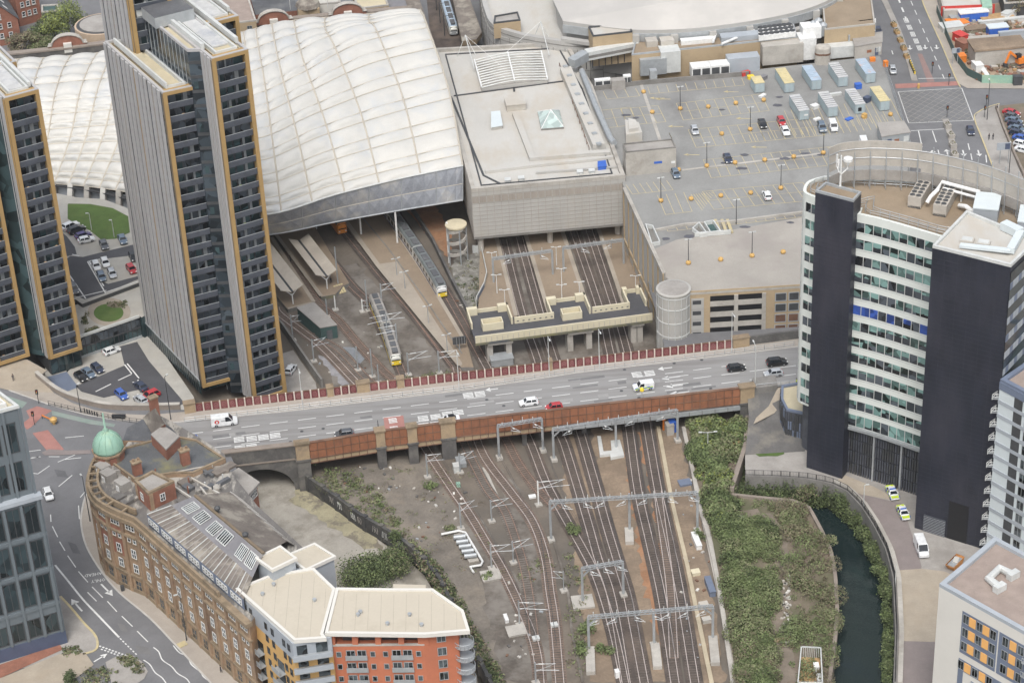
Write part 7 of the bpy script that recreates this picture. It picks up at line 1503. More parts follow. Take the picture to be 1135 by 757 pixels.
def car_proto(L,wd,h,belt,hood,rear,kind='hatch'):
 """returns list of (name, mesh, sub) for a car pointing along +x, wheels on z=0"""
 hw=wd/2;parts=[];x0,x1=-L/2,L/2
 xf0=x1-hood;xr0=x0+rear;xf1=xf0-(h-belt)*(1.15 if kind!='van' else .75);xr1=xr0+(h-belt)*(.55 if kind in('hatch','suv')else .95 if kind=='sedan' else .08)
 g=G();S=[(x0,.9,.42,belt-.12),(x0+.12,.97,.3,belt-.03),(xr0,1,.26,belt),(0,1,.24,belt),(xf0,1,.26,belt-.02),(x1-.35,.96,.28,belt-.2),(x1-.06,.88,.34,belt-.3),(x1,.78,.42,belt-.36)]
 if kind=='van':S[-3:]=[(x1-.3,.97,.28,belt-.08),(x1-.06,.9,.34,belt-.22),(x1,.8,.42,belt-.34)]
 g.loft([[(x,-hw*k,zb),(x,-hw*k,(zb+zt)/2+.1),(x,-hw*k*.93,zt),(x,0,zt+.04),(x,hw*k*.93,zt),(x,hw*k,(zb+zt)/2+.1),(x,hw*k,zb)]for x,k,zb,zt in S],'BODY',True)
 tw=hw*(.74 if kind!='van' else .88);bw=hw*.93
 C={'rb':(xr0,bw,belt),'rt':(xr1,tw,h-.05),'ft':(xf1,tw,h-.05),'fb':(xf0,bw,belt)}
 g.loft([[(xr1-.08,-tw,h-.07),(xr1,-tw*.9,h),(xr1,tw*.9,h),(xr1-.08,tw,h-.07)],[(xf1+.08,-tw,h-.09),(xf1,-tw*.9,h-.02),(xf1,tw*.9,h-.02),(xf1+.08,tw,h-.09)]],'BODY',True)
 for s in(-1,1):
  for a,b in(('rb','rt'),('fb','ft')):p,q=C[a],C[b];g.bar((p[0],s*p[1],p[2]-.02),(q[0],s*q[1],q[2]),.1,.1,'BODY')
  xm=(xr1+xf1)/2;g.bar((xm,s*bw,belt),(xm,s*tw,h-.04),.12,.06,'BODY')
  g.box((xf0-.3,s*(hw+.08),belt+.06),(.18,.16,.13),'BODY')
 if kind=='van':
  for s in(-1,1):g.add([(xr0,s*(bw+.01),belt-.05),(xf1-.75,s*(bw+.01),belt-.05),(xf1-.75,s*(tw+.02),h-.08),(xr1,s*(tw+.02),h-.08)],[(0,1,2,3)]if s<0 else[(3,2,1,0)],'BODY')
  g.quad((xr0-.01,bw,belt-.05),(xr0-.01,-bw,belt-.05),(xr1-.01,-tw,h-.06),(xr1-.01,tw,h-.06),'BODY')
 parts.append(('body',g,None))
 def gl(nm,q):g=G();g.add(q,[(0,1,2,3)],M['car_glass']);parts.append((nm,g,None))
 e=.0
 gl('windscreen',[(xf0,-bw,belt),(xf0,bw,belt),(xf1,tw,h-.06),(xf1,-tw,h-.06)])
 if kind!='van':gl('rear_window',[(xr0,bw,belt),(xr0,-bw,belt),(xr1,-tw,h-.06),(xr1,tw,h-.06)])
 for s in(-1,1):
  a,b=(xr0,xr1)if kind!='van' else(xf1-.7,xf1-.7);q=[(a,s*bw,belt),(xf0,s*bw,belt),(xf1,s*tw,h-.06),(b,s*tw,h-.06)]
  gl('side_window',q if s<0 else q[::-1])
 g=G();g.prism([(x0+.3,-hw*.9),(x1-.3,-hw*.9),(x1-.3,hw*.9),(x0+.3,hw*.9)],.16,.4,M['black'],bottom=True);parts.append(('underbody',g,None))
 r=.33 if kind!='van' else .36
 for x in(x0+L*.19,x1-L*.2):
  for s in(-1,1):
   g=G();g.tube([(x,s*(hw-.2),r),(x,s*(hw+.015),r)],r,M['tyre'],14);rm=G();rm.tube([(x,s*(hw+.0),r),(x,s*(hw+.03),r)],r*.6,M['rim'],10);parts.append(('wheel',g,rm))
 for s in(-1,1):
  g=G();g.box((x1-.14,s*hw*.66,belt-.3),(.28,.36,.17),M['lamp_white']);parts.append(('headlight',g,None))
  g=G();g.box((x0+.04,s*hw*.76,belt-.2),(.16,.24,.26),M['lamp_red']);parts.append(('tail_light',g,None))
 return parts
class Proto:
 def __init__(s,parts,white):
  s.items=[]
  for nm,g,sub in parts:
   g.ml=[M['car_body']if x=='BODY' else x for x in g.ml]
   s.items.append((nm,proto(g),proto(sub)if sub else None))
M['car_body']=CARCOL['white']
CP={'hatch':Proto(car_proto(4.1,1.78,1.48,.95,1.05,.3,'hatch'),1),'sedan':Proto(car_proto(4.6,1.82,1.43,.93,1.3,.75,'sedan'),1),'suv':Proto(car_proto(4.6,1.9,1.72,1.08,1.2,.25,'suv'),1),'small':Proto(car_proto(3.7,1.68,1.5,.95,.85,.25,'hatch'),1),'van':Proto(car_proto(5.6,2.05,2.35,1.2,.95,.05,'van'),1),'smallvan':Proto(car_proto(4.5,1.85,1.9,1.08,1.0,.05,'van'),1)}
def car(kind,col,px,py,z,hdg,label,cat='car',group='parked and passing cars',name=None):
 """hdg: a second photo point the bonnet points to"""
 p=W(px,py,z);q=W(px+hdg[0],py+hdg[1],z);a=math.atan2(q.y-p.y,q.x-p.x)
 root=thing(name or{'van':'delivery_van','smallvan':'small_van'}.get(kind,'car'),label,cat,p,group);root.rotation_euler=(0,0,a)
 for nm,me,sub in CP[kind].items:
  o=bpy.data.objects.new(nm,me);COL.objects.link(o);o.parent=root
  if nm=='body':o.material_slots[0].link='OBJECT';o.material_slots[0].material=CARCOL[col]
  if sub:r=bpy.data.objects.new('rim',sub);COL.objects.link(r);r.parent=o
 return root
def decal(root,name,fn):g=G();fn(g);o=g.build(name,local=True);o.parent=root;return o
z=ZS+.06
BR_=(10,-1.26)
v=car('van','white',249,470,z,BR_,'white delivery van with a round red emblem on the bridge','van')
def logo(g):
 y=-1.01;vs=[]
 for r0,r1,mt in((0,.5,'red_paint'),(.0,.2,'white_steel')):
  pts=[(-1.55+r1*math.cos(i*math.pi/8),y-(.02 if mt=='white_steel' else .0),1.35+r1*math.sin(i*math.pi/8)*(1 if mt=='red_paint' else 1.3))for i in range(16)];g.add(pts,[tuple(range(16))],M[mt])
 for i in range(4):g.box((-.62+i*.26,y,1.5),(.16,.02,.26),M['metal_grey'])
decal(v,'side_emblem',logo)
car('smallvan','blue',208,489.5,z,BR_,'small bright blue van half hidden behind the mossy roof edge','van')
car('hatch','grey',381.5,483,z,(-10,1.26),'dark grey hatchback heading left close to the rusty girder');
c4=car('sedan','white',498,467.5,z,(-10,1.26),'white convertible with a black soft top on the bridge by the stone pier')
decal(c4,'soft_top',lambda g:g.loft([[(-1.35,-.75,.98),(-1.1,-.68,1.47),(-1.1,.68,1.47),(-1.35,.75,.98)],[(.55,-.8,.98),(.1,-.68,1.49),(.1,.68,1.49),(.55,.8,.98)]],M['black'],True))
car('hatch','white',586,448,z,(-10,1.26),'white hatchback just left of the red car on the bridge');car('small','red',614,453.5,z,(-10,1.26),'small red hatchback on the bridge lane beside the girder')
pv=car('smallvan','white',713,431,z,(-10,1.26),'white police van with yellow and blue side panels on the bridge','police van')
def checks(g,n=6,L=3.9,zc=.8):
 for s in(-1,1):
  for i in range(n):
   for j in range(2):g.box((-L/2+(i+.5)*L/n,s*.95,zc+(j-.5)*.24),(L/n-.01,.02,.23),M['hivis']if(i+j)%2 else M['blue_paint'])
decal(pv,'side_panels',checks)
car('hatch','black',816,410,z,(10,-1.26),'black hatchback on the bridge left of the lamp post near the dark tower');car('suv','black',861,404,z,(10,-1.26),'large black taxi at the right end of the bridge','taxi');car('hatch','silver',857,416,z,(-10,1.26),'silver hatchback with a black roof window below the black taxi')
car('hatch','white',54,550,ZS+.03,(3,9),'white hatchback on the street left of the domed building')
z=ZCY+.05
for i,(x,y)in enumerate(((90,420),(98.5,415.5),(108.5,410.5))):car('hatch' if i!=1 else 'sedan',('black','slate','navy')[i],x,y,z,(7,6),'%s of three dark cars parked side by side in the sunken yard'%('leftmost','middle','rightmost')[i])
car('hatch','blue',135,439.5,z,(7,6.5),'bright blue hatchback in the sunken yard');car('sedan','navy',156,430,z,(-7,-6),'dark blue saloon behind the red car in the sunken yard');car('hatch','silver',156,445,z,(-7,-5),'pale silver car in front of the red car in the sunken yard');car('suv','red',166.5,441,z,(-8,3.5),'glossy red car parked askew in the sunken yard');car('hatch','white',124,391,z,(8,-3),'white car half hidden beneath the glass link')
z=ZLOT+.06
for kind,col,x,y,h,lb in(('suv','white',78.5,253,(9,-4),'white off-roader at the lawn edge, uppermost of the slanted row'),('suv','black',85,257,(9,-3.5),'black off-roader second in the slanted row by the lawn'),('hatch','purple',92.5,263,(9,-3),'dark purple car third in the slanted row by the lawn'),('hatch','white',96,268,(9,-2),'white hatchback lowest in the slanted row by the lawn'),('sedan','grey',115.5,273.5,(3.5,8),'dark grey saloon below the lawn lamp, left of two'),('sedan','slate',136,267.5,(4,8),'slate grey saloon at the lawn corner beside the tower'),('hatch','white',107,297,(3.5,8),'white hatchback at the left of the paved bays, front row back'),('hatch','white',117,293.5,(3.5,8),'white car second along the back of the paved bays'),('hatch','slate',113,309,(3.5,8),'dark slate car in the front of the paved bays'),('hatch','silver',124.5,305.5,(3.5,8),'silver car in the front of the paved bays right of the dark one'),('hatch','red',146,300.5,(5,7),'red car in the paved bays next to the tower'),('hatch','black',148,287,(4,8),'black car peeping out behind the tower beside the red car'),('suv','grey',82,323,(4,8),'grey off-roader half hidden by the left tower')):
 car(kind,col,x,y,z,h,lb)
car('hatch','white',322.5,411.5,.12,(5,-7),'white hatchback in the small lot at the foot of the tallest tower')
z=ZC+.03
for kind,col,x,y,h,lb in(('hatch','white',850,219,(-4,-9),'white car alone in the lower bay row of the rooftop car park'),('hatch','silver',770,147,(3.5,9),'silver hatchback at the left end of a bay row on the rooftop'),('sedan','navy',806.5,178,(3.5,9),'dark navy car in the middle bays of the rooftop car park'),('hatch','slate',749,195,(4,9),'slate blue car beside the concrete stair hut'),('sedan','black',845,139.5,(3.5,9),'black saloon on the rooftop left of the red car'),('hatch','red',866,137,(4,9),'red car on the rooftop behind a white one'),('sedan','white',870.5,147.5,(4,9),'white coupe on the rooftop in front of the red car'),('suv','slate',911,144,(3,9),'blue grey people carrier beside the white van on the rooftop')):
 car(kind,col,x,y,z,h,lb)
car('smallvan','white',923.5,143,z,(3.5,9),'white van parked beside the blue grey people carrier','van');car('smallvan','white',957.5,162,z,(3,9),'white van beside the grey cabin at the right of the rooftop','van')
z=7.08
car('hatch','silver',989.5,80,z,(2,9),'silver car on the right hand road beside the containers');car('sedan','navy',973,36,z,(2.5,9),'dark car by the glazed bay at the top of the right road');car('sedan','navy',1075.5,147,z,(2.5,9),'dark blue saloon on the right hand road below the box junction')
for i,(x,y,col)in enumerate(((1121,127,'red'),(1122,131.5,'grey'),(1123.5,136,'slate'),(1125.5,140.5,'navy'),(1127,145,'slate'),(1127.5,150,'navy'),(1132,155.5,'blue'),(1132,162,'white'),(1134,168.5,'white'))):
 car('hatch' if i%2 else 'sedan',col,x,y,7.1,(9,2.2),'%s car from the top in the row parked at the far right edge, %s'%(ORD[i],{'slate':'slate grey','navy':'dark navy'}.get(col,col)))
z=ZP+.05
for x,y,lb in((989,548.5,'upper of two white and lime police cars beside the dark tower'),(1001,570.5,'lower of two white and lime police cars beside the dark tower')):
 p=car('sedan','white',x,y,z,(4.5,9),lb,'police car')
 def mk_(g):
  for s in(-1,1):
   for i in range(6):g.box((-1.75+i*.7,s*.925,.68),(.7,.02,.46),M['hivis']if i%2==0 else M['blue_paint'])
  g.box((1.78,0,.84),(.85,1.5,.02),M['hivis']);g.box((-2.0,0,.93),(.5,1.5,.03),M['hivis'])
  g.box((-.1,0,1.5),(.3,1.2,.12),M['blue_paint'])
 decal(p,'livery',mk_)
wv=car('van','white',1021,610,z,(3.5,9),'white long van with a roof rack below the police cars','van')
c=W(1058,628,ZP);t=thing('skip','orange brown rubbish skip with a grey load beside the white van','skip',c);g=G();a_=R(50)
d=Vector((math.cos(a_),math.sin(a_),0));n=Vector((-d.y,d.x,0))
rg=[[c+d*s*k+n*w_+Vector((0,0,h))for s,w_ in((-1,-.9),(1,-.9),(1,.9),(-1,.9))]for k,h in((1.3,.1),(2.2,1.5))]
g.loft(rg,M['skip']);g.loft([[p+Vector((0,0,0))for p in rg[1]],[c+(p-c)*.94+Vector((0,0,.1))for p in rg[1]]],M['skip']);g.build('body',t);g=G();g.box(c+Vector((0,0,1.1)),(3.4,1.5,.4),M['metal_grey'],a_);g.box(c+d*.4+Vector((0,0,1.4)),(1.8,1.0,.3),M['roof_pale'],a_+.3);g.build('rubbish',t)
def site_container(i,fx,fy,L,roofm,lab,h=2.75):
 z=ZC;k=5.675;d=(W2(830+225/k,50+250/k,z+h)-W2(830+155/k,50+140/k,z+h)).normalized();w_=W2(830+285/k,50+245/k,z+h)-W2(830+225/k,50+250/k,z+h);w_=w_.normalized()
 c=W2(830+fx/k,50+fy/k,z);n=Vector((-d.y,d.x));P=[c-n*1.3,c+n*1.3,c+n*1.3-d*L,c-n*1.3-d*L]
 t=thing('site_container',lab,'container',V3(c-d*L/2,z),'containers on the car park');g=G();g.prism(P,z+.15,z+h,M['container'])
 PP=ccw(P)
 for a in range(4):
  e=(PP[(a+1)%4]-PP[a]).length
  for q in range(int(e/.6)):face_box(g,PP[a],PP[(a+1)%4],q*.6+.1,q*.6+.32,z+.35,z+h-.2,0,.05,M['container'])
 g.build('walls',t);g=G();g.prism(inset_poly(PP,-.06),z+h,z+h+.1,M[roofm]);g.build('roof',t)
 g=G()
 for q in range(1,int(L/1.1)):p=c-d*(q*1.1);g.bar(V3(p-n*1.3,z+h+.13),V3(p+n*1.3,z+h+.13),.1 if q%2 else .24,.06,M['slate_blue' if roofm=='container_roof' else roofm])
 g.build('roof_ribs',t)
 g=G();b=P[0];face_box(g,P[1],P[0],.2,2.4,z+.3,z+h-.2,.0,.06,M['container'])if(P[0]-P[1]).x>0 else face_box(g,P[0],P[1],.2,2.4,z+.3,z+h-.2,0,.06,M['container'])
 A,B=(P[1],P[0])if(P[0]-P[1]).x>0 else(P[0],P[1])
 for u in(.15,1.28,2.42):face_box(g,A,B,u-.04,u+.04,z+.25,z+h-.1,.06,.12,M['metal_grey'])
 if i==6:face_box(g,A,B,.7,1.6,z+.9,z+1.9,.06,.13,M['black'])
 if i==4:face_box(g,A,B,1.3,2.3,z+1.3,z+1.7,.06,.13,M['white_steel'])
 g.build('end_doors',t)
for i,a in enumerate(((255,302,9.2,'container_yellow','long container with a yellowish roof, back row left'),(425,285,9.2,'container_blue','container with a blue and rusty red roof, back row second from left'),(592,265,9.0,'container_roof','container with dark striped roof, back row third from left'),(765,242,9.2,'container_blue','container with a pale blue roof, back row right near the road'),(347,475,9.2,'container_roof','front row left container with striped grey roof and small white sign'),(528,454,9.0,'container_roof','front row second container with a striped grey roof'),(700,436,9.0,'container_roof','front row third container with a dark window in its end'),(854,416,8.6,'container_yellow','front row right container with a yellowish roof'),(68,303,4.2,'container_yellow','small short container with a yellowish roof left of the long ones'))):site_container(i,*a)
def cabin(px,z,h,lab,door=(.2,.35),top='roof_grey',mt='metal_grey'):
 P=Ws(px,z);t=thing('site_cabin',lab,'cabin',cen(P,z));PP=ccw(P);g=G();g.prism(P,z,z+h,M[mt]);g.build('wall',t);g=G();g.prism(inset_poly(PP,-.15),z+h,z+h+.2,M[top]);g.build('roof',t)
 A,B=P[0],P[1];L=(B-A).length;g=G();face_box(g,A,B,L*door[0],L*door[1],z+.1,z+2.3,.01,.07,M['office_blue']);g.build('door',t);g=G();face_box(g,A,B,L*.78,L*.96,z+1,z+2.4,.01,.07,M['metal_pale']);face_box(g,A,B,L*.45,L*.62,z+1.2,z+2.0,.01,.03,M['rust']);g.build('notice_panel',t)
cabin([(977,165),(1008,160),(1001,148),(972,150)],ZC,3.2,'wide grey cabin with a blue door at the right edge of the rooftop car park')
cabin([(947,66),(977,61),(977,50),(944,54)],ZC,3.6,'grey brown flat cabin with a dark blue door near the road corner',(.75,.88),'roof_grey','concrete')
rr=random.Random(21)
for x,y,dx,dy,dz,mt,lb,ct in((951,98,1.6,1.4,1.3,'blue_paint','blue chemical toilet box between containers','box'),(961,113,1.6,1.4,1.4,'office_blue','dark blue bin between the front row containers','bin'),(941,132.5,2.0,1.2,.25,'blue_paint','flat blue sheet on the rooftop in front of the containers','sheet'),(826,83.5,2.4,1.2,1.0,'red_paint','red plastic barrier at the back of the car park','barrier'),(832,87.5,1.6,1.2,.9,'yellow','small yellow machine behind the small container','machine'),(846,88,1.8,1.4,1.0,'slate_blue','dark grey blue bin right of the small container','bin'),(845,107,2,1,.4,'white_steel','white sheet lying below the small container','sheet'),(903,120,1.8,1.6,.9,'white_steel','crumpled white bag between two front containers','bag'),(905.5,133,1.8,1,.4,'white_steel','flat white board on the rooftop by the people carrier','board'),(926,106,3,.8,.7,'metal_pale','stack of pale boards between the containers','boards'),(967,68,1.4,1,1,'orange_paint','orange barrier near the road corner of the rooftop','barrier'),(981.5,74,1,1,1.6,'orange_paint','orange traffic barrier at the road edge of the rooftop','barrier'),(958,131,1.0,1.0,1.2,'orange_ball','orange cone cluster in front of the right container','cone')):
 crate('site_clutter' if ct not in('bin','barrier')else ct,x,y,dx,dy,dz,lb,ct,mt,rr.uniform(0,1),ZC)
def ball(x,y,lab):c=W(x,y,ZC);g=G();g.lathe(c,[(.3,0),(.5,.1),(.62,.42),(.52,.8),(.25,.95)],M['orange_ball'],12);o=g.build('orange_bollard',None,True);tag(o,lab,'bollard','orange bollards on the car park deck')
balls=[(754,122),(785,120),(815.6,116),(846.5,112.6),(713.4,103.5),(723,126),(800,150),(831.5,145),(783.4,185.5),(814.7,182),(847.5,179),(879.7,175.4),(912.5,171),(732.6,224),(766,222),(799,218.5),(832,215.4),(865.4,210),(763,293),(798.8,289.3),(833.5,285),(868,281),(752,190),(957,131),(987,128.5)]
rows_=['the bay row nearest the back wall','the second bay row','the third bay row','the fourth bay row with one white car','the brown lower deck']
for i,(x,y)in enumerate(balls):
 near=min(((abs(x-a)+abs(y-b),n)for a,b,n in((760,118,rows_[0]),(815,147,rows_[1]),(850,180,rows_[2]),(800,218,rows_[3]),(820,287,rows_[4]),(718,115,'the pale drain line in the left corner'),(752,190,'the stair hut'),(970,130,'the front containers'))),key=lambda q:q[0])[1]
 same=[j for j in range(i)if BL[j]==near]if i else[]
 if not i:BL=[]
 BL.append(near);ball(x,y,'round orange bollard by %s, %s from left'%(near,ORD[len(same)]))
def lamp_post(lab,x,y,z,h,arms=1,mt='metal_grey',ang=0,reach=1.2,globe=False,group='lamp posts',name='lamp_post'):
 c=W(x,y,z);t=thing(name,lab,'lamp post',c,group);g=G();g.tube([c,c+Vector((0,0,h))],.12,M[mt],6,.07);g.build('pole',t)
 for s in range(arms):
  a=R(ang)+math.pi*s;v=Vector((math.cos(a),math.sin(a),0));g=G();tp=c+Vector((0,0,h));g.tube([tp-Vector((0,0,.1)),tp+v*reach+Vector((0,0,.1))],.06,M[mt],5);g.build('arm',t);g=G()
  g.box(tp+v*reach+Vector((0,0,.08)),(.7,.3,.16),M['metal_pale'],a);g.build('lamp_head',t)
 return t
for i,(x,y,lb)in enumerate(((754,122,'thin dark lamp post by the back bay row'),(831.5,145,'thin dark lamp post left of the black saloon'),(783.4,185,'thin dark lamp post left of the navy car'),(732.6,224,'thin dark lamp post at the left end of the fourth bay row'),(865.4,210,'thin dark lamp post right of the single white car'),(763,293,'thin dark lamp post on the left of the brown deck'),(833.5,285,'thin dark lamp post on the right of the brown deck'),(912.5,171,'thin dark lamp post below the people carrier'),(816,248.7,'thin dark lamp post at the edge between the grey and brown decks'))):lamp_post(lb,x,y,ZC,6.4,2,'metal_dark',10,.5)
for x,y,lb in((336,454,'tall pale street lamp on the bridge pavement above the dark hatchback'),(509,433.5,'tall pale street lamp on the bridge pavement above the white convertible'),(664.5,410,'tall pale street lamp on the bridge pavement left of the police van'),(811,391.5,'tall pale street lamp near the right end of the red parapet'),(609,418,'tall pale street lamp on the bridge pavement above the red car')):lamp_post(lb,x,y,ZS,10.5,1,'metal_pale',-80,1.8)
lamp_post('tall pale street lamp at the near kerb between the black hatchback and the stone pier',837,427,ZS,10,1,'metal_pale',100,1.8)
t=lamp_post('short lamp with a round yellow sign by the police van',711.7,447,ZS,3,0,'metal_grey');c=W(711.7,447,ZS);g=G();g.lathe(c+Vector((0,0,3)),[(.1,0),(.45,.2),(.5,.5),(.3,.9),(.05,1)],M['yellow'],10);g.build('sign_drum',t)
lamp_post('short dark post at the near kerb of the bridge right of the dark hatchback',419.5,477,ZS,2.6,0,'metal_dark')
lamp_post('tall black lamp post on the pavement above the sunken car yard',89.7,457.5,ZS,7,1,'metal_dark',60,.8);lamp_post('tall black lamp post on the pavement near the parapet pier',189.5,465.5,ZS,11,1,'metal_dark',60,.8);lamp_post('tall black lamp post at the corner kerb left of the domed building',100,578,ZS,11,1,'metal_dark',120,.8);lamp_post('tall black lamp post on the pavement along the sandstone front',207,710,ZS,11,1,'metal_dark',200,.8)
lamp_post('pale lamp post on the lawn, left of two',101.6,255,ZLOT,4.6,1,'metal_pale',180,.5);lamp_post('pale lamp post on the lawn, right of two',126.7,263.5,ZLOT,4.8,1,'metal_pale',180,.3);lamp_post('twin armed lamp post rising from the green scrub near the bridge',784.5,505,.4,6.0,2,'metal_pale',0,1.6)
lamp_post('slim pale lamp post beside the curved black railing along the river',957,562,ZP,5.5,1,'metal_pale',0,.6);lamp_post('slim pale lamp post on the tan riverside paving',992,652,ZP,6,0,'metal_pale')
for i,(x,y,lb)in enumerate(((546,300,'left island platform, highest of three'),(551,325,'left island platform, middle of three'),(560,341.6,'left island platform, lowest of three'),(617,294,'middle island platform, highest'),(622.8,318,'middle island platform, below the gantry'),(623,336,'middle island platform, lowest left'),(642.5,333,'middle island platform, lowest right'),(704.6,326,'right platform beside the car park wall'))):lamp_post('white T shaped lamp on the '+lb,x,y,1,5,2,'white_steel',0,.9,group='platform lamps')
for i,(x,y,lb)in enumerate(((449,320,'upper'),(475,358,'lower'),(440,305,'topmost'),(496,390,'lowest'))):lamp_post('thin lamp on the long brown platform, '+lb,x,y,1,4.6,2,'metal_grey',20,.8,group='platform lamps')
def traffic_light(lab,x,y,z,h=3.4,mt='metal_dark'):
 c=W(x,y,z);t=thing('traffic_light',lab,'traffic light',c,'traffic lights');g=G();g.tube([c,c+Vector((0,0,h))],.08,M[mt],6);g.build('pole',t);g=G();g.box(c+Vector((0,-.15,h-.4)),(.55,.3,1.15),M['black']);g.build('signal_head',t)
 for k,mm in enumerate(('lamp_red','orange_ball','green_road')):g=G();g.tube([c+Vector((0,-.3,h-.05-k*.34)),c+Vector((0,-.34,h-.05-k*.34))],.12,M[mm],8);g.build('lens',t)
for a in(('traffic light on the pavement above the red crossing',43,447,ZS),('traffic light in the middle of the red crossing',38.5,471,ZS),('traffic light at the kerb corner of the side street, upper right',1093,119,7),('traffic light on the corner pavement just below the side street',1091,131,7),('traffic light at the end of the planted island',1049.5,131,7),('traffic light on the red strip of the right road, right',1051.5,95,7),('traffic light on the red strip of the right road, left',1033,82,7)):traffic_light(*a)
c=W(60,470,ZS);t=thing('barrier_beacon','orange beacon on a low barrier in the junction','beacon',c);g=G();g.lathe(c,[(.3,0),(.3,.6),(.75,.8),(.8,1.4),(.3,1.8)],M['orange_ball'],12);g.build('beacon',t);g=G();a=W(47,464,ZS);g.bar(a+Vector((0,0,.9)),c+Vector((0,0,.9)),.12,.3,M['orange_paint']);g.tube([a,a+Vector((0,0,1))],.1,M['metal_dark'],5);g.build('barrier_arm',t)
for i in range(6):c=W(94+i*2.8,456.8+i*.95,ZS+.13);g=G();g.lathe(c,[(.13,0),(.13,.85),(.16,.9),(.1,1.05)],M['black'],8);tag(g.build('bollard'),'%s from left in the row of six black bollards on the curved pavement'%ORD[i],'bollard','black bollards')
crate('planter_box',132,463.5,2.8,.8,.8,'low black bench like planter on the curved pavement','planter','black',-.1,ZS)
crate('pavement_hatch',202,714,1.6,1.3,.12,'small yellow hatch cover on the pavement by the sandstone front','hatch','yellow_line',.6,ZS+.12)
crate('litter_bin',136,654,.6,.6,1.1,'small dark litter bin at the kerb beside the road lettering','bin','metal_dark',.4,ZS+.12)
def person_mesh(top,bottom):
 me=bpy.data.meshes.new('person');V=[(0,0,.95),(0,0,1.2),(0,.0,1.43),(0,0,1.52),(0,.01,1.66),(.1,0,.9),(.12,.06,.48),(.12,-.02,.06),(.12,.16,.03),(-.1,0,.9),(-.12,-.1,.48),(-.12,-.22,.08),(-.12,-.06,.03),(.2,0,1.4),(.25,-.06,1.12),(.24,.08,.88),(-.2,0,1.4),(-.25,.06,1.12),(-.24,.14,.9)]
 E=[(0,1),(1,2),(2,3),(3,4),(0,5),(5,6),(6,7),(7,8),(0,9),(9,10),(10,11),(11,12),(2,13),(13,14),(14,15),(2,16),(16,17),(17,18)]
 me.from_pydata([Vector(v)for v in V],E,[]);o=bpy.data.objects.new('person',me);COL.objects.link(o)
 md=o.modifiers.new('s','SKIN');rad=[.15,.15,.14,.06,.12,.1,.075,.05,.045,.1,.075,.05,.045,.065,.05,.04,.065,.05,.04]
 for i,r in enumerate(rad):me.skin_vertices[0].data[i].radius=(r,r*.85)
 me.skin_vertices[0].data[0].use_root=True;o.modifiers.new('b','SUBSURF').levels=1
 bpy.context.view_layer.update();nm=bpy.data.meshes.new_from_object(o.evaluated_get(bpy.context.evaluated_depsgraph_get()));bpy.data.objects.remove(o)
 nm.materials.clear()
 for k in(bottom,top,'skin'):nm.materials.append(M[k])
 for p in nm.polygons:zc=p.center.z;p.material_index=2 if zc>1.5 or(abs(p.center.x)>.2 and zc<.95 and zc>.8)else(1 if zc>.92 else 0)
 return nm
hg=G();hg.lathe((0,.0,1.66),[(.125,-.02),(.13,.06),(.1,.12),(.03,.15)],M['hair'],10);HAIR=proto(hg)
def person(lab,x,y,z,top='cloth_dark',bottom='cloth_dark',rz=0):
 c=W(x,y,z);o=bpy.data.objects.new('person',person_mesh(top,bottom));COL.objects.link(o);o.location=c;o.rotation_euler=(0,0,rz);WPOS[o.name]=c;tag(o,lab,'person','pedestrians')
 h=bpy.data.objects.new('hair',HAIR);COL.objects.link(h);h.parent=o
person('person in dark clothes walking on the tan forecourt by the left tower',15,422,ZS+.12,'cloth_dark','cloth_dark',.5);person('person in a dark coat on the corner pavement at right, left of a pair',1096,155,7.13,rz=.3);person('person in a dark coat on the corner pavement at right, right of a pair',1100.5,155,7.13,rz=.5)
person('person in a bright vest at the right end of the bridge',883,427,ZS+.1,'hivis','cloth_dark',1);person('person standing at the corner of the curved side street',1105,123,7.13,'cloth_dark','cloth_tan',2);person('person in dark clothes on the pavement below the sandstone building',245,745,ZS+.12,'cloth_dark','cloth_dark',2)
for x,y,lb in((310,322,'near end of the left canopy'),(322,290,'under the edge of the right canopy'),(367,314,'near end of the right canopy')):person('dark clothed person waiting on the platform, '+lb,x,y,1,rz=x)
M['faded_line']=mat('faded_line',(.33,.32,.285),.85,.12,.8)
z=7.03;K8=3.547
Q8=lambda x,y:(815+x/K8,y/K8)
sheet('right_road',Ws([(930,-40),(1008,-40),(1021,0),(1063,93),(1082,128),(1104,195),(1125,240),(1000,240),(1000,160),(975,60)],z),z,M['asphalt'])
sheet('side_street',Ws([(1060,95),(1075,99),(1140,101),(1200,98),(1200,112),(1140,112),(1108,115.5),(1084,125),(1080,130)],z),z+.01,M['asphalt'])
sheet('red_strip',Ws([(992,93.5),(1061,90.5),(1064,95),(993,98.5)],z),z+.03,M['red_road'])
sheet('red_strip',Ws([(1017,60),(1022,60),(1036,91),(1028,91.5)],z),z+.025,mat('faded_red',(.25,.17,.155),.9,.1,.4))
sheet('pavement',Ws([(1021,0),(1010,-40),(1030,-40),(1038,0),(1060,68),(1078,87),(1138,94),(1138,99),(1072,98.5),(1062,93)],z),z+.1,M['pavement'])
sheet('pavement',Ws([(1108,115.5),(1084,125),(1080,132),(1104,195),(1130,250),(1160,250),(1128,185),(1107,124)],z),z+.1,M['pave_grey'])
sheet('lot_ground',Ws([(1105,118),(1160,112),(1170,230),(1140,210),(1125,175)],z),z+.05,M['soil'])
g=G();zz=z+.05
def d8(a,b,w=.22):g.strip([W2(*Q8(*a),zz),W2(*Q8(*b),zz)],w,zz,M['white_line'])
for i in range(9):x0,y0=690+i*15.5,5+i*36;d8((x0,y0),(x0+8,y0+18))
for i in range(3):x0,y0=640+i*14,-5+i*36;d8((x0,y0),(x0+8,y0+18),.5)
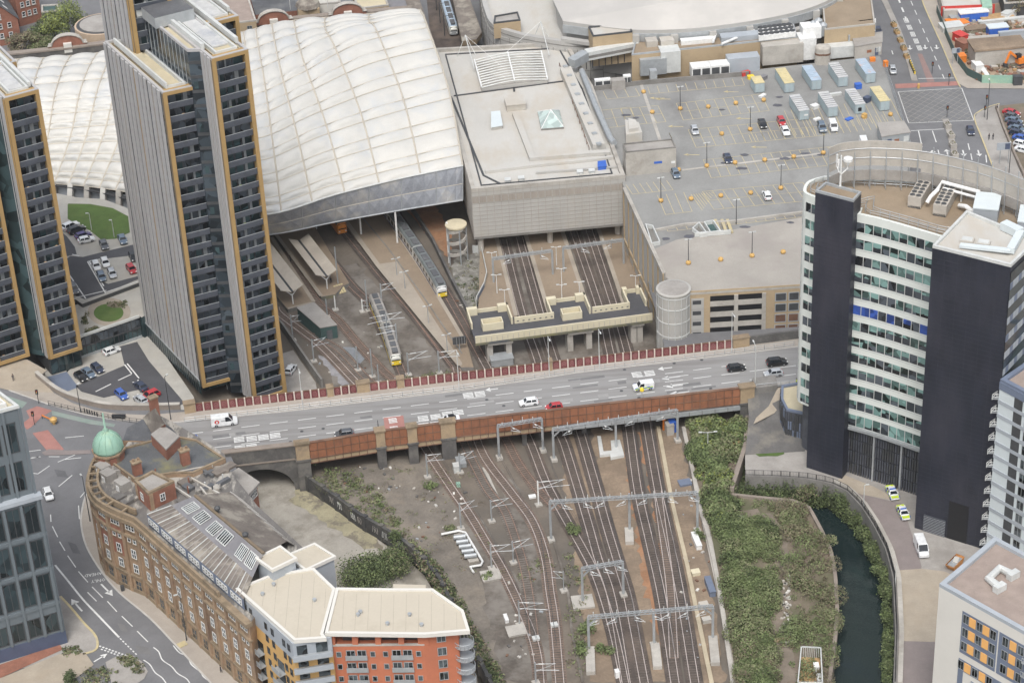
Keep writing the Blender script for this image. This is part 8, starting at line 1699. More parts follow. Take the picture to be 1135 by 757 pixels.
for i in range(5):wordblock(g,*Q8(672+i*13,82+i*27),zz,3.2,1.3,(W2(*Q8(690,130),zz)-W2(*Q8(660,60),zz)).normalized())
for p in((685,180),(745,178),(790,178)):arrow(g,Q8(p[0],p[1]),Q8(p[0]+3,p[1]+17),zz,.5,1.6)
for a,b in(((720,515),(735,580)),((775,515),(790,560)),((797,590),(805,620)),((750,595),(756,620)),((915,565),(921,590)),((926,605),(931,630)),((985,610),(988,640)),((690,515),(820,508)),((720,310),(860,308)),((615,200),(620,215))):d8(a,b,.25)
for p in((722,606),(777,603),(832,600)):arrow(g,Q8(p[0]+4,p[1]+10),Q8(p[0]-3,p[1]-12),zz,.5,1.6)
for p in((897,605),(957,605)):arrow(g,Q8(p[0]-3,p[1]-14),Q8(p[0]+4,p[1]+10),zz,.5,1.6)
A,B,C,D=[W2(*Q8(*p),zz)for p in((640,362),(890,347),(938,474),(682,485))]
for i in range(1,14):
 s=i/7
 for P_ in((A,B,C,D),(B,A,D,C)):
  a,b,c,d=P_
  p=a.lerp(b,s)if s<=1 else b.lerp(c,s-1);q=a.lerp(d,s)if s<=1 else d.lerp(c,s-1);g.strip([p,q],.13,zz,M['faded_line'])
for a,b in((A,B),(B,C),(C,D),(D,A)):g.strip([a,b],.2,zz,M['white_line'])
tag(g.build('road_markings'),kind='structure')
g=G();zz=z+.12
for pl in([Q8(728,-40),Q8(740,20),Q8(812,180),Q8(862,300),Q8(885,345)],[(1108,115.5),(1096,119),(1084,125),(1080,132),(1090,158),(1104,195)]):g.strip(smooth(Ws(pl,z),3),.35,zz,M['yellow_line'],.03)
tag(g.build('yellow_edge_line'),kind='structure')
for nm,pl in(('planted_island',[Q8(560,-40),Q8(590,10),Q8(640,120),Q8(690,260),Q8(705,320)]),('planted_island',[Q8(825,470),Q8(842,520),Q8(858,580),Q8(868,650)])):
 g=G();g.strip(Ws(pl,z),1.6,z,M['pave_grey'],.15);struct(nm,g)
for i,(x,y)in enumerate(((990.6,29),(994,37),(997.7,46),(1001.5,55),(1004.7,64))):
 c=W(x,y,z+.15);o=thing('road_planter','%s from the top of the brown planters on the upper road island'%ORD[i],'planter',c,'planters on the road islands');g=G();g.box(c+Vector((0,0,.4)),(1.3,1.9,.8),M['wood'],.2);g.build('box',o);g=G();leaves(g,c+Vector((0,0,.9)),(.8,1.0,.6),40,[M['leaf_d'],M['leaf_c']],random.Random(i));g.build('plant',o)
for i,(x,y)in enumerate(((1050,141),(1054,152),(1056,162.6),(1058,173.5))):
 c=W(x,y,z+.15);o=thing('road_planter','%s from the top of the pale planters on the lower road island'%ORD[i],'planter',c,'planters on the road islands');g=G();g.box(c+Vector((0,0,.5)),(1.6,2.0,1.0),M['concrete'],.15);g.build('box',o);g=G();leaves(g,c+Vector((0,0,1.1)),(.7,.9,.5),40,[M['leaf_c'],M['twig']],random.Random(i));g.build('plant',o)
g=G();a,b=W(1008,70,z),W(1014,84,z);g.bar(a+Vector((0,0,.8)),b+Vector((0,0,.8)),.3,.8,M['yellow'])
for k in range(6):p=a.lerp(b,(k+.5)/6);g.box(p+Vector((0,0,.8)),(.4,.6,.82),M['black'],.2)
tag(g.build('striped_barrier'),'yellow and black striped barrier at the end of the upper road island','barrier')
c=W(1018,98,z);g=G();g.lathe(c,[(.35,0),(.35,1.2),(.2,1.4)],M['orange_ball'],10);tag(g.build('bollard'),'small yellow bollard on the upper edge of the box junction','bollard')
railing('road_fence',Ws([(981,77),(996,122),(1009.5,166)],ZC),ZC,1.6,'tall grey mesh fence along the right edge of the rooftop car park','fence','metal_grey',2.0)
def sign_board(lab,p,q,zt,h,feet,mt='grey_panel'):
 a,b=W(*p,zt),W(*q,zt);t=thing('road_sign',lab,'road sign',Vector((a.x,a.y,7)));g=G();g.bar(a,b,.15,h,M[mt]);g.build('board',t)
 g=G()
 for s in feet:p_=a.lerp(b,s);g.tube([Vector((p_.x,p_.y+.2,7)),p_+Vector((0,.2,0))],.12,M['metal_grey'],5)
 g.build('posts',t)
 g=G();n=Vector((0,-.1,0));g.bar(a.lerp(b,.6)+n,a.lerp(b,.97)+n,.05,h*.8,M['office_blue']);g.build('blue_panel',t)
sign_board('wide blue grey road sign on the right hand pavement near the curved screen',(1105,163),(1120,162),12,2.0,(.3,.95));sign_board('blue grey road sign by the construction site fence',(1055,57),(1064,56),11,1.5,(.2,.8))
lamp_post('dark lamp post on the pavement at right by the road sign',1118,196,7.1,9,1,'metal_dark',90,1);lamp_post('tall dark lamp post at the side street corner',1094,133,7.1,11,1,'metal_dark',90,1)
g=G();g.strip(Ws([(1104,120),(1112,143),(1124,172),(1135,196)],z),.5,z,M['parapet_stone'],1.0);tag(g.build('lot_wall'),'low tan wall between the corner pavement and the row of parked cars','wall')
sheet('site_ground',Ws([(1038,12),(1135,0),(1200,0),(1200,95),(1130,93),(1080,86),(1062,68)],z),z+.06,mat('site_soil',(.36,.27,.19),.95,.2,.15,stain=(.19,.145,.11),samt=.9,sscale=.07),rag=.5)
def fence_wall(name,pts,h,mt,lab,z0=7.05):g=G();g.strip(Ws(pts,z0),.15,z0,M[mt],h);o=g.build(name);tag(o,lab,'hoarding');return o
o=fence_wall('site_hoarding',[(1042.5,19),(1102,16.5)],3.2,'red_paint','bright red hoarding along the back of the construction site')
g=G();a,b=W2(1042.5,19,7),W2(1102,16.5,7)
for k in range(12):u=(k+.5)/12*(b-a).length;face_box(g,a,b,u-.06,u+.06,7.1,10.2,.1,.14,M['metal_pale'])
face_box(g,a,b,(b-a).length*.68,(b-a).length*.86,7.6,9.4,.1,.13,M['purple_sign']if 'purple_sign' in M else M['office_blue']);g.build('hoarding_sign',o)
fence_wall('site_hoarding',[(1038,14),(1048,40),(1060,68),(1072,84),(1088,92)],2.2,'green_hut','grey green fence along the road side of the construction site')
o=fence_wall('site_hoarding',[(1088,92.5),(1126,93)],2.4,'copper','pale green graffiti covered hoarding at the construction site corner');g=G();a,b=W2(1088,92.5,7),W2(1126,93,7);rr=random.Random(4)
for k in range(16):u=rr.uniform(.5,(b-a).length-1.5);g.bar(V3(a.lerp(b,u/(b-a).length)+Vector((0,-.12)),7.5+rr.random()*1.2),V3(a.lerp(b,(u+rr.uniform(.6,1.4))/(b-a).length)+Vector((0,-.12)),7.5+rr.random()*1.4),.05,.25,M[rr.choice(['metal_pale','white_steel','black','leaf'])])
g.build('graffiti',o)
crate('site_container',1127.5,94,2.4,1.6,2.6,'dark blue box at the right end of the graffiti hoarding','box','metal_dark',0,7.05)
def bx(nm,x,y,dx,dy,dz,mt,lab,ct,rz=.15,lid=None):crate(nm,x,y,dx,dy,dz,lab,ct,mt,rz,7.1,lid)
bx('site_cabin',1078,22,8,3,2.8,'blue_paint','long blue and white cabin below the red hoarding','cabin',.1,'white_steel');bx('site_cabin',1105,38,5.5,3,2.6,'blue_paint','short blue cabin in the middle of the construction site','cabin',.1,'pale_panel');bx('timber_stack',1104,22,9,3,1.2,'wood','yellow brown timber stack right of the long blue cabin','timber');bx('concrete_core',1104,68,14,7,5.5,'concrete','pale concrete building core on the construction site','concrete core',.08,'gravel_tan')
bx('material_stack',1064,22,3.4,5,1.4,'cloth_tan','tan material stack right of the fence below the red hoarding','stack');bx('material_stack',1057,22,3,4,1.5,'metal_grey','grey material stack at the fence corner','stack');bx('material_stack',1057,26.5,4.5,2.2,1.2,'orange_paint','orange crate stack near the fence corner','stack');bx('material_stack',1066,29,3,3,1.4,'white_steel','white bag stack with orange tops','stack',.4,'orange_paint');bx('material_stack',1054,33,6,4,1.6,'metal_pale','pale sheet stack beside the fence','stack');bx('site_machine',1064,46,2.6,3.6,2.4,'red_paint','upper red brown machine in the trench by the fence','machine',.5);bx('site_machine',1067,54,2.6,3.6,2.4,'redbrick','lower red brown machine in the trench by the fence','machine',.5);bx('site_machine',1065.5,68,2,2.4,2,'orange_paint','orange machine near the fence beside the white slabs','machine');bx('material_stack',1081,34,6,3,1,'gravel_tan','sandy orange slab stack in the middle of the site','stack');bx('material_stack',1092,45,16,1.6,1.2,'concrete','long concrete beam lying across the site','beam',.05);bx('material_stack',1110,25,13,1.5,1.1,'metal_pale','long pale pipe bundle below the timber stack','pipes',.1);bx('material_stack',1110,67,5,2.6,.5,'white_steel','white sheet in front of the concrete core','sheet',.2);bx('material_stack',1083,78,2.2,3.4,2.2,'white_steel','white box beside the leaning white beams','box',.2);bx('site_wall',1128,52,11,1,5,'grey_panel','grey formwork wall right of the concrete core','wall',.1);bx('site_truck',1118,20,5,2.2,2.2,'white_steel','white lorry cab near the timber stack','lorry',.8,'metal_pale');bx('site_cabin',1131,45,4,3,3,'roof_pale','pale rusty hut at the right edge of the site','hut',0,'rust')
g=G();g.bar(W(1086,72,7.6),W(1098,90,7.6),1.2,.6,M['white_steel']);tag(g.build('concrete_beam'),'right of two long white beams leaning on the rubble','beam');g=G();g.bar(W(1083,52,7.6),W(1085,72,8.2),1.0,.8,M['roof_pale']);tag(g.build('concrete_beam'),'upright pale formwork strip left of the concrete core','beam')
g=G();rr=random.Random(6)
for i in range(420):
 x=rr.uniform(1066,1140);y=rr.uniform(24,90);
 if x<1050+(y-20)*.45:continue
 c=W(x,y,7.2);s=rr.uniform(.3,1.1);g.box(c+Vector((0,0,s*.3)),(s*1.6,s,s*.7),M[rr.choice(['gravel_tan','soil','concrete','redbrick','wood','metal_grey','rust_dark','soil','roof_pale'])],rr.uniform(0,3))
tag(g.build('site_rubble'),'rubble and debris strewn over the construction site','rubble',kind='stuff')
c=W(1131,72,7.1);t=thing('excavator','orange excavator at the right edge of the construction site','excavator',c);g=G();g.box(c+Vector((0,0,1.7)),(3,2.6,1.6),M['orange_paint'],.4);g.build('cab_body',t);g=G();g.box(c+Vector((-.9,-.6,2.9)),(1.3,1.2,1.4),M['car_glass'],.4);g.build('cab',t)
for s in(-1,1):g=G();g.box(c+Vector((0,s*1.1,.45)),(3.8,.6,.9),M['metal_dark'],.2);g.build('crawler',t)
g=G();g.bar(c+Vector((-1,-.5,2.2)),c+Vector((-3.4,-1.4,4.6)),.5,.6,M['orange_paint']);g.bar(c+Vector((-3.4,-1.4,4.6)),c+Vector((-4.6,-2,1.6)),.4,.5,M['orange_paint']);g.build('boom',t);g=G();g.box(c+Vector((-4.6,-2,1.1)),(1,1.1,.9),M['metal_dark'],.3);g.build('bucket',t)
def block(name,px,z0,z1,mt,top,lab,cat='building',par=True,wins=None):
 P=Ws(px,z1);t=thing(name,lab,cat,cen(P,z0));g=G();g.prism(P,z0,z1,M[mt],M[top]);g.build('wall',t)
 if par:g=G();parapet(g,P,z1,.5,.4,M['concrete']);g.build('parapet',t)
 if wins:
  wm=win_mesh(1.3,1.8,'metal_grey','window_glass',2,1);PP=ccw(P)
  for i in range(len(PP)):
   a,b=PP[i],PP[(i+1)%len(PP)]
   if(b-a).x>.5:n=int((b-a).length/3);put_wins(wm,t,a,b,[(k+.5)/n for k in range(n)]if n else[],[z1-2-3.2*k for k in range(wins)],out=.02)
 return t
block('low_building',[(1046,14),(1100,12),(1096,-12),(1040,-8)],7,9.5,'concrete','roof_pale','low pale concrete yard building behind the red hoarding');block('green_shed',[(1089,7),(1100,7),(1098,-6),(1086,-6)],9.5,10.5,'copper','copper','green roofed shed behind the red hoarding','shed',False);block('low_building',[(1113,5),(1145,3),(1140,-14),(1108,-12)],7,11,'metal_dark','roof_dark','dark roofed building at the top right corner')
pts=Ws([(-40,64),(0,60),(60,54),(118,47),(200,36),(270,27),(330,19.5),(400,13),(452,8.5)],20)
t=thing('station_wall','long dark brick station wall with arched gables behind the white roof','wall',V3(pts[4],7));g=G();g.strip(pts,1.6,7,M['stone_dark'],12.6);g.build('wall',t);g=G();g.strip(pts,2.0,19.6,M['parapet_stone'],.5);g.strip(offset(pts,-3),3.0,7,M['concrete_dark'],10.5);g.build('coping',t)
for x,y in((75,50),(303,23.5),(385,15)):
 c=W2(x,y,20);i=0;a=Vector((.985,.17));n=Vector((a.y,-a.x));g=G()
 prof=[(-5.2,0),(-5.2,1.0)]+[(4.2*math.cos(math.pi-math.pi*k/10),1.0+2.6*math.sin(math.pi*k/10))for k in range(11)]+[(5.2,1.0),(5.2,0)]
 r=[[V3(c+a*u+n*(1.1 if s else-1.1),19.6+w_)for u,w_ in prof]for s in(0,1)];v2=[Vector((u,w_,0))for u,w_ in prof]
 for q in r:g.add(q,[tuple(k)for k in tessellate_polygon([v2])],M['redbrick'])
 for k in range(len(prof)-1):g.quad(r[0][k],r[0][k+1],r[1][k+1],r[1][k],M['concrete'])
 g.build('arched_gable',t);g=G();g.box(V3(c+n*1.6,19.9),(2.2,1.2,2.6),M['white_render'],.17);g.build('gable_block',t)
 g=G();q=[V3(c+a*u*1.04+n*1.15,19.6+w_*1.06)for u,w_ in prof[1:-1]];g.tube(q,.3,M['concrete'],5);g.build('gable_coping',t)
def house(lab,a,b,dep,ze,zr,mt='redbrick',roof='roof_dark',wins=2,z0=7):
 A,B=W2(*a,z0),W2(*b,z0);d=(B-A).normalized();n=Vector((-d.y,d.x))*dep;L=(B-A).length;t=thing('brick_house',lab,'house',V3((A+B)/2,z0));m=(A+B)/2
 g=G();g.prism([A,B,B+n,A+n],z0,ze,M[mt]);g.add([V3(A,ze),V3(B,ze),V3(m,zr)],[(0,1,2)],M[mt]);g.add([V3(A+n,ze),V3(B+n,ze),V3(m+n,zr)],[(2,1,0)],M[mt]);g.build('wall',t)
 g=G();o=d*.5;u=Vector((0,0,.1));k=-n.normalized()*.4
 for P_,s in((A,-1),(B,1)):g.quad(V3(P_+o*s+k,ze-.4),V3(m+k,zr+.1),V3(m+n,zr+.1),V3(P_+o*s+n,ze-.4),M[roof])
 g.build('roof',t)
 wm=win_mesh(1.0,1.5,'white_steel','window_glass',1,2,.14,'concrete');put_wins(wm,t,A,B,(.25,.5,.75),[ze-1.5-3*k for k in range(wins)],out=.03);put_wins(wm,t,A,B,(.5,),[ze+1.4],out=.03)
 put_wins(wm,t,B,B+n,[.1,.3,.5,.7,.9],[ze-1.6-3*k for k in range(wins)],out=.03)
 for s in(.2,.5,.8):
  p=V3(B,ze).lerp(V3(m,zr),.5)+V3(n,0)*s;up=Vector((zr-ze,0,L/2)).normalized();g=G();sl=(V3(m,zr)-V3(B,ze)).normalized();nn=V3(n,0).normalized();g.add([p+up*.12-sl*.9-nn*.8,p+up*.12-sl*.9+nn*.8,p+up*.12+sl*.9+nn*.8,p+up*.12+sl*.9-nn*.8],[(0,1,2,3)],M['white_steel']);g.build('skylight',t)
 return t
house('red brick gabled house at the top left corner behind the station wall',(-16,55),(24,47),16,14.5,20);house('tall red brick house further back behind the first gabled house',(22,30),(47,23),16,18,23,wins=3)
P=W2(113,33,18);t=thing('round_building','round building with stacked white and dark storeys and a tan roof edge, top left','building',V3(P,7));g=G()
g.lathe((P.x,P.y,0),[(7,7),(7,18),(7.3,18.1),(7.3,19.6),(6.8,19.8)],M['metal_dark'],40);g.build('core',t)
for k in range(4):g=G();g.lathe((P.x,P.y,8.6+k*2.0),[(7.05,0),(7.4,.05),(7.4,1.0),(7.05,1.05)],M['white_render'],40);g.build('storey_band',t)
g=G();g.lathe((P.x,P.y,0),[(7.35,16.8),(7.45,16.9),(7.45,19.7),(6.9,19.75),(6.9,19.2),(.1,19.3)],mat('tan_ring',(.47,.36,.26),.85,.1,.4),40);g.build('roof_ring',t)
g=G();g.prism([(P.x+6*math.cos(a/9),P.y+6*math.sin(a/9))for a in range(57)],19.25,20.0,M['roof_grey']);g.build('roof',t)
block('low_building',[(46,15),(66,13),(64,6),(46,7)],7,12,'metal_dark','green_hut','dark green flat roofed building between the brick houses and the round building')
block('station_building',[(236,30),(284,24),(272,-14),(228,-10)],7,25,'tan_brick','roof_mauve','brown flat roofed station building behind the tallest tower','building',True,2)
block('dark_roofed_building',[(283,17),(331,12),(322,-10),(276,-8)],7,18,'redbrick','roof_dark','dark slate roofed building behind the first arched gable','building',False);block('pale_roofed_building',[(333,8),(378,4),(372,-14),(330,-10)],7,20,'white_render','roof_pale','pale roofed building behind the station wall','building',True);block('tan_roofed_building',[(396,11),(431,7),(424,-12),(390,-8)],7,19,'stone','roof_sand','small tan stone building right of the second arched gable','building',True,1);block('slate_roofed_building',[(432,12),(452,9),(444,-14),(426,-10)],7,16,'redbrick','slate_blue','blue slate roofed building at the end of the station wall','building',False)
t=thing('gabled_pavilion','small ornate brown brick pavilion with flags between the two arched gables','pavilion',W(342,16,7));c=W2(342,14,19);g=G();g.box(V3(c,14),(6,5,14),M['tan_brick'],.15);g.build('wall',t);g=G();g.lathe((c.x,c.y,21),[(3.6,0),(3.2,1.2),(1.8,2.2),(.1,2.6)],M['slate'],8);g.build('roof',t)
for k,(dx,mt)in enumerate(((-5,'red_paint'),(5.5,'blue_paint'))):g=G();p=V3(c,20)+Vector((dx,0,0));g.tube([p,p+Vector((0,0,5))],.1,M['metal_pale'],5);g.bar(p+Vector((0,0,4.4)),p+Vector((1.6,0,4.2)),.06,1.0,M[mt]);tag(g.build('flagpole'),('red flag on a pole left of the brown pavilion','blue flag on a pole right of the brown pavilion')[k],'flagpole')
block('canopy_roof',[(440,-20),(458,-20),(482,48),(470,56),(452,14)],12,13.5,'brown_clad','roof_mauve2' if 'roof_mauve2' in M else 'deck_shade','brown flat canopy roof left of the tram street','canopy',False)if 'deck_shade' in M else block('canopy_roof',[(440,-20),(458,-20),(482,48),(470,56),(452,14)],12,13.5,'brown_clad','slate','brown flat canopy roof left of the tram street','canopy',False)
block('canopy_roof',[(498,-20),(514,-20),(534,36),(528,44),(512,46)],12,13.5,'brown_clad','slate','brown flat canopy roof between the tram street and the arena','canopy',False)
sheet('tram_street',Ws([(470,-30),(500,-30),(520,70),(480,70)],7),7.05,M['ballast'])
vehicle_chain('tram','pale blue and white tram in the narrow street between the brown canopies','tram',smooth(Ws([(487,-20),(497,15),(503,34)],9),3),1,22,2.6,3.4,7.2,'tram_white','container_blue','metal_grey')
for i,(x,y)in enumerate(((484,12),(488,26),(493,40),(499,8),(508,38))):
 c=W(x,y,7);g=G();g.tube([c,c+Vector((0,0,6.5))],.14,M['metal_dark'],5);g.tube([c+Vector((0,0,6)),c+Vector((2.6 if x<496 else-2.6,0,6.3))],.08,M['metal_dark'],4);tag(g.build('overhead_pole'),'%s dark overhead pole in the narrow tram street, counted from the left'%ORD[(0,1,2,3,4)[i]],'pole','tram street poles')
def scatter(name,poly,n,hgt,mats,size,seed,lab,cat='scrub',z0=.35,clump=1.2,avoid=None,per=26,prob=None,big=0):
 rnd=random.Random(seed);g=G();xs=[p[0]for p in poly];ys=[p[1]for p in poly];k=0;tries=0
 while k<n and tries<n*30:
  tries+=1;x,y=rnd.uniform(min(xs),max(xs)),rnd.uniform(min(ys),max(ys))
  if not inside((x,y),poly)or(avoid and inside((x,y),avoid)):continue
  if prob and rnd.random()>prob(x,y):continue
  r=clump*rnd.uniform(.5,1.4);h=hgt*rnd.uniform(.4,1.3);ms=rnd.choice(mats)
  if rnd.random()<big:r=clump*rnd.uniform(1.7,2.9);h=r*rnd.uniform(.9,1.3);leaves(g,(x,y,z0+h*.3),(r,r*rnd.uniform(.8,1.2),h*.75),int(per*1.7*r*r/clump),ms,rnd,size,.62);k+=5;continue
  leaves(g,(x,y,z0+h*.35),(r,r,h*.65),per,ms,rnd,size,.35);k+=1
 return tag(g.build(name),lab,cat,kind='stuff')
Lf=M
gap=lambda x,y:1 if math.sin(x*.42+1.3+.5*math.sin(y*.31))*math.sin(y*.37+x*.13)>-.35 else .12
GR=[[M['leaf'],M['leaf_b']],[M['leaf_b'],M['leaf']],[M['leaf'],M['leaf_d']]];OL=[[M['leaf_c'],M['leaf_b'],M['twig']],[M['leaf_c'],M['twig']],[M['leaf_b'],M['leaf_c']]]
TRK=Ws([(812,566),(850,568),(868,585),(876,620),(870,660),(872,700),(880,765),(862,765),(858,690),(860,640),(862,610),(845,582)],.4)
up=Ws([(766,480),(775,467),(822,470),(820,503),(806,552),(812,568),(798,592),(783,545)],.3)
scatter('green_scrub',up,480,2.4,[[M['leaf'],M['leaf_b']],[M['leaf'],M['leaf_b'],M['leaf_y']],[M['leaf_b'],M['leaf_c']],[M['leaf'],M['leaf_d']]],.5,1,'dense green scrub below the right end of the bridge',clump=1.1,per=80,big=.22,prob=gap)
lo1=Ws([(796,578),(830,572),(858,600),(856,640),(850,690),(856,765),(827,765),(815,690),(803,620)],.3)
scatter('green_scrub',lo1,800,2.0,GR+[OL[2]],.34,2,'green thicket between the pale boundary wall and the dirt track',clump=1.1,per=78,big=.24,prob=gap)
lo2=Ws([(812,553),(878,558),(897,566),(911,592),(921,613),(926,640),(927,680),(924,715),(919,765),(820,765),(830,700),(850,600),(835,575)],.3)
scatter('olive_scrub',lo2,560,1.4,OL+[GR[1]],.32,3,'olive brown scrub between the dirt track and the river',clump=1.0,prob=lambda x,y:.1 if inside((x,y),TRK)else gap(x,y),per=60,big=.16)
scatter('bank_ivy',Ws([(824,505),(822,530),(812,548),(842,551),(878,555),(893,560),(893,545),(860,535),(836,532)],-1),260,2.4,[[M['leaf_d'],M['leaf']],[M['leaf_d']],[M['leaf_d'],M['leaf_c']]],.5,4,'dark ivy filling the river recess below the riverside path',z0=-2.6,clump=1.3,per=34)
scatter('weeds',Ws([(345,535),(365,520),(400,525),(430,560),(450,590),(470,612),(440,595),(400,572)],0),170,1.1,[[M['leaf'],M['leaf_b']],OL[0],OL[2]],.4,5,'green and brown weeds along the graffiti retaining wall',z0=.05,clump=1.0,per=22)
scatter('embankment_scrub',Ws([(452,600),(475,618),(492,640),(512,672),(528,705),(560,757),(545,757),(520,715),(500,680),(470,632)],0),260,1.6,[[M['leaf_d'],M['leaf_d'],M['leaf']],[M['leaf_d'],M['twig']],OL[0]],.45,6,'dark scrub on the railway embankment right of the orange flats',z0=.05,clump=1.1,per=26)
scatter('weeds',Ws([(560,640),(640,600),(650,640),(655,757),(632,757),(628,650)],0),60,.9,[[M['leaf_b'],M['leaf_c']],OL[0]],.4,7,'patchy weeds between the two track groups',z0=.05,clump=1.0,per=20)
scatter('weeds',Ws([(370,520),(520,515),(560,640),(500,640),(440,560)],0),55,.5,[[M['leaf_b'],M['leaf_c']],OL[1]],.35,8,'thin weeds on the waste ground beside the leftmost track',z0=.03,clump=1.1,per=14)
scatter('weeds',Ws([(500,300),(525,285),(536,312),(527,350),(512,335)],0),45,.8,[[M['leaf_d'],M['leaf_c']],OL[1]],.35,9,'weeds on the rubble bank beside the white fence',z0=.4,clump=.8,per=16)
scatter('weeds',Ws([(420,428),(455,418),(500,412),(470,425)],0),40,.9,[OL[0],[M['leaf_c'],M['leaf_b']]],.35,10,'brown weeds behind the parapet near the tram',z0=.05,clump=.9,per=16)
for i,(x,y,r,h,lb,ms)in enumerate(((634,590,2.0,2.2,'bright green bush at the foot of the gantry nearest the bridge',0),(651,700,2.4,2.6,'green bush beside the long footing of the lowest gantry, upper left',0),(645,724,2.0,2.2,'green bush left of the long footing of the lowest gantry',0),(670,722,1.8,2,'small green bush right of the lowest gantry column',0),(478,540,1.8,1.2,'low green bush on the waste ground near the bridge pier',0),(440,600,1.8,2.6,'ivy bush on the retaining wall buttress',1),(775,595,1.6,1.8,'small bush between the long white box and the pale wall',0),(500,585,1.6,.9,'low weedy bush near the mast above the white pipes',2),(541,640,1.3,1.2,'small green bush beside the concrete slab and mast',0))):
 bush('bush',lb,W(x,y,.05),r,h,[[M['leaf'],M['leaf_b']],[M['leaf_d'],M['leaf']],[M['leaf_b'],M['leaf_c']]][ms],i+20,'bushes by the tracks')
for i,(x,y,r,h)in enumerate(((934,549,3.0,4),(946,563,3.0,4.2),(955,579,2.6,3.6),(963,597,2.4,3.4),(970,616,2.4,3.6),(978,640,2.2,3.2),(983,664,2.2,3.0),(986,690,2.0,2.8),(987,716,2.0,2.8),(986,744,2.2,3))):
 bush('riverside_bush','%s bush from the top along the right river bank below the black railing'%ORD[i],W(x,y,-2.4),r,h,[M['leaf'],M['leaf_d'],M['leaf_b']],i+40,'bushes along the right river bank',n=900,lobes=8)
scatter('wall_greenery',list(offset(RR[2:],-.5))+list(reversed(offset(RR[2:],-2.0))),200,3.4,[[M['leaf_d'],M['leaf']],[M['leaf_d'],M['leaf'],M['leaf_b']]],.36,44,'dense greenery hanging on the stone wall of the right river bank',z0=-3.2,clump=.9,per=60)
scatter('recess_greenery',list(offset(RR[:5],.2))+list(reversed(offset(RR[:5],-1.8))),120,4.6,[[M['leaf_d'],M['leaf']],[M['leaf_d']]],.38,45,'dark greenery hanging below the railing at the head of the river',z0=-3,clump=.9,per=60)
bush('riverside_bush','brown and green bush overhanging the head of the river',W(893,555,-1),3.2,3.4,[M['leaf_c'],M['leaf'],M['twig']],61,n=500);bush('riverside_bush','leafy bush hanging over the left bank where the river bends',W(918,600,.3),2.2,2.0,[M['leaf_c'],M['leaf_b']],62,n=260)
bush('bush','large dark green bush in the corner of the sunken yard',W(408,648,ZY),6.8,5.8,[M['leaf_d'],M['leaf'],M['leaf_b']],63,n=7000,lobes=14);bush('bush','second green bush in the yard corner, against the graffiti wall',W(438,634,ZY),4.8,5.0,[M['leaf'],M['leaf_d'],M['leaf_c']],64,n=4200,lobes=11)
g=G();g.strip(resample([Vector(p)for p in RLX[1:]],2),.7,-3.6,M['tan_wall']if 'tan_wall' in M else M['parapet_stone'],4.5);tag(g.build('river_wall'),'mossy brown river wall along the scrub bank','wall')
g=G();g.strip(resample([Vector(p)for p in RRX],2),.6,-3.6,M['concrete_dark'],6.0);tag(g.build('river_wall'),'dark stone river wall below the riverside path','wall')
railing('river_railing',RR,ZP+.4,1.3,'black railing curving along the riverside path','railing','black',1.8,True,.06)
g=G();g.strip(resample(offset(RR[3:],.9),2),.9,ZP,M['concrete'],.45);tag(g.build('kerb_wall'),'low pale wall beside the black riverside railing','wall')
a=[W2(x,y,.5)for x,y in((820,470),(832,470),(836,502),(815,549),(808,549),(822,503))];g=G();g.strip(Ws([(829,466),(826,500),(811,548)],.5),.9,-3,M['parapet_stone'],5.2);tag(g.build('return_wall'),'brown retaining wall between the scrub and the river recess','wall')
P=Ws([(884,757),(912,757),(910,718),(888,717)],3.0);t=thing('caged_hut','open topped grey mesh cage with a wooden floor on the scrub bank','cage',cen(P,.4));g=G();g.prism(P,.4,.7,M['wood']);g.build('floor',t);PP=ccw(P)
for i in range(4):
 a,b=PP[i],PP[(i+1)%4];L=(b-a).length;g=G()
 for k in range(int(L/.35)):face_box(g,a,b,k*.35,k*.35+.12,.5,3.2,-.1,0,M['metal_pale'])
 face_box(g,a,b,0,L,3.05,3.25,-.15,.05,M['metal_pale']);g.build('mesh_wall',t)
c=cen(P,.7);g=G();g.box(c+Vector((1.2,1.0,.8)),(1.0,1.4,1.6),M['white_steel']);g.build('equipment',t);g=G();g.box(c+Vector((1.3,-2.0,.6)),(.8,2.0,1.2),M['metal_pale']);g.build('equipment',t)
crate('rubble_board',868,709,3.2,1.0,.3,'reddish plank lying on the dirt track','plank','stone',.1,.45);crate('rubble_sack',821,577,1.6,1.0,.8,'white and blue rubbish bag in the scrub','bag','pale_panel',.6,.5);crate('rubble_board',812,490,3,2,.3,'brown board lying on the scrub below the bridge end','board','wood',.3,2.4)
g=G();rr=random.Random(9)
for i in range(60):x=872+rr.gauss(0,3);y=rr.uniform(636,712);g.box(W(x,y,.5),(rr.uniform(.3,.8),rr.uniform(.3,.6),.3),M[rr.choice(['concrete','white_render','roof_pale'])],rr.uniform(0,3))
tag(g.build('rubble'),'pale rubble scattered along the dirt track by the river','rubble',kind='stuff')
g=G()
for i in range(150):
 x,y=rr.choice([(rr.uniform(380,450),rr.uniform(515,545)),(rr.uniform(755,790),rr.uniform(530,740)),(rr.uniform(560,600),rr.uniform(640,757)),(rr.uniform(455,520),rr.uniform(540,600)),(rr.uniform(505,535),rr.uniform(288,345)),(rr.uniform(340,440),rr.uniform(340,425))]);s=rr.uniform(.15,.5);g.box(W(x,y,.1),(s*1.6,s,s*.8),M[rr.choice(['concrete','white_render','metal_grey','rust_dark','roof_pale','stone_dark'])],rr.uniform(0,3))
tag(g.build('trackside_debris'),'stones and litter strewn beside the railway tracks','debris',kind='stuff')
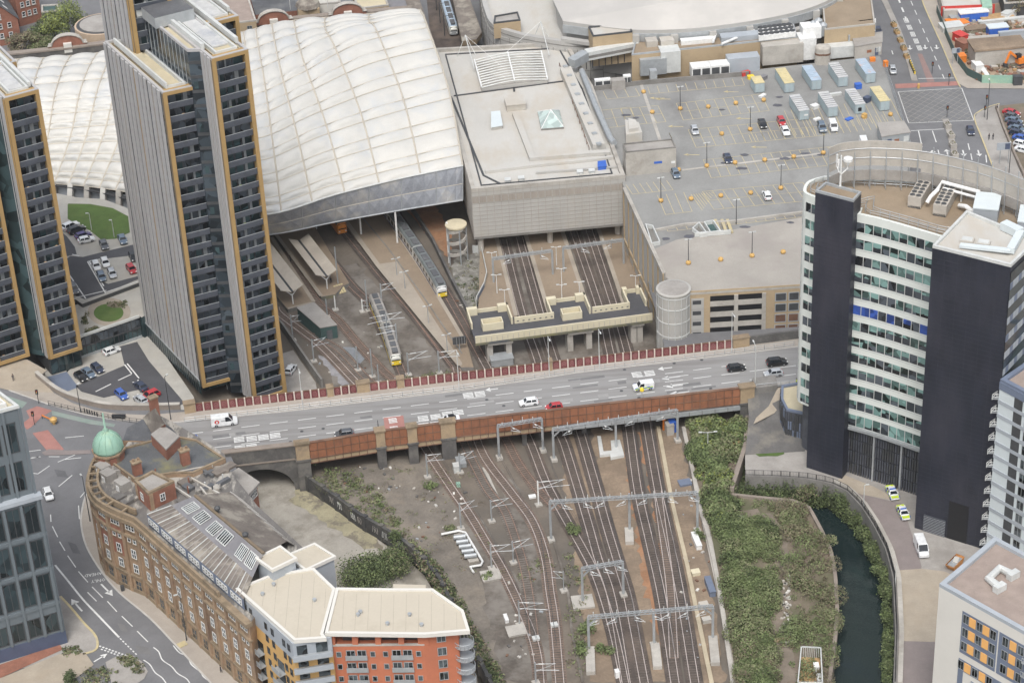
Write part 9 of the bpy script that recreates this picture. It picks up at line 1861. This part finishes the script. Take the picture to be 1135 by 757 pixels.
scatter('flower_bed',Ws([(130,730),(144,727),(155,735),(160,743),(150,747)],ZS),40,.7,[OL[0],[M['leaf_d'],M['leaf_c']]],.35,11,'oval planted bed on the traffic island beside the zigzag lines',z0=ZS+.1,clump=.7,per=24)
scatter('flower_bed',Ws([(78,757),(95,745),(112,740),(130,745),(140,757),(130,790),(85,790)],ZS),90,.8,[OL[0],[M['leaf_d'],M['leaf_c']]],.4,12,'large planted bed at the bottom left garden',z0=ZS+.1,clump=.8,per=22)
scatter('flower_bed',Ws([(70,719),(85,717),(92,724),(72,727)],ZS),24,.6,[OL[0],[M['leaf_d'],M['leaf']]],.35,13,'small triangular planted bed at the office corner',z0=ZS+.1,clump=.5,per=22)
bush('conifer','small dark conifer at the bottom left garden edge',W(79,757,ZS),1.8,3.4,[M['leaf_d']],65,n=420,lobes=6,cat='tree')
scatter('flower_bed',Ws([(118,337),(140,334),(140,342),(126,342)],ZPOD),22,.6,[OL[0],[M['leaf_d'],M['leaf_c']]],.35,14,'planted curve inside the round podium garden',z0=ZPOD+.1,clump=.5,per=18);scatter('flower_bed',Ws([(90,350),(97,348),(98,358),(91,361)],ZPOD),14,.6,[OL[0],[M['leaf_d']]],.35,15,'planted patch left of the round podium garden',z0=ZPOD+.1,clump=.5,per=18);scatter('flower_bed',Ws([(93,369),(105,361),(113,364),(97,371)],ZPOD),16,.6,[OL[0],[M['leaf_d']]],.35,16,'planted strip along the podium edge beside the glass link',z0=ZPOD+.1,clump=.5,per=18)
for x,y,z0,lb in((348,508,3.5,'ivy climbing the stone pier at the left end of the girders'),(464,482,6.5,'ivy tuft beside the third stone pier of the bridge')):
 c=W(x,y,z0);g=G();leaves(g,c,(.9,.7,2.2),160,[M['leaf'],M['leaf_b']],random.Random(3),.4,.3);o=g.build('ivy');tag(o,lb,'ivy')
scatter('wall_moss',Ws([(252,506),(325,499),(325,501),(252,509)],5.6),60,.7,[[M['leaf_d']],[M['leaf_d'],M['leaf']]],.35,17,'moss and ferns on the arched abutment wall',z0=5.7,clump=.6,per=12)
for i,(x,y,h,r,ms,lb)in enumerate(((78,44,12,6.0,['leaf_y','leaf_b','leaf'],'large bright yellow green tree beside the round building'),(62,48,9,5.0,['leaf_y','leaf_b'],'bright green tree left of the largest one'),(50,47,8,4.5,['leaf_d','leaf'],'dark green tree behind the station wall'),(36,54,6,4.5,['twig','leaf_c'],'bare brownish tree in front of the brick houses'),(20,60,6,4,['twig','leaf_c'],'twiggy brown tree at the left behind the station wall'),(47,58,5,4.5,['leaf_c','leaf'],'low olive green tree behind the station wall'))):
 tree(lb,W(x,y,7),h,r,[M[k]for k in ms],70+i,'trees behind the station wall')
for i,(x,y)in enumerate(((1127,16),(1118,10))):tree(('bare brown tree at the top right corner, right one','bare brown tree at the top right corner, left one')[i],W(x,y,7),6,3,[M['twig'],M['leaf_c']],90+i,'trees at the top right')
def haze(d):
 me=bpy.data.meshes.new('haze');s=7200;z0,z1=-7,281
 me.from_pydata([(x*s,y*s+500,z)for z in(z0,z1)for x,y in((-1,-1),(1,-1),(1,1),(-1,1))],[],[(0,3,2,1),(4,5,6,7),(0,1,5,4),(1,2,6,5),(2,3,7,6),(3,0,4,7)])
 o=bpy.data.objects.new('haze',me);COL.objects.link(o);tag(o,'thin pale haze in the air over the whole city','haze',kind='stuff')
 mt=bpy.data.materials.new('haze');mt.use_nodes=True;nt=mt.node_tree;nt.nodes.clear();out=nt.nodes.new('ShaderNodeOutputMaterial');v=nt.nodes.new('ShaderNodeVolumePrincipled')
 v.inputs['Density'].default_value=d;v.inputs['Color'].default_value=(.88,.9,.92,1);v.inputs['Anisotropy'].default_value=.2;nt.links.new(v.outputs[0],out.inputs['Volume']);me.materials.append(mt)
haze(.00006)
w=bpy.data.worlds.new('World');sc.world=w;w.use_nodes=True;nt=w.node_tree
bg=nt.nodes['Background'];sky=nt.nodes.new('ShaderNodeTexSky');sky.sky_type='NISHITA';sky.sun_disc=False
EL,AZ=R(58),R(188)
sky.sun_elevation=EL;sky.sun_rotation=AZ;sky.air_density=1.2;sky.dust_density=4;sky.ozone_density=1
hs=nt.nodes.new('ShaderNodeHueSaturation');hs.inputs['Saturation'].default_value=.42
nt.links.new(sky.outputs[0],hs.inputs['Color']);nt.links.new(hs.outputs[0],bg.inputs['Color']);bg.inputs['Strength'].default_value=.14
sd=bpy.data.lights.new('sun','SUN');so=bpy.data.objects.new('sun',sd);COL.objects.link(so)
sd.energy=1.3;sd.angle=R(22);sd.color=(1,.99,.97)
v=Vector((math.sin(AZ)*math.cos(EL),math.cos(AZ)*math.cos(EL),math.sin(EL)))
so.rotation_euler=(-v).to_track_quat('-Z','Y').to_euler()
sc.view_settings.view_transform='Standard';sc.view_settings.look='None';sc.view_settings.gamma=1;sc.view_settings.exposure=0.51
sc.cycles.max_bounces=5;sc.cycles.diffuse_bounces=3;sc.cycles.glossy_bounces=3
sc.cycles.use_denoising=True
